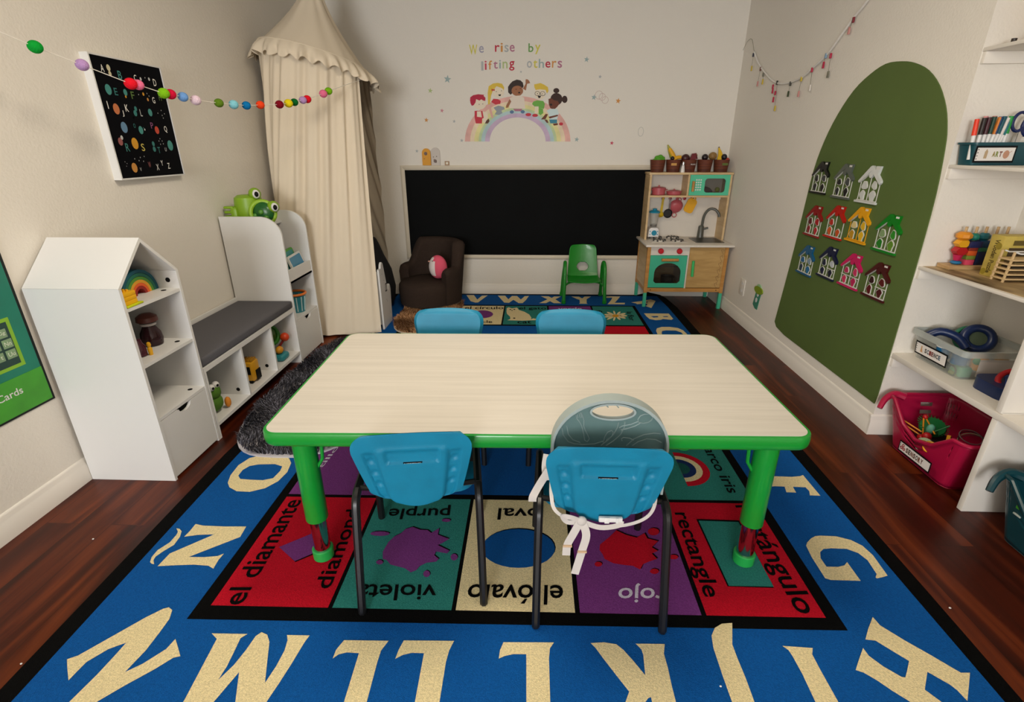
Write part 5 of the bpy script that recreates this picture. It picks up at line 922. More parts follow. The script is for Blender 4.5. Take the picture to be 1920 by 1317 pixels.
# ------------------------------------------------ wall stickers
DC = {'yellow': '#d6cc4e', 'lilac': '#a5a3b4', 'red': '#c01c3c', 'orange': '#d39349', 'grey': '#b0b4b4', 'mauve': '#b5738c', 'green': '#6aa04e', 'greyteal': '#9db1b0', 'pinkred': '#c8475d', 'palegreen': '#b4c386', 'pink': '#d08a94',
 'rb_red': '#e3b0a6', 'rb_orange': '#ead6b8', 'rb_yellow': '#e5dd9c', 'rb_green': '#c2d5a6', 'rb_blue': '#b6d0d2', 'rb_violet': '#cbb3cd', 'skinpale': '#ecdfc8', 'hairred': '#b81f40', 'red2': '#c93444', 'brown': '#5b3a26', 'dark': '#241712', 'hairyellow': '#dfbf45', 'bow': '#c23a24', 'jeans': '#98a0a8', 'hairdark': '#33241f', 'skintan': '#a26b4a', 'cloth': '#e8dccd', 'shoe': '#5e7aa0', 'shirtgreen': '#6fb04a', 'hairbrown': '#38211a', 'skindark': '#6e3a27', 'shirtblue': '#cfe3e4', 'shorts': '#3f8aa3'}
def dm(k): return mat('decal_'+k, DC[k], .7, var=.12 if k.startswith('rb') else 0, vscale=9)
names = [('We', 'pale yellow and lilac', 2), ('rise', 'red, orange and mauve', 4), ('by', 'green and yellow', 2), ('lifting', 'seven-coloured', 7), ('others', 'grey, yellow and red', 6)]
i = 0
for w, cdesc, n in names:
    L_ = WORDS[i:i+n]; i += n
    t = thing('word_decal', '%s sticker word "%s" above the rainbow' % (cdesc, w), 'wall sticker', (L_[0][2], YB, L_[0][3]), 0, 'sticker words on the back wall')
    for ch, m, x, z, w_, h in L_:
        b = B(); b.text(ch, (x, YB-.0016, z), (w_, 0, 0), (0, 0, h), dm(m), .010); obj('letter', b, t)
t = thing('rainbow_decal', 'pastel rainbow sticker with five cartoon children sitting on it', 'wall sticker', (.10, YB, 1.44))
grp = {}
for part, m, lay, poly in DECAL:
    key = part if '|' not in part else part+m
    grp.setdefault(key, []).append((m, lay, poly))
pn = {'red_hair': 'red haired child in red overalls', 'blonde': 'blonde child with a red bow', 'curly': 'curly haired child raising an arm', 'glasses': 'yellow haired child in round glasses', 'buns': 'child with two dark hair buns'}
k = 0
for key, items in grp.items():
    b = B()
    for m, lay, poly in items:
        k += 1; b.flat([(x, YB-.0012-lay*.0005-k*.000006, z) for x, z in poly], dm(m))
    b.recalc = False
    o = obj('rainbow_band' if '|' in key else 'drawn_child', b, t)
    if '|' not in key: o['label'] = pn[key]
cn = {'greyteal': 'grey-teal', 'palegreen': 'pale green', 'pink': 'pink', 'orange': 'orange', 'grey': 'grey', 'pinkred': 'rose red'}
wh = ['upper left of the red-haired child', 'left of the red-haired child, third star up', 'left of the rainbow beside the pink-haired level', 'low left of the rainbow above the plaques', 'just above the orange plaque', 'at the top right, level with the word others', 'small, right of the crescent cluster', 'right of the child with buns', 'farthest right of all', 'beside the right foot of the rainbow', 'low right, nearest the toy kitchen', 'by the left foot of the rainbow', 'under the word lifting', 'faint, between rainbow and left stars']
wh[2] = 'left of the rainbow, beside the child in red'
for (m, x, z, r), w in zip(STARS, wh):
    P = [(x+(r if j % 2 == 0 else r*.42)*math.sin(PI*j/5+.15), z+(r if j % 2 == 0 else r*.42)*math.cos(PI*j/5+.15)) for j in range(10)]
    b = B(); b.prism(P, (0, YB-.0015, 0), (1, 0, 0), (0, 0, 1), (0, .001, 0), dm(m)); tag(obj('star_decal', b), '%s star sticker, %s' % (cn[m], w), 'wall sticker', 'star stickers around the rainbow')
t = thing('cloud_decal', 'faint pink outlined cloud sticker right of the word others', 'wall sticker', (.62, YB, 1.80))
b = B()
for (cx_, cz, r) in ((.575, 1.83, .035), (.605, 1.815, .03), (.632, 1.79, .03)): b.ring(ellipse(cx_, cz, r, r, 18), ellipse(cx_, cz, r-.004, r-.004, 18), (0, YB-.0014, 0), (1, 0, 0), (0, 0, 1), (0, .001, 0), pl('cloud_pink', '#cdb7ad'))
obj('cloud_outline', b, t)
t = thing('moon_decal', 'faint grey outlined sleepy moon sticker at the right', 'wall sticker', (.95, YB, 1.49))
b = B(); b.ring(ellipse(.97, 1.53, .026, .040, 18), ellipse(.97, 1.53, .022, .036, 18), (0, YB-.0014, 0), (1, 0, 0), (0, 0, 1), (0, .001, 0), pl('moon_grey', '#bfbdb4')); obj('moon_outline', b, t)
# ------------------------------------------------ felt ball garland
FE = {'green': '#0f9a34', 'lilac': '#b48fc0', 'red': '#e0192a', 'pink': '#e56f93', 'lime': '#7ab51a', 'crimson': '#c91238', 'sky': '#6a97d0', 'blush': '#dcc3d0', 'olive': '#5a7a1f', 'aqua': '#7fc2cf', 'azure': '#0f6ea8', 'vermilion': '#e8431c', 'maroon': '#7d0f1e', 'yellow': '#e3cd16', 'dgreen': '#0f6428'}
t = thing('felt_garland', 'string of colourful felt balls from left wall to the canopy hoop', 'garland', (-1.5, 2.9, 1.6))
pts = [(-2.012, 1.15, 1.98)]+[tuple(q[1:]) for q in POMS]
b = B(); b.tube(pts, .0016, mat('garland_string', '#e8e2d6', .8), 5); obj('string', b, t)
for m, x, y, z in POMS:
    if m: b = B(); q = random.uniform(.021, .0245); b.ball((x, y, z), (q*1.05, q, q*.95), mat('felt_'+m, FE[m], .95, bump=.9, bscale=260, spec=.1), 18, 12); obj('felt_ball', b, t)
# ------------------------------------------------ toy kitchen
BIR = wood('birch', '#c8a878', '#d6b98c', (3, 3, 22)); PINE = wood('pine_frame', '#b07a35', '#c28d48', (4, 4, 30)); MINT = pl('mint', '#3fb48f'); MINT2 = pl('mint_pale', '#55c49b')
KW = pl('kitchen_white', '#ded6ca')
kt = thing('toy_kitchen', 'wooden toy kitchen with mint oven and microwave doors', 'toy kitchen', (1.395, 4.81, 0))
X0, X1, Y0, Y1, ZT = 1.035, 1.752, 4.605, 5.03, .578
for x in (X0, X1-.03):
    for y in (Y0, Y1-.03):
        zf = .0148 if x < 1.3 else .001
        b = B(); b.box(x, x+.03, y, y+.03, .150, ZT, PINE); lg = obj('leg', b, kt)
        b = B(); b.box(x+.001, x+.029, y+.001, y+.029, zf, .150, MINT); obj('leg_extension', b, lg)
b = B(); b.box(X0+.03, X1-.03, Y0+.004, Y0+.028, .160, .194, PINE)
for x in (X0+.06, X1-.06): b.cyl((x, Y0+.004, .177), (x, Y0+.003, .177), .005, BLACK, n=8)
obj('front_rail', b, kt)
for x in (X0+.004, X1-.016):
    b = B(); b.box(x, x+.012, Y0+.03, Y1-.03, .194, ZT, BIR); b.box(x, x+.014, Y0+.03, Y1-.03, .160, .194, PINE); obj('side_panel', b, kt)
b = B(); b.box(X0+.016, X1-.016, Y0+.03, Y1-.01, .186, .194, BIR); obj('bottom_board', b, kt)
b = B(); b.box(X0+.03, X1-.03, Y1-.014, Y1-.008, .19, ZT, BIR); obj('back_board', b, kt)
b = B(); b.box(1.398, 1.410, Y0+.006, Y1-.02, .194, ZT, KW); obj('middle_post', b, kt)
b = B(); b.box(X0+.03, 1.398, Y0+.004, Y0+.02, .498, ZT, KW); cp = obj('control_panel', b, kt)
for x in (1.153, 1.318):
    b = B(); b.lathe([(.025, 0), (.024, .016), (.02, .02), (1e-6, .021)], (x, Y0+.004, .536), pl('knob_red', '#c2131f'), 20, axis=(0, -1, 0)); obj('control_knob', b, cp)
# oven door with arched window
wx0, wx1, wz0, wzt = 1.114, 1.352, .240, .428
arcw = [(wx0, wz0+.10), (wx0, wz0+.02), (wx0+.02, wz0), (wx1-.02, wz0), (wx1, wz0+.02), (wx1, wz0+.10)]+[((wx0+wx1)/2+(wx1-wx0)/2*math.cos(q), wz0+.10+(wzt-wz0-.10)*math.sin(q)) for q in [PI*i/12 for i in range(1, 12)]]
# outer outline sampled to the same count
def match(P, x0, x1, z0, z1):
    cx_, cz = (x0+x1)/2, (z0+z1)/2; O = []
    for px, pz in P:
        dx_, dz = px-sum(p[0] for p in P)/len(P), pz-sum(p[1] for p in P)/len(P)
        s = min((x1-x0)/2/max(1e-6, abs(dx_)), (z1-z0)/2/max(1e-6, abs(dz))); O.append([cx_+dx_*s, cz+dz*s])
    for c in ((x0, z0), (x1, z0), (x0, z1), (x1, z1)):
        j = min(range(len(O)), key=lambda i: (O[i][0]-c[0])**2+(O[i][1]-c[1])**2); O[j] = list(c)
    return O
ox0, ox1, oz0, oz1 = X0+.032, 1.396, .200, .495
b = B(); b.ring(match(arcw, ox0, ox1, oz0, oz1), arcw, (0, Y0+.004, 0), (1, 0, 0), (0, 0, 1), (0, .014, 0), MINT); od = obj('oven_door', b, kt)
b = B(); b.prism(arcw, (0, Y0+.012, 0), (1, 0, 0), (0, 0, 1), (0, .002, 0), clear('window_smoke', '#1c1a17', .35, .1)); obj('oven_window', b, od)
b = B(); b.tube([(1.165, Y0-.014, .458), (1.315, Y0-.014, .458)], .013, PINE, 12); obj('oven_handle', b, od)
b = B(); b.tube([(1.13, Y0+.03, .39), (1.34, Y0+.03, .39)], .004, CHROME, 6); obj('oven_rack', b, kt)
b = B(); b.box(1.412, X1-.03, Y0+.006, Y0+.02, .200, .572, wood('door_maple', '#b08b50', '#c19c60', (5, 5, 24)))
dr = obj('cupboard_door', b, kt)
b = B()
for k in range(6):
    z = .545-k*.062; y = Y0+.0055; x = 1.705-.004*k
    b.tube([(x+.012*math.cos(q)-.004, y, z+.010*math.sin(q)) for q in [i*.7-1 for i in range(8)]], .0013, pl('ink_brown', '#6a4420'), 4)
    b.tube(smooth_path([(x-.012, y, z-.004), (x-.006, y, z-.022), (x+.006, y, z-.034), (x-.004, y, z-.052)], 4), .0013, pl('ink_brown', ''), 4)
obj('drawn_vine', b, dr)
b = B(); b.tube([(1.450, Y0-.010, .450), (1.455, Y0-.010, .308)], .012, pl('handle_green', '#3fc06a'), 12); obj('door_handle', b, dr)
# worktop, hob, sink, tap
b = B(); b.box(1.008, 1.782, 4.553, YB-.016, ZT, .598, KW, .006); obj('worktop', b, kt)
ho = B(); ho.box(1.085, 1.405, 4.69, 4.985, .598, .602, pl('hob_white', '#cfc8be'), .002); ho = obj('hob', ho, kt)
DK = pl('burner_dark', '#26231f')
for x in (1.165, 1.325):
    for y in (4.755, 4.915):
        b = B(); b.lathe([(.05, 0), (.05, .004), (.03, .010), (1e-6, .011)], (x, y, .602), pl('burner_white', '#e2dcd2'), 18)
        for k in range(6):
            q = 2*PI*k/6; b.box(x+.052*math.cos(q)-.007, x+.052*math.cos(q)+.007, y+.052*math.sin(q)-.007, y+.052*math.sin(q)+.007, .602, .616, DK, .002)
        b.tube([(x-.05, y, .617), (x+.05, y, .617)], .0035, DK, 5); b.tube([(x, y-.05, .617), (x, y+.05, .617)], .0035, DK, 5); obj('burner', b, ho)
b = B(); SK = mat('sink_grey', '#4b4c48', .35)
b.ring(rrect(1.48, 1.735, 4.675, 4.945, .02), rrect(1.50, 1.715, 4.695, 4.925, .02), (0, 0, .596), (1, 0, 0), (0, 1, 0), (0, 0, .005), SK)
b.box(1.50, 1.715, 4.695, 4.925, .575, .577, SK)
b.box(1.498, 1.717, 4.693, 4.927, .5775, .5995, mat('sink_dark', '#33342f', .4)); obj('sink', b, kt)
TP = mat('tap_grey', '#55564f', .3)
b = B(); b.lathe([(.032, 0), (.030, .012), (.026, .10), (.018, .112), (1e-6, .113)], (1.60, 4.975, .598), TP, 18)
b.tube(smooth_path([(1.605, 4.975, .70), (1.612, 4.968, .80), (1.645, 4.955, .858), (1.69, 4.94, .862), (1.725, 4.925, .83), (1.735, 4.92, .795)], 5), .012, TP, 10)
b.tube([(1.61, 4.97, .675), (1.66, 4.955, .69)], .010, TP, 8); obj('tap', b, kt)
# hutch
h0, h1, hy0, hy1, hz = 1.045, 1.772, 4.835, YB-.016, 1.190
for x in (h0, h1-.018):
    b = B(); b.box(x, x+.018, hy0, hy1, .598, hz-.018, BIR); obj('hutch_side', b, kt)
b = B(); b.box(h0-.008, h1+.006, hy0-.006, hy1, hz-.018, hz, BIR, .002); obj('hutch_top', b, kt)
b = B(); b.box(h0+.018, h1-.018, hy0, hy1, .978, .994, BIR); obj('hutch_shelf', b, kt)
b = B(); b.box(1.385, 1.401, hy0, hy1, .994, hz-.018, BIR); obj('hutch_divider', b, kt)
b = B(); b.box(h0+.018, h1-.018, hy1-.008, hy1-.002, .598, hz-.018, KW); obj('hutch_back', b, kt)
apr = [(h0+.018, .978), (h0+.018, .945), (1.10, .940), (1.17, .915), (1.22, .902), (1.60, .902), (1.65, .93), (1.70, .942), (h1-.018, .945), (h1-.018, .978)]
b = B(); b.prism(apr, (0, hy1-.026, 0), (1, 0, 0), (0, 0, 1), (0, .012, 0), KW); obj('hook_rail', b, kt)
HX = [1.218, 1.284, 1.350, 1.416, 1.486]
for x in HX:
    b = B(); b.lathe([(.006, 0), (.006, .012), (.015, .014), (.015, .022), (1e-6, .026)], (x, hy1-.026, .955), pl('hook_red', '#9c1020'), 14, axis=(0, -1, 0)); obj('hook', b, kt)
mwin = rrect(1.535, 1.716, 1.020, 1.140, .025, 5)
b = B(); b.ring(match(mwin, 1.403, h1-.019, .996, hz-.019), mwin, (0, hy0-.004, 0), (1, 0, 0), (0, 0, 1), (0, .012, 0), MINT2); md = obj('microwave_door', b, kt)
b = B(); b.prism(mwin, (0, hy0+.003, 0), (1, 0, 0), (0, 0, 1), (0, .002, 0), clear('window_pale', '#4d4a42', .3, .1)); obj('microwave_window', b, md)
b = B(); b.tube([(1.432, hy0-.016, 1.118), (1.432, hy0-.016, 1.030)], .012, PINE, 10); obj('microwave_handle', b, md)
b = B()
for r in range(5):
    for c in range(3): b.cyl((1.460+c*.019, hy0-.004, 1.128-r*.021), (1.460+c*.019, hy0-.006, 1.128-r*.021), .007, WHITE, n=10)
obj('keypad', b, md)
# ---- things on and in the kitchen
RP = pl('pot_rose', '#b8555c')
t = thing('toy_pot', 'rose pink lidded toy pot on the open hutch shelf', 'pot', (1.148, 4.90, .9945)); c = (1.148, 4.90, .9945)
b = B(); b.lathe([(.052, 0), (.058, .006), (.060, .055), (.057, .055), (.05, .01), (1e-6, .01)], c, RP); obj('body', b, t)
b = B(); b.lathe([(.063, .055), (.063, .062), (.035, .070), (.008, .073), (.008, .083), (1e-6, .085)], c, RP); obj('lid', b, t)
for s in (-1, 1):
    b = B(); b.tube(smooth_path([(c[0]+s*.056, c[1]-.015, c[2]+.045), (c[0]+s*.078, c[1], c[2]+.048), (c[0]+s*.056, c[1]+.015, c[2]+.045)], 3), .004, RP, 6); obj('handle', b, t)
t = thing('toy_casserole', 'shallow rose pink toy casserole beside the tall pot', 'pot', (1.288, 4.90, .9945)); c = (1.288, 4.90, .9945)
b = B(); b.lathe([(.056, 0), (.064, .008), (.066, .028), (.06, .028), (.05, .008), (1e-6, .008)], c, RP); obj('body', b, t)
b = B(); b.lathe([(.070, .028), (.070, .034), (.04, .041), (.008, .044), (.008, .052), (1e-6, .053)], c, RP); obj('lid', b, t)
yh = hy1-.052
t = thing('toy_ladle', 'yellow toy ladle hanging from the first red hook', 'ladle', (HX[0], yh, .80))
LY = pl('ladle_yellow', '#c9a91d')
b = B(); b.prism([(HX[0]-.008, .962), (HX[0]+.010, .962), (HX[0]+.004, .83), (HX[0]-.018, .83)], (0, yh, 0), (1, 0, 0), (0, 0, 1), (0, .006, 0), LY); obj('handle', b, t)
b = B(); b.lathe([(1e-6, -.024), (.022, -.018), (.032, 0), (.029, 0), (.018, -.014), (1e-6, -.018)], (HX[0]-.014, yh-.006, .812), LY, 18, axis=(0, -.8, .6)); obj('bowl', b, t)
t = thing('toy_skillet', 'small black toy frying pan hanging from second red hook', 'pan', (HX[1], yh, .79))
b = B(); b.lathe([(.036, 0), (.042, .012), (.039, .012), (.033, .003), (1e-6, .003)], (HX[1]-.012, yh, .820), pl('pan_black', '#17161a'), 20, axis=(0, -1, 0)); obj('pan', b, t)
b = B(); b.box(HX[1]-.010, HX[1]-.002, yh-.004, yh, .855, .958, CHROME); b.box(HX[1]+.003, HX[1]+.009, yh-.004, yh, .855, .958, CHROME); obj('handle', b, t)
t = thing('toy_wok', 'rose pink toy pan hanging on the third red hook', 'pan', (HX[2], yh, .80))
b = B(); b.lathe([(.03, 0), (.055, .012), (.066, .034), (.063, .034), (.05, .016), (.028, .004), (1e-6, .004)], (HX[2]-.004, yh-.012, .872), RP, 24, axis=(0, .95, .3)); obj('bowl', b, t)
b = B(); b.torus((HX[2]-.02, yh-.022, .807), .020, .004, RP, (0, 1, 0), 18, 6); obj('handle', b, t)
b = B(); b.torus((HX[2]+.012, yh-.022, .945), .018, .004, RP, (0, 1, 0), 18, 6); obj('handle', b, t)
t = thing('toy_mitt', 'yellow toy cutting board hanging from the fifth red hook', 'cutting board', (HX[4], yh, .82))
M = Matrix.Translation((HX[4]-.012, yh-.01, .893)) @ Matrix.Rotation(math.radians(22), 4, 'Y')
b = B(M); b.prism(rrect(-.045, .045, -.068, .062, .028), (0, 0, 0), (1, 0, 0), (0, 0, 1), (0, .008, 0), pl('board_yellow', '#e3a613')); b.torus((.0, .004, .066), .016, .006, pl('board_yellow', ''), (0, 1, 0), 16, 6); obj('board', b, t)
# blender
t = thing('toy_blender', 'white and teal toy blender with clear jug on the worktop', 'blender', (1.115, 4.90, .598)); x, y, z = 1.128, 4.885, .6225
b = B(); P = [(-.048, 0), (.048, 0), (.044, .065), (.03, .082), (-.03, .082), (-.044, .065)]
b.prism(P, (x, y-.04, z), (1, 0, 0), (0, 0, 1), (0, .08, 0), pl('blender_white', '#e5e2e0')); bd = obj('base', b, t)
b = B(); b.cyl((x+.004, y-.040, z+.036), (x+.004, y-.046, z+.036), .024, pl('blender_teal', '#1686a6')); obj('dial', b, bd)
b = B()
for dx_, dz in ((-.033, .05), (.035, .05), (-.033, .022), (.035, .022)): b.cyl((x+dx_, y-.04, z+dz), (x+dx_, y-.043, z+dz), .005, pl('blender_teal', ''), n=8)
obj('button', b, bd)
b = B(); b.lathe([(.030, .082), (.030, .098), (.034, .10), (.046, .215), (.043, .215), (.030, .104)], (x, y, z), clear('jug_clear', '#c8c6bd', .30, .08), 20); obj('jug', b, t)
b = B(); b.lathe([(.031, .094), (.031, .112), (1e-6, .116)], (x, y, z), pl('blade_brown', '#2a1712'), 14); obj('blade', b, t)
b = B(); b.lathe([(.048, .215), (.050, .224), (.03, .236), (.018, .238), (.02, .252), (1e-6, .255)], (x, y, z), pl('blender_teal', ''), 20); obj('lid', b, t)
# microwave food
def food(name, label, cat, b, grp=None): o = obj(name, b); tag(o, label, cat, grp); return o
b = B(); b.lathe([(1e-6, -.06), (.02, -.052), (.034, -.02), (.03, .02), (.014, .05), (1e-6, .058)], (1.58, 4.90, 1.030), pl('aubergine', '#5a3a4c'), 16, axis=(1, .1, -.25)); food('toy_aubergine', 'dusky purple toy aubergine inside the microwave', 'toy food', b)
b = B(); b.box(1.628, 1.70, 4.89, 4.93, .9945, 1.020, pl('food_orange', '#c9712f'), .008); food('toy_cheese', 'orange toy slab inside the microwave', 'toy food', b)
b = B(); b.ball((1.675, 4.90, 1.0405), .0215, pl('lime_fruit', '#9aa82a')); food('toy_lime', 'lime green toy fruit on the orange slab in the microwave', 'toy food', b)
b = B(); b.lathe([(.06, 0), (.065, .07), (.06, .07), (.055, .006), (1e-6, .006)], (1.29, 4.80, .1945), pl('oven_pot', '#3d3b38'), 20); food('oven_pot', 'dim grey pot inside the toy oven', 'pot', b)
# baskets with toy food on top
def basket(label, x, tag_=None):
    t = thing('food_basket', label, 'basket', (x, 4.94, hz), 0, 'brown baskets on the toy kitchen')
    c = (x, 4.935, hz); b = B(); BW = wood('basket_brown', '#4a1f10', '#6b3219', (6, 6, 60), .7)
    b.lathe([(.056, .0005), (.068, .105), (.064, .105), (.052, .006), (1e-6, .006)], c, BW, 24); obj('tub', b, t)
    if tag_:
        s, dx_, col, tc = tag_; b = B(); b.box(x+dx_-.024, x+dx_+.024, 4.935-.066, 4.935-.064, hz+.058, hz+.078, pl('tag_'+col, col)); 
        if s: b.text(s, (x+dx_-.020, 4.8685, hz+.062), (.040, 0, 0), (0, 0, .012), pl('tagtext_'+tc, tc), .01)
        obj('name_tag', b, t)
    return c
bx = [1.123, 1.265, 1.400, 1.543, 1.690]
basket('brown basket of leafy green toys, nearest the chalkboard', bx[0])
basket('brown basket with orange tag holding corn', bx[1], ('', -.012, '#c9974e', '#8a5a22'))
basket('brown basket with white lettering holding dark red toys', bx[2], ('Acorn', .02, '#4f2313', '#e8e0d8'))
basket('plain brown basket holding a dark ball and a tan ball', bx[3])
basket('brown basket with green tag in the corner, banana standing in it', bx[4], ('', .012, '#5c6b2c', '#cfd8b0'))
zb = hz+.105
b = B()
for dx_, dz, r in ((0, .0, .04), (.03, -.006, .03), (-.032, -.012, .028), (.012, .022, .026), (-.015, .016, .024), (.035, .012, .02)): b.ball((bx[0]+.005+dx_, 4.93, zb+.0+dz), (r, r*.9, r*.8), mat('lettuce', '#4f9c1c', .7, bump=1, bscale=80))
food('toy_lettuce', 'bright green toy lettuce in the first basket', 'toy food', b)
YC = mat('corn_yellow', '#e0a513', .5)
b = B(); b.lathe([(1e-6, -.055), (.018, -.05), (.022, 0), (.016, .05), (1e-6, .07)], (bx[1]-.020, 4.93, zb+.045), YC, 16, axis=(-.55, 0, .85))
b.lathe([(.02, -.055), (.026, -.02), (.02, .03), (.005, .085)], (bx[1]-.028, 4.937, zb+.05), pl('husk', '#a5a23a'), 12, axis=(-.5, 0, .9)); food('toy_corn', 'yellow toy corn cob leaning from the second basket', 'toy food', b)
b = B(); b.tube(smooth_path([(bx[1]+.055, 4.92, zb+.022), (bx[1]+.02, 4.915, zb+.018), (bx[1]-.01, 4.915, zb+.0)], 4), .016, YC, 8); food('toy_pasta', 'yellow toy squash lying beside the corn', 'toy food', b)
b = B(); b.ball((bx[1]-.022, 4.905, zb+.012), .018, pl('olive_black', '#171210')); food('toy_olive', 'small black toy olive in front of the corn', 'toy food', b)
b = B(); b.ball((bx[2]-.035, 4.93, zb+.012), (.038, .034, .036), pl('beet', '#3c0f16')); food('toy_beet', 'dark maroon toy beet in the third basket', 'toy food', b)
b = B(); b.prism([(0, 0), (.07, .018), (.055, .065), (.02, .06)], (bx[2]+.0, 4.92, zb-.01), (1, 0, 0), (0, 0, 1), (0, .03, 0), pl('melon_red', '#6d141c')); b.box(bx[2]+.055, bx[2]+.066, 4.92, 4.95, zb+.01, zb+.045, pl('melon_rind', '#a98a5a'), .003); food('toy_melon', 'dark red toy melon wedge in the third basket', 'toy food', b)
b = B(); b.ball((bx[3]-.01, 4.92, zb+.020), .028, pl('plum', '#20141a')); food('toy_plum', 'near-black toy plum in the fourth basket', 'toy food', b)
b = B(); b.ball((bx[3]+.062, 4.935, zb+.030), (.036, .036, .034), wood('onion', '#7d5a2c', '#9c7a42', (20, 20, 80))); food('toy_onion', 'striped tan toy onion between fourth and corner basket', 'toy food', b)
b = B(); b.tube(smooth_path([(bx[4]-.035, 4.92, zb-.01), (bx[4]-.030, 4.925, zb+.03), (bx[4]-.034, 4.93, zb+.07), (bx[4]-.040, 4.935, zb+.098)], 4), .017, pl('banana', '#e2b61a'), 8, r2=.006); b.ball((bx[4]-.040, 4.935, zb+.102), .006, pl('banana_tip', '#4a3212')); b.tube(smooth_path([(bx[4]-.026, 4.92, zb-.01), (bx[4]-.012, 4.92, zb+.03), (bx[4]-.028, 4.93, zb+.08)], 4), .015, pl('banana', ''), 8, r2=.006); food('toy_banana', 'yellow toy banana standing upright in the corner basket', 'toy food', b)
b = B(); b.ball((bx[4]+.008, 4.91, zb+.022), .026, pl('grape', '#14121f')); food('toy_grape', 'black toy grape ball beside the banana', 'toy food', b)
b = B(); b.ball((bx[4]+.035, 4.925, zb-.002), (.03, .026, .02), pl('tomato', '#b0361f')); food('toy_tomato', 'red toy tomato half hidden in the corner basket', 'toy food', b)
b = B(); b.lathe([(.018, .0005), (.019, .01), (.012, .055), (.010, .062)], (1.333, 4.862, hz), pl('shaker_white', '#e4e0dc'), 16); b.lathe([(.011, .062), (.015, .066), (.014, .084), (.006, .09), (1e-6, .091)], (1.333, 4.862, hz), CHROME, 16); food('salt_shaker', 'white toy salt shaker with silver cap between baskets', 'shaker', b)
# ------------------------------------------------ green armchair
GC = mat('chair_green', '#12861f', .35, coat=.15)
t = thing('green_chair', 'small green plastic chair with looped arms under the chalkboard', 'chair', (.497, 4.85, 0), math.radians(1.0))
for sx in (-1, 1):
    x = sx*.190
    up = [(x*1.02, -.155, .03), (x*.99, -.130, .25), (x*.985, -.105, .345), (x*.97, -.06, .385), (x*.96, -.01, .375), (x*.96, .03, .32)]
    b = B(); b.tube(smooth_path(up, 5), .0165, GC, 12); b.lathe([(.019, .0148), (.021, .02), (.019, .05)], (x*1.02, -.155, 0), GC, 14); obj('leg', b, t, False)
    b = B(); b.tube(smooth_path([(x*.96, .028, .325), (x*.99, .08, .2), (x*1.02, .125, .03)], 5), .0165, GC, 12); b.lathe([(.019, .0148), (.021, .02), (.019, .05)], (x*1.02, .125, 0), GC, 14); obj('leg', b, t, False)
b = B(); b.tube(smooth_path([(-.188, -.115, .175), (-.13, -.09, .205), (0, -.085, .208), (.13, -.09, .205), (.188, -.115, .175)], 4), .010, GC, 8); obj('stretcher', b, t, False)
def cshell(u, v):
    s = 2*u-1
    if v < .42:
        k = v/.42; y = -.135+.225*k; z = .223-.012*math.sin(k*PI)-.010*(1-k)**4*2; w = .163-.012*k
        z += .012*s*s
    else:
        k = (v-.42)/.58; y = .09+.055*k+.02*math.sin(k*PI/2); z = .218+.305*k-.0*k; w = .151-.022*k
        if k < .12: y -= .01*(1-k/.12)
        y += -.022*s*s
    if v > .90: w -= .035*(1-math.sqrt(max(0, 1-((v-.90)/.10)**2)))
    if v < .06: w -= .03*(1-math.sqrt(max(0, 1-((.06-v)/.06)**2)))
    return Vector((s*w, y, z))
nu, nv = 49, 73
vsu = [cshell(i/(nu-1), j/(nv-1)) for j in range(nv) for i in range(nu)]
fs = []
for j in range(nv-1):
    for i in range(nu-1):
        s = 2*(i+.5)/(nu-1)-1; v = (j+.5)/(nv-1)
        if (s/.40)**2+((v-.605)/.080)**2 < 1: continue
        fs.append((j*nu+i, j*nu+i+1, (j+1)*nu+i+1, (j+1)*nu+i))
b = B(); b.add(vsu, fs, GC)
sh = obj('seat_shell', b, t, False, 60)
md_ = sh.modifiers.new('thickness', 'SOLIDIFY'); md_.thickness = .009; md_.offset = -1
md2 = sh.modifiers.new('smooth', 'SUBSURF'); md2.levels = 1; md2.render_levels = 1
# ------------------------------------------------ green arch and the colour houses
XW = XR
AR = [(q.x, q.y) for q in smooth_path([(y, z, 0) for y, z in ARCH[4:]+ARCH[:1]], 3)]+ARCH[1:4]
b = B(); b.prism(AR, (XW-.006, 0, 0), (0, 1, 0), (0, 0, 1), (.005, 0, 0), mat('arch_green', '#51652c', .75, var=.06, vscale=2.5)); tag(obj('arch_panel', b), 'tall olive green arched panel on the right wall', 'wall panel')
HS = [('black', '#0c0c0c', 3.3825, 1.1335, 'dark'), ('grey', '#565d55', 3.128, 1.128, 'dark'), ('white', '#cfd2cf', 2.884, 1.1265, 'white'), ('dark red', '#8a1013', 3.351, .8765, 'red'), ('red', '#b4190f', 3.1135, .902, 'orange'), ('yellow', '#e2a013', 2.891, .9175, 'yellow'), ('green', '#0f7a1c', 2.643, .910, 'green'), ('blue', '#12557f', 3.3435, .631, 'blue'), ('navy', '#0f1138', 3.0945, .667, 'navy'), ('pink', '#c4125a', 2.86, .6725, 'pink'), ('maroon', '#46090d', 2.6305, .6725, 'maroon')]
where = ['top row, left', 'top row, middle', 'top row, right', 'middle row, far left', 'middle row, second', 'middle row, third', 'middle row, nearest the shelves', 'bottom row, far left', 'bottom row, second', 'bottom row, third', 'bottom row, nearest the shelves']
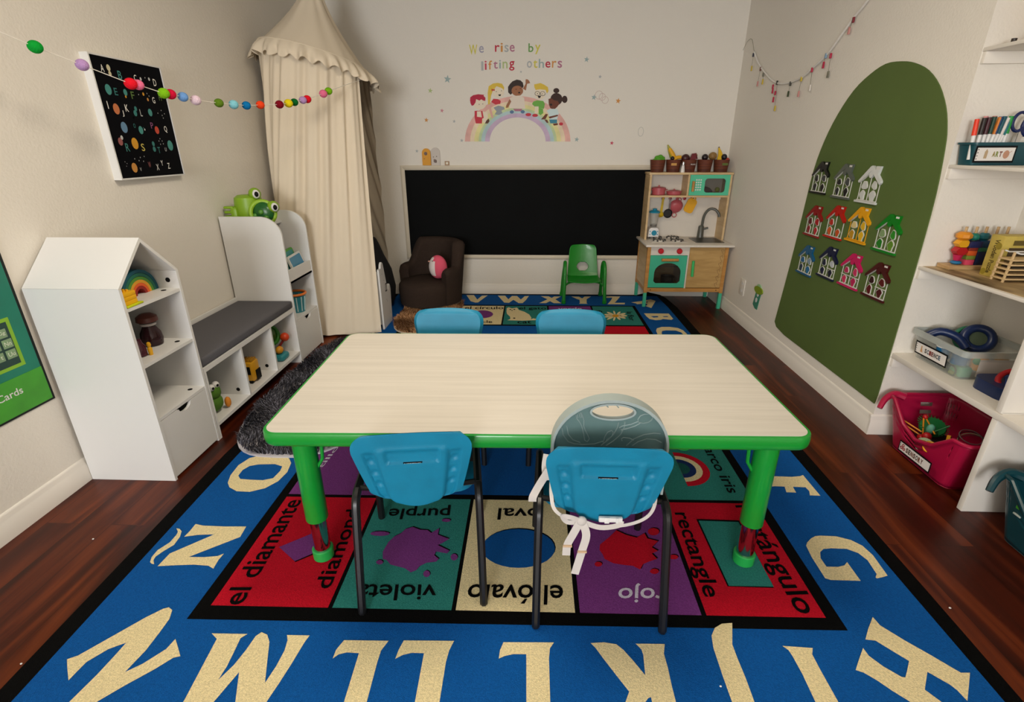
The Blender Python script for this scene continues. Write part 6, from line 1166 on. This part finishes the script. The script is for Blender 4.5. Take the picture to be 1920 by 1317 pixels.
ic = {'dark': ('#17181a', '#3c3f40', '#202224', '#0c0c0d'), 'white': ('#c9ccc8',)*4, 'red': ('#5a0c10', '#a8141c', '#8a1220', '#b92030'), 'orange': ('#b5281a', '#7d5a20', '#c9561d', '#c4501a'), 'yellow': ('#d8c58a', '#d9ae1e', '#b98a1a', '#e0b21d'), 'green': ('#7f9a6a', '#2f8a24', '#1f7a1c', '#5f8a2a'), 'blue': ('#1a5f92', '#7d94a8', '#16324f', '#1b6a9a'), 'navy': ('#131638', '#b9bfc6', '#16183c', '#10122c'), 'pink': ('#b8285a', '#c4305e', '#cc2a5c', '#b61a52'), 'maroon': ('#2f0a0c', '#5a1414', '#5a0d12', '#4a0d10')}
LW = pl('house_outline', '#d4d2cc')
for (cn_, col, yc, z0, k), w in zip(HS, where):
    t = thing('colour_house', '%s-roofed plastic colour house on green arch, %s' % (cn_, w), 'house magnet', (XW-.007, yc, z0), 0, 'plastic colour houses on the green arch')
    O, U, V = (XW-.0065, yc, z0), (0, -1, 0), (0, 0, 1)
    m = pl('house_'+cn_, col, .35); N = (-.012, 0, 0)
    roof = [(-.096, .107), (-.088, .098), (0, .162), (.088, .098), (.096, .107), (.094, .118), (.060, .145), (.070, .186), (.034, .186), (.034, .166), (.012, .184), (0, .188), (-.012, .184)]
    b = B(); b.prism(roof, O, U, V, N, m, m); b.prism(ellipse(0, .146, .017, .02, 14), O, U, V, (-.010, 0, 0), m); b.prism([(-.088, .098), (-.07, .112), (-.03, .14), (0, .162), (0, .157), (-.03, .136), (-.07, .108)], O, U, V, (-.008, 0, 0), LW); obj('roof', b, t)
    b = B(); b.prism([(.040, .172), (.064, .172), (.064, .181), (.040, .181)], (O[0]-.0121, *O[1:]), U, V, (-.0006, 0, 0), LW); obj('name_plate', b, t)
    lm = LW if cn_ not in ('yellow',) else m
    b = B()
    for u in (-.080, 0, .080): b.prism([(u-.0017, .008), (u+.0017, .008), (u+.0017, .105 if u else .135), (u-.0017, .105 if u else .135)], O, U, V, (-.003, 0, 0), lm)
    b.prism([(-.080, .010), (.080, .010), (.080, .014), (-.080, .014)], O, U, V, (-.0085, 0, 0), lm)
    if cn_ in ('pink', 'navy', 'maroon'): b.prism([(-.08 if cn_ == 'pink' else 0, .060), (.08, .060), (.08, .063), (-.08 if cn_ == 'pink' else 0, .063)], O, U, V, (-.008, 0, 0), lm)
    obj('window_bars', b, t)
    b = B(); b.prism([(-.092, -.001), (.092, -.001), (.092, .009), (-.092, .009)], O, U, V, N, m); obj('base', b, t)
    rr_ = random.Random(hash(cn_) % 97 if False else len(cn_)*7+int(yc*100))
    for q, (u, v) in enumerate(((-.042, .088), (.040, .092), (-.044, .036), (.040, .036))):
        if cn_ == 'red' and q == 1: continue
        a_, b_ = rr_.uniform(.019, .026), rr_.uniform(.021, .027)
        P = [(u+a_*(1+.22*math.sin(3*s+q+yc))*math.cos(s), v+b_*(1+.18*math.cos(2*s+q))*math.sin(s)) for s in [2*PI*i/16 for i in range(16)]]
        Q = [(u+(px-u)*.85, v+(pz-v)*.86) for px, pz in P]
        b = B(); b.prism(P, O, U, V, (-.004, 0, 0), LW); b.prism(Q, (O[0]-.004, *O[1:]), U, V, (-.001, 0, 0), pl('icon_'+k+str(q), ic[k][q])); obj('picture_tile', b, t)
# ------------------------------------------------ bead garland with charms
t = thing('bead_garland', 'white bead garland with small tassel charms across the right wall', 'garland', (XW, 3.4, 1.6))
b = B(); P = smooth_path([(XW-.012, y, z) for y, z in BEADS], 3); b.tube(P, .0058, mat('bead_white', '#e6e2dc', .5), 6); obj('cord', b, t)
b = B(); b.tube([(XW-.010, y, z) for y, z in HOOKL], .0014, pl('wire_olive', '#7d7a5c'), 5); obj('wire_hook', b, t)
dist = 0; b = B()
for i in range(1, len(P)):
    if P[i].y < 3.15:
        n_ = max(1, int((P[i]-P[i-1]).length/.013))
        for j in range(n_): b.ball(P[i-1].lerp(P[i], j/n_), .0095, mat('bead_white', ''), 7, 5)
o = obj('beads', b, t); o['kind'] = 'stuff'
CC = {'navy': '#252a3d', 'yellow': '#c9b038', 'brown': '#6a3a26', 'rose': '#c98a84', 'grey': '#6f6c5c', 'crimson': '#b3173f', 'dark': '#2c2b22', 'dgreen': '#2c3d1c', 'white': '#d9d2ca', 'blue': '#7f9cb5', 'maroon': '#7a1626'}
for a, y0, z0, c, y1, z1 in CHARMS:
    b = B(); b.tube([(XW-.014, y0, z0+.012), (XW-.014, y1, z1)], .0012, pl('charm_grey', CC['grey']), 4)
    b.box(XW-.020, XW-.010, y0-.007, y0+.007, z0-.014, z0+.014, pl('charm_'+a, CC[a]), .002)
    b.prism([(-.007, -.018), (.007, -.018), (.005, .018), (-.005, .018)], (XW-.018, y1, z1), (0, 1, 0), (0, 0, 1), (.008, 0, 0), pl('charm_'+c, CC[c])); o = obj('charm', b, t)
# ------------------------------------------------ alcove: art caddy
def sign(parent, name, O, U, V, w, h, textstr, tcol, extra):
    """paper label with a black laminated edge; O bottom left, U/V unit vectors"""
    O, U, V = Vector(O), Vector(U), Vector(V); N = U.cross(V)
    b = B(); b.prism([(-.006, -.007), (w+.006, -.007), (w+.006, h+.007), (-.006, h+.007)], O, U, V, N*.0012, BLACK); lb = obj(name, b, parent)
    b = B(); b.prism([(0, 0), (w, 0), (w, h), (0, h)], O+N*.0012, U, V, N*.0006, pl('label_paper', '#e2ddd8'))
    for k in range(4): b.prism(ellipse(.004, h*(.14+.24*k), .0022, .0022, 8), O+N*.0018, U, V, N*.0003, BLACK)
    obj('label_card', b, lb)
    x0, x1, y0, y1 = extra; n_ = len(textstr); s = w*(x1-x0)/n_; b = B()
    for i, ch in enumerate(textstr): b.text(ch, O+N*.0021+U*(w*x0+s*i+s*.06)+V*(h*y0), U*(s*.86), V*(h*(y1-y0)), pl('labeltext_'+tcol[i % len(tcol)], tcol[i % len(tcol)]), .05)
    obj('label_lettering', b, lb); return lb
TEAL = mat('caddy_teal', '#0d4650', .4)
z = 1.3343
t = thing('art_caddy', 'teal bin labelled ART full of markers on the alcove shelf', 'caddy', (1.96, 2.345, z))
b = B(); Bt, Tp = rrect(1.808, 2.12, 2.308, 2.386, .012), rrect(1.796, 2.13, 2.30, 2.394, .014); n = len(Bt); In = rrect(1.800, 2.126, 2.304, 2.390, .012)
vs = [(x, y, z) for x, y in Bt]+[(x, y, z+.082) for x, y in Tp]+[(x, y, z+.082) for x, y in In]+[(x, y, z+.02) for x, y in rrect(1.814, 2.114, 2.314, 2.380, .01)]
b.add(vs, [(k*n+i, k*n+(i+1) % n, (k+1)*n+(i+1) % n, (k+1)*n+i) for k in range(3) for i in range(n)]+[tuple(range(n)), tuple(range(3*n, 4*n))], TEAL); obj('bin', b, t)
b = B(); b.ring(rrect(1.790, 2.136, 2.294, 2.398, .016), In, (0, 0, z+.080), (1, 0, 0), (0, 1, 0), (0, 0, .008), TEAL); obj('rim', b, t)
lb = sign(t, 'bin_label', (1.808, 2.2985, z+.018), (1, 0, .0), (0, 0, 1), .148, .050, 'ART', ('#8a7a2c', '#7d8a3c', '#7a4a3c'), (.42, .69, .30, .72))
b = B(); b.prism([(-.006, -.016), (.006, -.016), (.006, .010), (0, .020), (-.006, .010)], (1.845, 2.2962, z+.043), (1, 0, 0), (0, 0, 1), (0, -.0003, 0), pl('crayon_tan', '#b39a78')); b.prism(ellipse(.0, .0, .012, .016, 14), (1.925, 2.2962, z+.042), (1, 0, 0), (0, 0, 1), (0, -.0003, 0), pl('palette_tan', '#b98a70')); b.tube([(1.925, 2.296, z+.040), (1.944, 2.296, z+.055)], .001, pl('palette_tan', ''), 4); obj('label_drawing', b, lb)
mk = [(1.800, 1.510, '#e0381a', -.01, 'orange-red'), (1.824, 1.514, '#1c1512', .002, 'black'), (1.842, 1.516, '#3c0f1c', .003, 'maroon'), (1.860, 1.518, '#143a2c', .008, 'bottle green'), (1.879, 1.518, '#12406e', .022, 'blue'), (1.893, 1.519, '#0f4f5c', .028, 'petrol'), (1.878, 1.516, '#c9731a', .02, 'ochre'), (1.905, 1.514, '#d9d2cc', .03, 'white'), (1.915, 1.512, '#146a70', .04, 'teal'), (1.925, 1.520, '#0f8a35', .008, 'leaf green'), (1.852, 1.522, '#d08a8a', .012, 'salmon'), (1.884, 1.522, '#c07a70', .02, 'dusty pink')]
for i, (x, zt, c, ln, nm) in enumerate(mk):
    y = 2.325 if i < 10 else 2.36
    t = thing('marker_pen', '%s marker standing cap down in the art caddy' % nm, 'marker', (x-ln*.5, y, z+.022), 0, 'markers in the art caddy')
    p0, p1 = Vector((x-ln*.6, y, z+.022)), Vector((x+ln*.35+.003, y+.012, zt)); q = p0.lerp(p1, .60)
    pm = pl('marker_'+nm, c, .4)
    b = B(); b.cyl(p0, q, .0075, WHITE, n=12); obj('barrel', b, t)
    b = B(); b.cyl(q, p1, .0088, pm, .0080, 12); obj('cap', b, t)
t = thing('scissors', 'navy-handled scissors at the right end of art caddy', 'scissors', (1.985, 2.33, z+.03)); NV = pl('scissor_navy', '#0f1f52')
b = B(); b.torus((1.965, 2.332, z+.165), .026, .006, NV, (0, 1, 0), 20, 8, 1.35); b.torus((2.012, 2.335, z+.150), .026, .008, NV, (0, 1, 0), 20, 8, 1.35); obj('handles', b, t)
b = B(); b.prism([(1.972, z+.022), (1.982, z+.022), (1.998, z+.125), (1.978, z+.135)], (0, 2.333, 0), (1, 0, 0), (0, 0, 1), (0, .003, 0), CHROME); obj('blades', b, t)
# ------------------------------------------------ stacking toy, puzzle box, puzzle rack
z = .8941
t = thing('stacking_toy', 'wooden peg base stacked with coloured geometric shapes', 'stacking toy', (1.98, 2.36, z)); OAK = wood('oak', '#a78458', '#c4a475', (6, 6, 40))
b = B(); b.box(1.862, 2.13, 2.318, 2.392, z, z+.018, OAK, .002); obj('base', b, t)
RODX = [1.913, 1.958, 2.000, 2.048, 2.092]
for i, x in enumerate(RODX):
    b = B(); b.cyl((x, 2.355, z+.018), (x, 2.355, z+.185), .0055, OAK, n=10); obj('peg', b, t)
stk = [[('#1b6a9a', 'ball', .022, .018), ('#b5144a', 'cone', .017, .026), ('#b0141c', 'hex', .026, .034), ('#e0a018', 'hex', .026, .032), ('#d98a18', 'oct', .030, .034)], [('#c9405a', 'cube', .019, .024), ('#6f7d2c', 'cube', .019, .018), ('#c4501c', 'cube', .019, .022), ('#8a2a1c', 'cube', .019, .014), ('#171c4c', 'cube', .026, .028), ('#12705c', 'ball', .020, .034)], [('#101c46', 'cube', .02, .06), ('#2c6a4c', 'cube', .02, .018), ('#12406a', 'cube', .02, .03), ('#12606a', 'oct', .022, .032)], [('#5a3a6a', 'oct', .02, .05), ('#8a6a2c', 'cube', .02, .04)], [('#2c6a4c', 'oct', .02, .06), ('#b0141c', 'ball', .02, .04)]]
for x, S in zip(RODX, stk):
    h = z+.018
    for c, kd, r, hh in S:
        b = B(); m = pl('shape_'+c[1:], c, .5)
        if kd == 'ball': b.ball((x, 2.355, h+hh/2), (r, r, hh/2), m, 16, 8)
        elif kd == 'cone': b.cyl((x, 2.355, h), (x, 2.355, h+hh), r*.7, m, r*1.15, 16)
        elif kd == 'cube': b.box(x-r, x+r, 2.355-r, 2.355+r, h, h+hh, m, .002)
        elif kd == 'hex': b.prism([(x+r*math.cos(q), h+hh/2+hh/2*math.sin(q)*1.1) for q in [PI*k/3 for k in range(6)]], (0, 2.338, 0), (1, 0, 0), (0, 0, 1), (0, .034, 0), m)
        else: b.lathe([(r*.6, 0), (r, hh*.3), (r, hh*.7), (r*.6, hh)], (x, 2.355, h), m, 8)
        obj('stacked_shape', b, t); h += hh
t = thing('puzzle_box', 'mustard cardboard box lettered Wooden Puzzle standing behind the rack', 'box', (2.04, 2.206, z)); MU = mat('box_mustard', '#b5a04a', .6, var=.15, vscale=18)
b = B(); b.box(1.932, 2.15, 2.173, 2.24, z, z+.172, MU, .002); bxo = obj('carton', b, t)
b = B(); b.text('Wooden Puzzle', (1.9315, 2.214, z+.155), (0, 0, -.14), (0, -.024, 0), pl('box_ink', '#5a4a14'), .03); obj('spine_lettering', b, bxo)
for y_, zz, r in ((2.190, z+.130, .014), (2.225, z+.018, .013)):
    b = B(); b.prism(ellipse(y_, zz, r, r, 12), (1.9314, 0, 0), (0, 1, 0), (0, 0, 1), (-.0004, 0, 0), pl('box_gold', '#8f7d22')); obj('paw_print', b, bxo)
b = B(); b.box(1.96, 2.14, 2.1715, 2.1728, z+.05, z+.125, pl('box_photo', '#4a3a24')); b.box(1.97, 2.14, 2.1712, 2.1716, z+.135, z+.155, pl('box_ink', '')); obj('cover_picture', b, bxo)
t = thing('puzzle_rack', 'pale wooden slatted puzzle rack leaning before the mustard box', 'rack', (2.02, 2.12, z)); ASH = pl('ash', '#c9ab7c', .6)
for y_ in (2.10, 2.155):
    b = B(); b.tube([(1.915, y_, z), (1.905, y_-.02, z+.125)], .005, ASH, 6); obj('post', b, t)
for k in range(5):
    zz = z+.010+k*.020; b = B(); b.box(1.910-k*.002, 2.15, 2.088-k*.004, 2.16-k*.004, zz, zz+.006, ASH, .001); obj('slat', b, t)
    if k < 4: b = B(); b.box(1.925, 2.14, 2.10-k*.004, 2.150-k*.004, zz+.0065, zz+.0125, pl('puzzle_board%d' % k, ('#3a2a1a', '#5a4426', '#2c2418', '#6a5a34')[k])); tag(obj('puzzle_board', b), '%s wooden puzzle board slotted in the rack, %s slot' % (('dark', 'tan', 'near-black', 'olive')[k], ('lowest', 'second', 'third', 'top')[k]), 'puzzle', 'boards in the puzzle rack')
for y_ in (2.075, 2.125):
    b = B(); b.tube([(1.905, y_, z+.125), (1.92, y_-.004, z+.120), (2.14, y_-.004, z+.120)], .003, WHITE, 6); obj('top_wire', b, t)
# ------------------------------------------------ science bin
z = .4603
CLR = clear('bin_clear', '#cdd2cc', .22, .12)
t = thing('science_bin', 'clear plastic bin labelled SCIENCE on the low alcove shelf', 'bin', (1.99, 2.22, z))
def tub(x0, x1, y0, y1, x2, x3, y2, y3, z0, z1, m, r=.02, wall=.004, fl=True):
    b = B(); A_, T_, I_, F_ = rrect(x0, x1, y0, y1, r), rrect(x2, x3, y2, y3, r), rrect(x2+wall, x3-wall, y2+wall, y3-wall, r), rrect(x0+wall, x1-wall, y0+wall, y1-wall, r); n = len(A_)
    vs = [(x, y, z0) for x, y in A_]+[(x, y, z1) for x, y in T_]+[(x, y, z1) for x, y in I_]+[(x, y, z0+wall) for x, y in F_]
    b.add(vs, [(k*n+i, k*n+(i+1) % n, (k+1)*n+(i+1) % n, (k+1)*n+i) for k in range(3) for i in range(n)]+[tuple(range(n))[::-1], tuple(range(3*n, 4*n))], m); return b
b = tub(1.865, 2.12, 2.09, 2.365, 1.843, 2.145, 2.064, 2.388, z, z+.135, CLR); obj('tub', b, t)
b = B(); b.ring(rrect(1.838, 2.15, 2.059, 2.392, .022), rrect(1.848, 2.14, 2.069, 2.383, .018), (0, 0, z+.112), (1, 0, 0), (0, 1, 0), (0, 0, .026), clear('bin_rim', '#c9cfc9', .45, .15)); obj('rim', b, t)
b = B(); b.prism(rrect(1.92, 2.10, z+.02, z+.10, .006), (0, 2.0725, 0), (1, 0, 0), (0, 0, 1), (0, .001, 0), pl('card_cream', '#d9cfc4')); o = obj('insert_card', b, t)
lb = sign(t, 'bin_label', (1.846, 2.335, z+.036), (0, -1, 0), (-.10, 0, .995), .185, .048, 'SCIENCE', ('#4a4640', '#3f5a6a', '#7a2f2a', '#6a2a24', '#3a3a3a'), (.30, .84, .28, .74))
b = B(); b.prism([(.030, .010), (.046, .010), (.040, .028), (.040, .040), (.034, .040), (.034, .028)], (1.843, 2.335, z+.036), (0, -1, 0), (-.1, 0, .995), (-.0004, 0, 0), pl('flask_tan', '#c99a6a')); obj('label_drawing', b, lb)
def loose(name, label, cat, b, grp=None): return tag(obj(name, b), label, cat, grp)
NB = pl('navy_plastic', '#0b2350', .35)
b = B(); b.torus((2.055, 2.27, z+.125), .050, .019, NB, (-.45, -.75, .5)); loose('magnetic_ring', 'thick navy ring toy standing at the back of the science bin', 'toy', b)
b = B(); b.torus((2.045, 2.305, z+.112), .052, .010, pl('ring_green2', '#1f6a4a'), (-.45, -.75, .5)); b.lathe([(.040, 0), (.040, .004)], (2.055, 2.27, z+.122), pl('lens_olive', '#41503c'), 20, axis=(-.45, -.75, .5)); loose('magnifier', 'green-rimmed magnifier disc behind the navy ring', 'magnifier', b)
b = B(); b.tube(smooth_path([(1.885, 2.35, z+.105), (1.925, 2.33, z+.138), (1.975, 2.29, z+.125), (2.0, 2.25, z+.085)], 4), .019, NB, 10); loose('toy_binocular', 'navy curved toy lying at the left of science bin', 'toy', b)
for (x, y, c, nm) in ((1.875, 2.215, '#155a86', 'left'), (1.885, 2.135, '#155a86', 'right')):
    b = B(); b.lathe([(.030, 0), (.030, .045), (.026, .05), (1e-6, .05)], (x, y, z+.058), pl('jarlid_blue', c), 20); b.torus((x, y, z+.106), .030, .003, WHITE, (0, 0, 1), 22, 6); loose('specimen_jar', 'blue-lidded specimen jar with white ring, %s of the pair in science bin' % nm, 'jar', b)
b = B(); b.lathe([(.028, 0), (.030, .05), (.02, .066), (1e-6, .07)], (1.945, 2.105, z+.045), pl('cup_orange', '#d98f1c'), 18); b.ball((1.935, 2.095, z+.085), (.024, .018, .02), pl('cup_green', '#3f8a4a')); loose('toy_cup', 'orange and green toy cup by the front corner of science bin', 'toy', b)
b = B(); b.ball((2.06, 2.13, z+.085), (.028, .02, .026), pl('lens_amber', '#b0802a')); loose('amber_lens', 'amber toy lens on the right side inside science bin', 'toy', b)
b = B(); b.box(1.875, 1.925, 2.095, 2.16, z+.006, z+.052, pl('block_mint', '#4f9a6a'), .006); loose('mint_block', 'mint green block at the near corner of science bin', 'block', b)
b = B(); b.torus((1.874, 2.14, z+.022), .022, .004, pl('band_dark', '#14301c'), (1, 0, .1)); loose('tape_loop', 'dark green loop pressed to the science bin wall', 'loop', b)
b = B()
for k in range(9): q = random.uniform; b.tube([(q(1.875, 1.92), q(2.10, 2.35), z+q(.006, .02)), (q(1.875, 1.93), q(2.10, 2.35), z+q(.006, .03))], .004, pl('twig_dark', '#1c1a14'), 5)
loose('wire_bundle', 'tangle of dark wires on the floor of the science bin', 'wires', b)
b = B(); b.tube([(1.875, 2.15, z+.012), (1.885, 2.07+.04, z+.012)], .010, pl('olive_stick', '#76802c'), 6); b.tube([(1.885, 2.2, z+.012), (1.90, 2.13, z+.014)], .008, pl('olive_stick', ''), 6); loose('olive_stick', 'olive green sticks along the near edge of science bin', 'sticks', b)
# blue case with red ring in front of the bin
t = thing('toy_headset', 'navy oval case with a red ring lying before the science bin', 'toy', (1.95, 1.95, z))
b = B(); b.prism(rrect(1.872, 2.08, 1.865, 2.045, .05, 8), (0, 0, z), (1, 0, 0), (0, 1, 0), (0, 0, .050), NB); bmesh.ops.bevel(b.bm, geom=[e for e in b.bm.edges if abs(e.verts[0].co.z-e.verts[1].co.z) < .001 and e.verts[0].co.z > z+.04], offset=.016, segments=3, affect='EDGES'); b.tube([(1.90, 1.90, z+.053), (2.0, 2.02, z+.053)], .006, pl('case_blue', '#123f86'), 6); obj('case', b, t)
b = B(); b.torus((1.965, 1.935, z+.062), .056, .011, pl('ring_red', '#a3121a'), (-.5, -.35, .8)); obj('ring', b, t)
# ------------------------------------------------ laundry style baskets
PK = mat('basket_pink', '#a80f3c', .35); 
def big_basket(label, m, yo, sgn):
    t = thing('storage_basket', label, 'basket', (1.96, 2.11+yo, .001))
    H = .255
    def wall(u, v, inn):
        # rounded rectangle walls from bottom (v=0) to rim (v=1); the front (-x side) dips
        P = rrect(0, 1, 0, 1, .12, 6); n_ = len(P); i = int(u*n_) % n_; f = u*n_-int(u*n_); p, q = P[i], P[(i+1) % n_]
        a, c = p[0]+(q[0]-p[0])*f, p[1]+(q[1]-p[1])*f
        x = 1.832+(2.085-1.832)*a+((1.792+(2.12-1.792)*a)-(1.832+(2.085-1.832)*a))*v
        y = 1.93+(2.30-1.93)*c+((1.862+(2.355-1.862)*c)-(1.93+(2.30-1.93)*c))*v+yo
        top = H
        if a < .06: d = abs(c-.5)/.34; top = H-.115*(max(0, 1-d*d) if d < 1 else 0)**.8
        z_ = .002+(top-.002)*v
        if inn: cx_, cy_ = 1.955, 2.11+yo; x += (cx_-x)*.022; y += (cy_-y)*.016
        return (x, y, z_)
    nu, nv = 112, 14
    vs = [wall(i/nu, j/(nv-1), 0) for j in range(nv) for i in range(nu)]; fs = []
    for j in range(nv-1):
        for i in range(nu):
            # rows of round holes near the rim on the back and far sides
            if j in (8, 10) and i % 4 == 1 and (i < 60): continue
            fs.append((j*nu+i, j*nu+(i+1) % nu, (j+1)*nu+(i+1) % nu, (j+1)*nu+i))
    b = B(); b.add(vs, fs, m); b.add(vs[:nu], [tuple(range(nu))], m)
    o = obj('tub', b, t, True, 60); s_ = o.modifiers.new('wall', 'SOLIDIFY'); s_.thickness = .004; s_.offset = -1
    b = B(); b.tube([wall(i/nu, 1, 0) for i in range(nu)], .009, m, 8, closed=True); obj('rim', b, t)
    y = 2.358+yo
    b = B(); b.tube(smooth_path([(1.86, y-.03, H-.003), (1.82, y-.012, H+.004), (1.775, y-.02, H-.02), (1.745, y-.04, H-.062)], 4), .020, m, 8, r2=.012); obj('handle', b, t)
    return t
t = big_basket('crimson open basket labelled SENSORY on the floor under the alcove shelf', PK, 0, 1)
lb = sign(t, 'basket_label', (1.793, 2.182, .044), (0, -.97, .02), (-.02, 0, 1), .200, .042, 'SENSORY', ('#5a3a2c', '#4a4038', '#6a3a24'), (.22, .80, .20, .80))
b = B()
for a in (90, 210, 330): q = math.radians(a); b.torus((1.7908, 2.160+.010*math.cos(q), .066+.010*math.sin(q)), .006, .0022, pl('spinner_red', '#8a1420'), (1, 0, 0), 12, 6)
obj('label_drawing', b, lb)
b = B(); b.prism(ellipse(2.004, .068, .014, .014, 14), (1.7916, 0, 0), (0, 1, 0), (0, 0, 1), (-.0004, 0, 0), pl('sensory_brain', '#b5523a')); obj('label_drawing', b, lb)
t2 = big_basket('dark teal open basket on the floor in the nearer alcove bay', mat('basket_teal', '#0a3a42', .35), -.66, 1)
b = B(); b.box(1.800, 1.806, 1.555, 1.60, .165, .20, pl('toy_green2', '#3f9a1c'), .004); b.box(1.800, 1.806, 1.57, 1.60, .14, .146, pl('toy_silver', '#a9b0a8'), .001); o = obj('basket_sticker', b, t2)
# contents of the crimson basket
b = B(); b.ball((1.96, 2.11, .085), (.115, .165, .03), mat('basket_clutter', '#22080c', .9)); loose('dark_cloth', 'dark cloth lining the crimson basket', 'cloth', b)
def ld(n_, lab, c, b): loose(n_, lab, c, b)
b = B()
for k in range(26): q = 2*PI*k/26; b.tube([(1.93+.052*math.cos(q), 2.20+.052*math.sin(q)*.9, .165+.02*math.sin(q)), (1.93+.066*math.cos(q), 2.20+.066*math.sin(q)*.9, .168+.025*math.sin(q))], .002, pl('spike_green', '#126a34'), 4)
b.lathe([(.054, 0), (.05, .012), (1e-6, .02)], (1.93, 2.20, .155), pl('spike_green', ''), 20, axis=(-.3, -.4, .8)); ld('spiky_disc', 'green spiky disc in the crimson basket', 'toy', b)
OY = pl('stick_orange', '#d98a24')
for k, (p, q, w) in enumerate((((1.822, 2.27, .165), (1.865, 2.175, .145), 'upper left'), ((1.822, 2.262, .150), (1.862, 2.165, .128), 'lower left'), ((1.905, 2.235, .185), (1.865, 2.160, .130), 'steep middle'), ((1.912, 2.225, .185), (1.89, 2.13, .160), 'right leaning'))):
    b = B(); b.tube([p, q], .0035, OY, 6); loose('orange_stick', 'orange stick in the crimson basket, the %s one' % w, 'stick', b, 'orange sticks in the basket')
b = B(); b.ball((1.912, 2.236, .192), .012, pl('joint_red', '#b01218')); ld('red_joint', 'small red ball joint at the top of orange sticks', 'joint', b)
b = B(); b.ball((1.862, 2.135, .142), (.020, .020, .022), pl('joint_red', '')); b.ball((1.852, 2.15, .128), (.018, .02, .015), pl('joint_red', '')); ld('red_toy', 'shiny red toy at the front of the crimson basket', 'toy', b)
b = B(); b.lathe([(.036, 0), (.034, .008), (.024, .012), (1e-6, .014)], (1.832, 2.10, .118), pl('top_pale', '#a9bd9a'), 22, axis=(-.75, -.3, .6)); b.lathe([(.02, .008), (.018, .02), (.010, .036), (1e-6, .038)], (1.832, 2.10, .118), pl('top_yellow', '#d9c41c'), 16, axis=(-.75, -.3, .6)); ld('spinning_top', 'pale green and yellow spinning top in crimson basket', 'spinning top', b)
YO = pl('toy_yellow', '#dc9c1c')
b = B(); b.torus((1.815, 2.048, .140), .022, .006, YO, (-.8, -.4, .4)); b.tube([(1.82, 2.03, .125), (1.83, 2.035, .112)], .008, YO, 6); ld('yellow_ring', 'yellow ring toy at the dip of the crimson basket', 'toy', b)
b = B(); b.box(1.845, 1.885, 2.00, 2.035, .135, .175, YO, .012); b.torus((1.850, 2.015, .158), .016, .007, YO, (-.8, -.4, .4)); b.tube([(1.87, 2.03, .17), (1.885, 2.05, .20)], .008, YO, 6); ld('yellow_giraffe', 'yellow looped animal toy in the crimson basket', 'toy', b)
b = B(); b.prism([(1.965, .118), (2.02, .150), (2.01, .165), (1.965, .150)], (1.828, 0, 0), (0, 1, 0), (0, 0, 1), (.03, 0, 0), pl('toy_amber', '#c98522')); ld('amber_block', 'amber wedge block beside the yellow animal toy', 'block', b)
b = B(); b.ball((1.895, 2.165, .165), (.018, .018, .026), pl('toy_seafoam', '#5fa890')); b.tube([(1.90, 2.15, .16), (1.945, 2.13, .205)], .003, pl('spike_green', ''), 6); ld('seafoam_toy', 'sea-green toy with thin green stick in crimson basket', 'toy', b)
b = B()
for k in range(4): b.torus((1.98, 2.02+.01*k, .165+.01*k), .06-.006*k, .0022, pl('wire_%d' % k, ('#5a2a30', '#8a8a6a', '#3a1a20', '#6a5a5a')[k]), (-.4+.1*k, -.3, .8), 22, 5)
ld('wire_coil', 'tangled thin wire coil at the back of the crimson basket', 'coil', b)
# ------------------------------------------------ top shelf
z = 1.7722
t = thing('snack_pouch', 'tall yellow and orange pouch on the topmost alcove shelf', 'pouch', (2.0, 2.26, z))
b = B()
def pouch(u, v):
    s = 2*u-1; d = .030*(1-.85*v)*math.sqrt(max(0, 1-s*s*.96)); return Vector((1.885+.24*u, 2.27-d, z+.26*v))
b.grid(pouch, 15, 13, pl('pouch_yellow', '#e3b313', .3)); b.grid(lambda u, v: (pouch(u, v).x, 4.54-pouch(u, v).y, pouch(u, v).z), 15, 13, pl('pouch_yellow', ''))
for f in b.bm.faces:
    if f.calc_center_median().z < z+.045: f.material_index = b.mi(pl('pouch_amber', '#d9851c', .3))
obj('bag', b, t)
b = B(); b.lathe([(1e-6, -.004), (.05, -.003), (.062, 0), (.05, .003), (1e-6, .004)], (1.975, 2.238, z+.085), pl('fruit_orange', '#d94f0c', .35), 24, 1, 1.0, axis=(0, -1, .12)); obj('printed_fruit', b, t)
b = B(); b.box(1.835, 2.13, 2.225, 2.32, z, z+.006, pl('tray_dark', '#2a2018'), .002); b.lathe([(.009, 0), (.009, .012), (1e-6, .013)], (1.832, 2.32, z+.006), pl('tray_dark', ''), 12); loose('dark_tray', 'flat dark tray under the yellow pouch on top shelf', 'tray', b)
# crumbs on the floor and rug
for i, (x, y, zz, r, lab) in enumerate(((-1.69, 1.49, .001, .004, 'white crumb on the bare floor left of the rug'), (.54, .985, .0125, .0035, 'white crumb on the blue rug between K and J'), (1.385, 1.285, .001, .004, 'pale crumb on the dark floor right of the rug'), (-1.49, .985, .001, .0035, 'white crumb at the left edge of the rug'))):
    b = B(); b.ball((x, y, zz+r*.6), (r, r*.8, r*.6), WHITE, 7, 5); tag(obj('crumb', b), lab, 'crumb', 'crumbs on floor and rug')
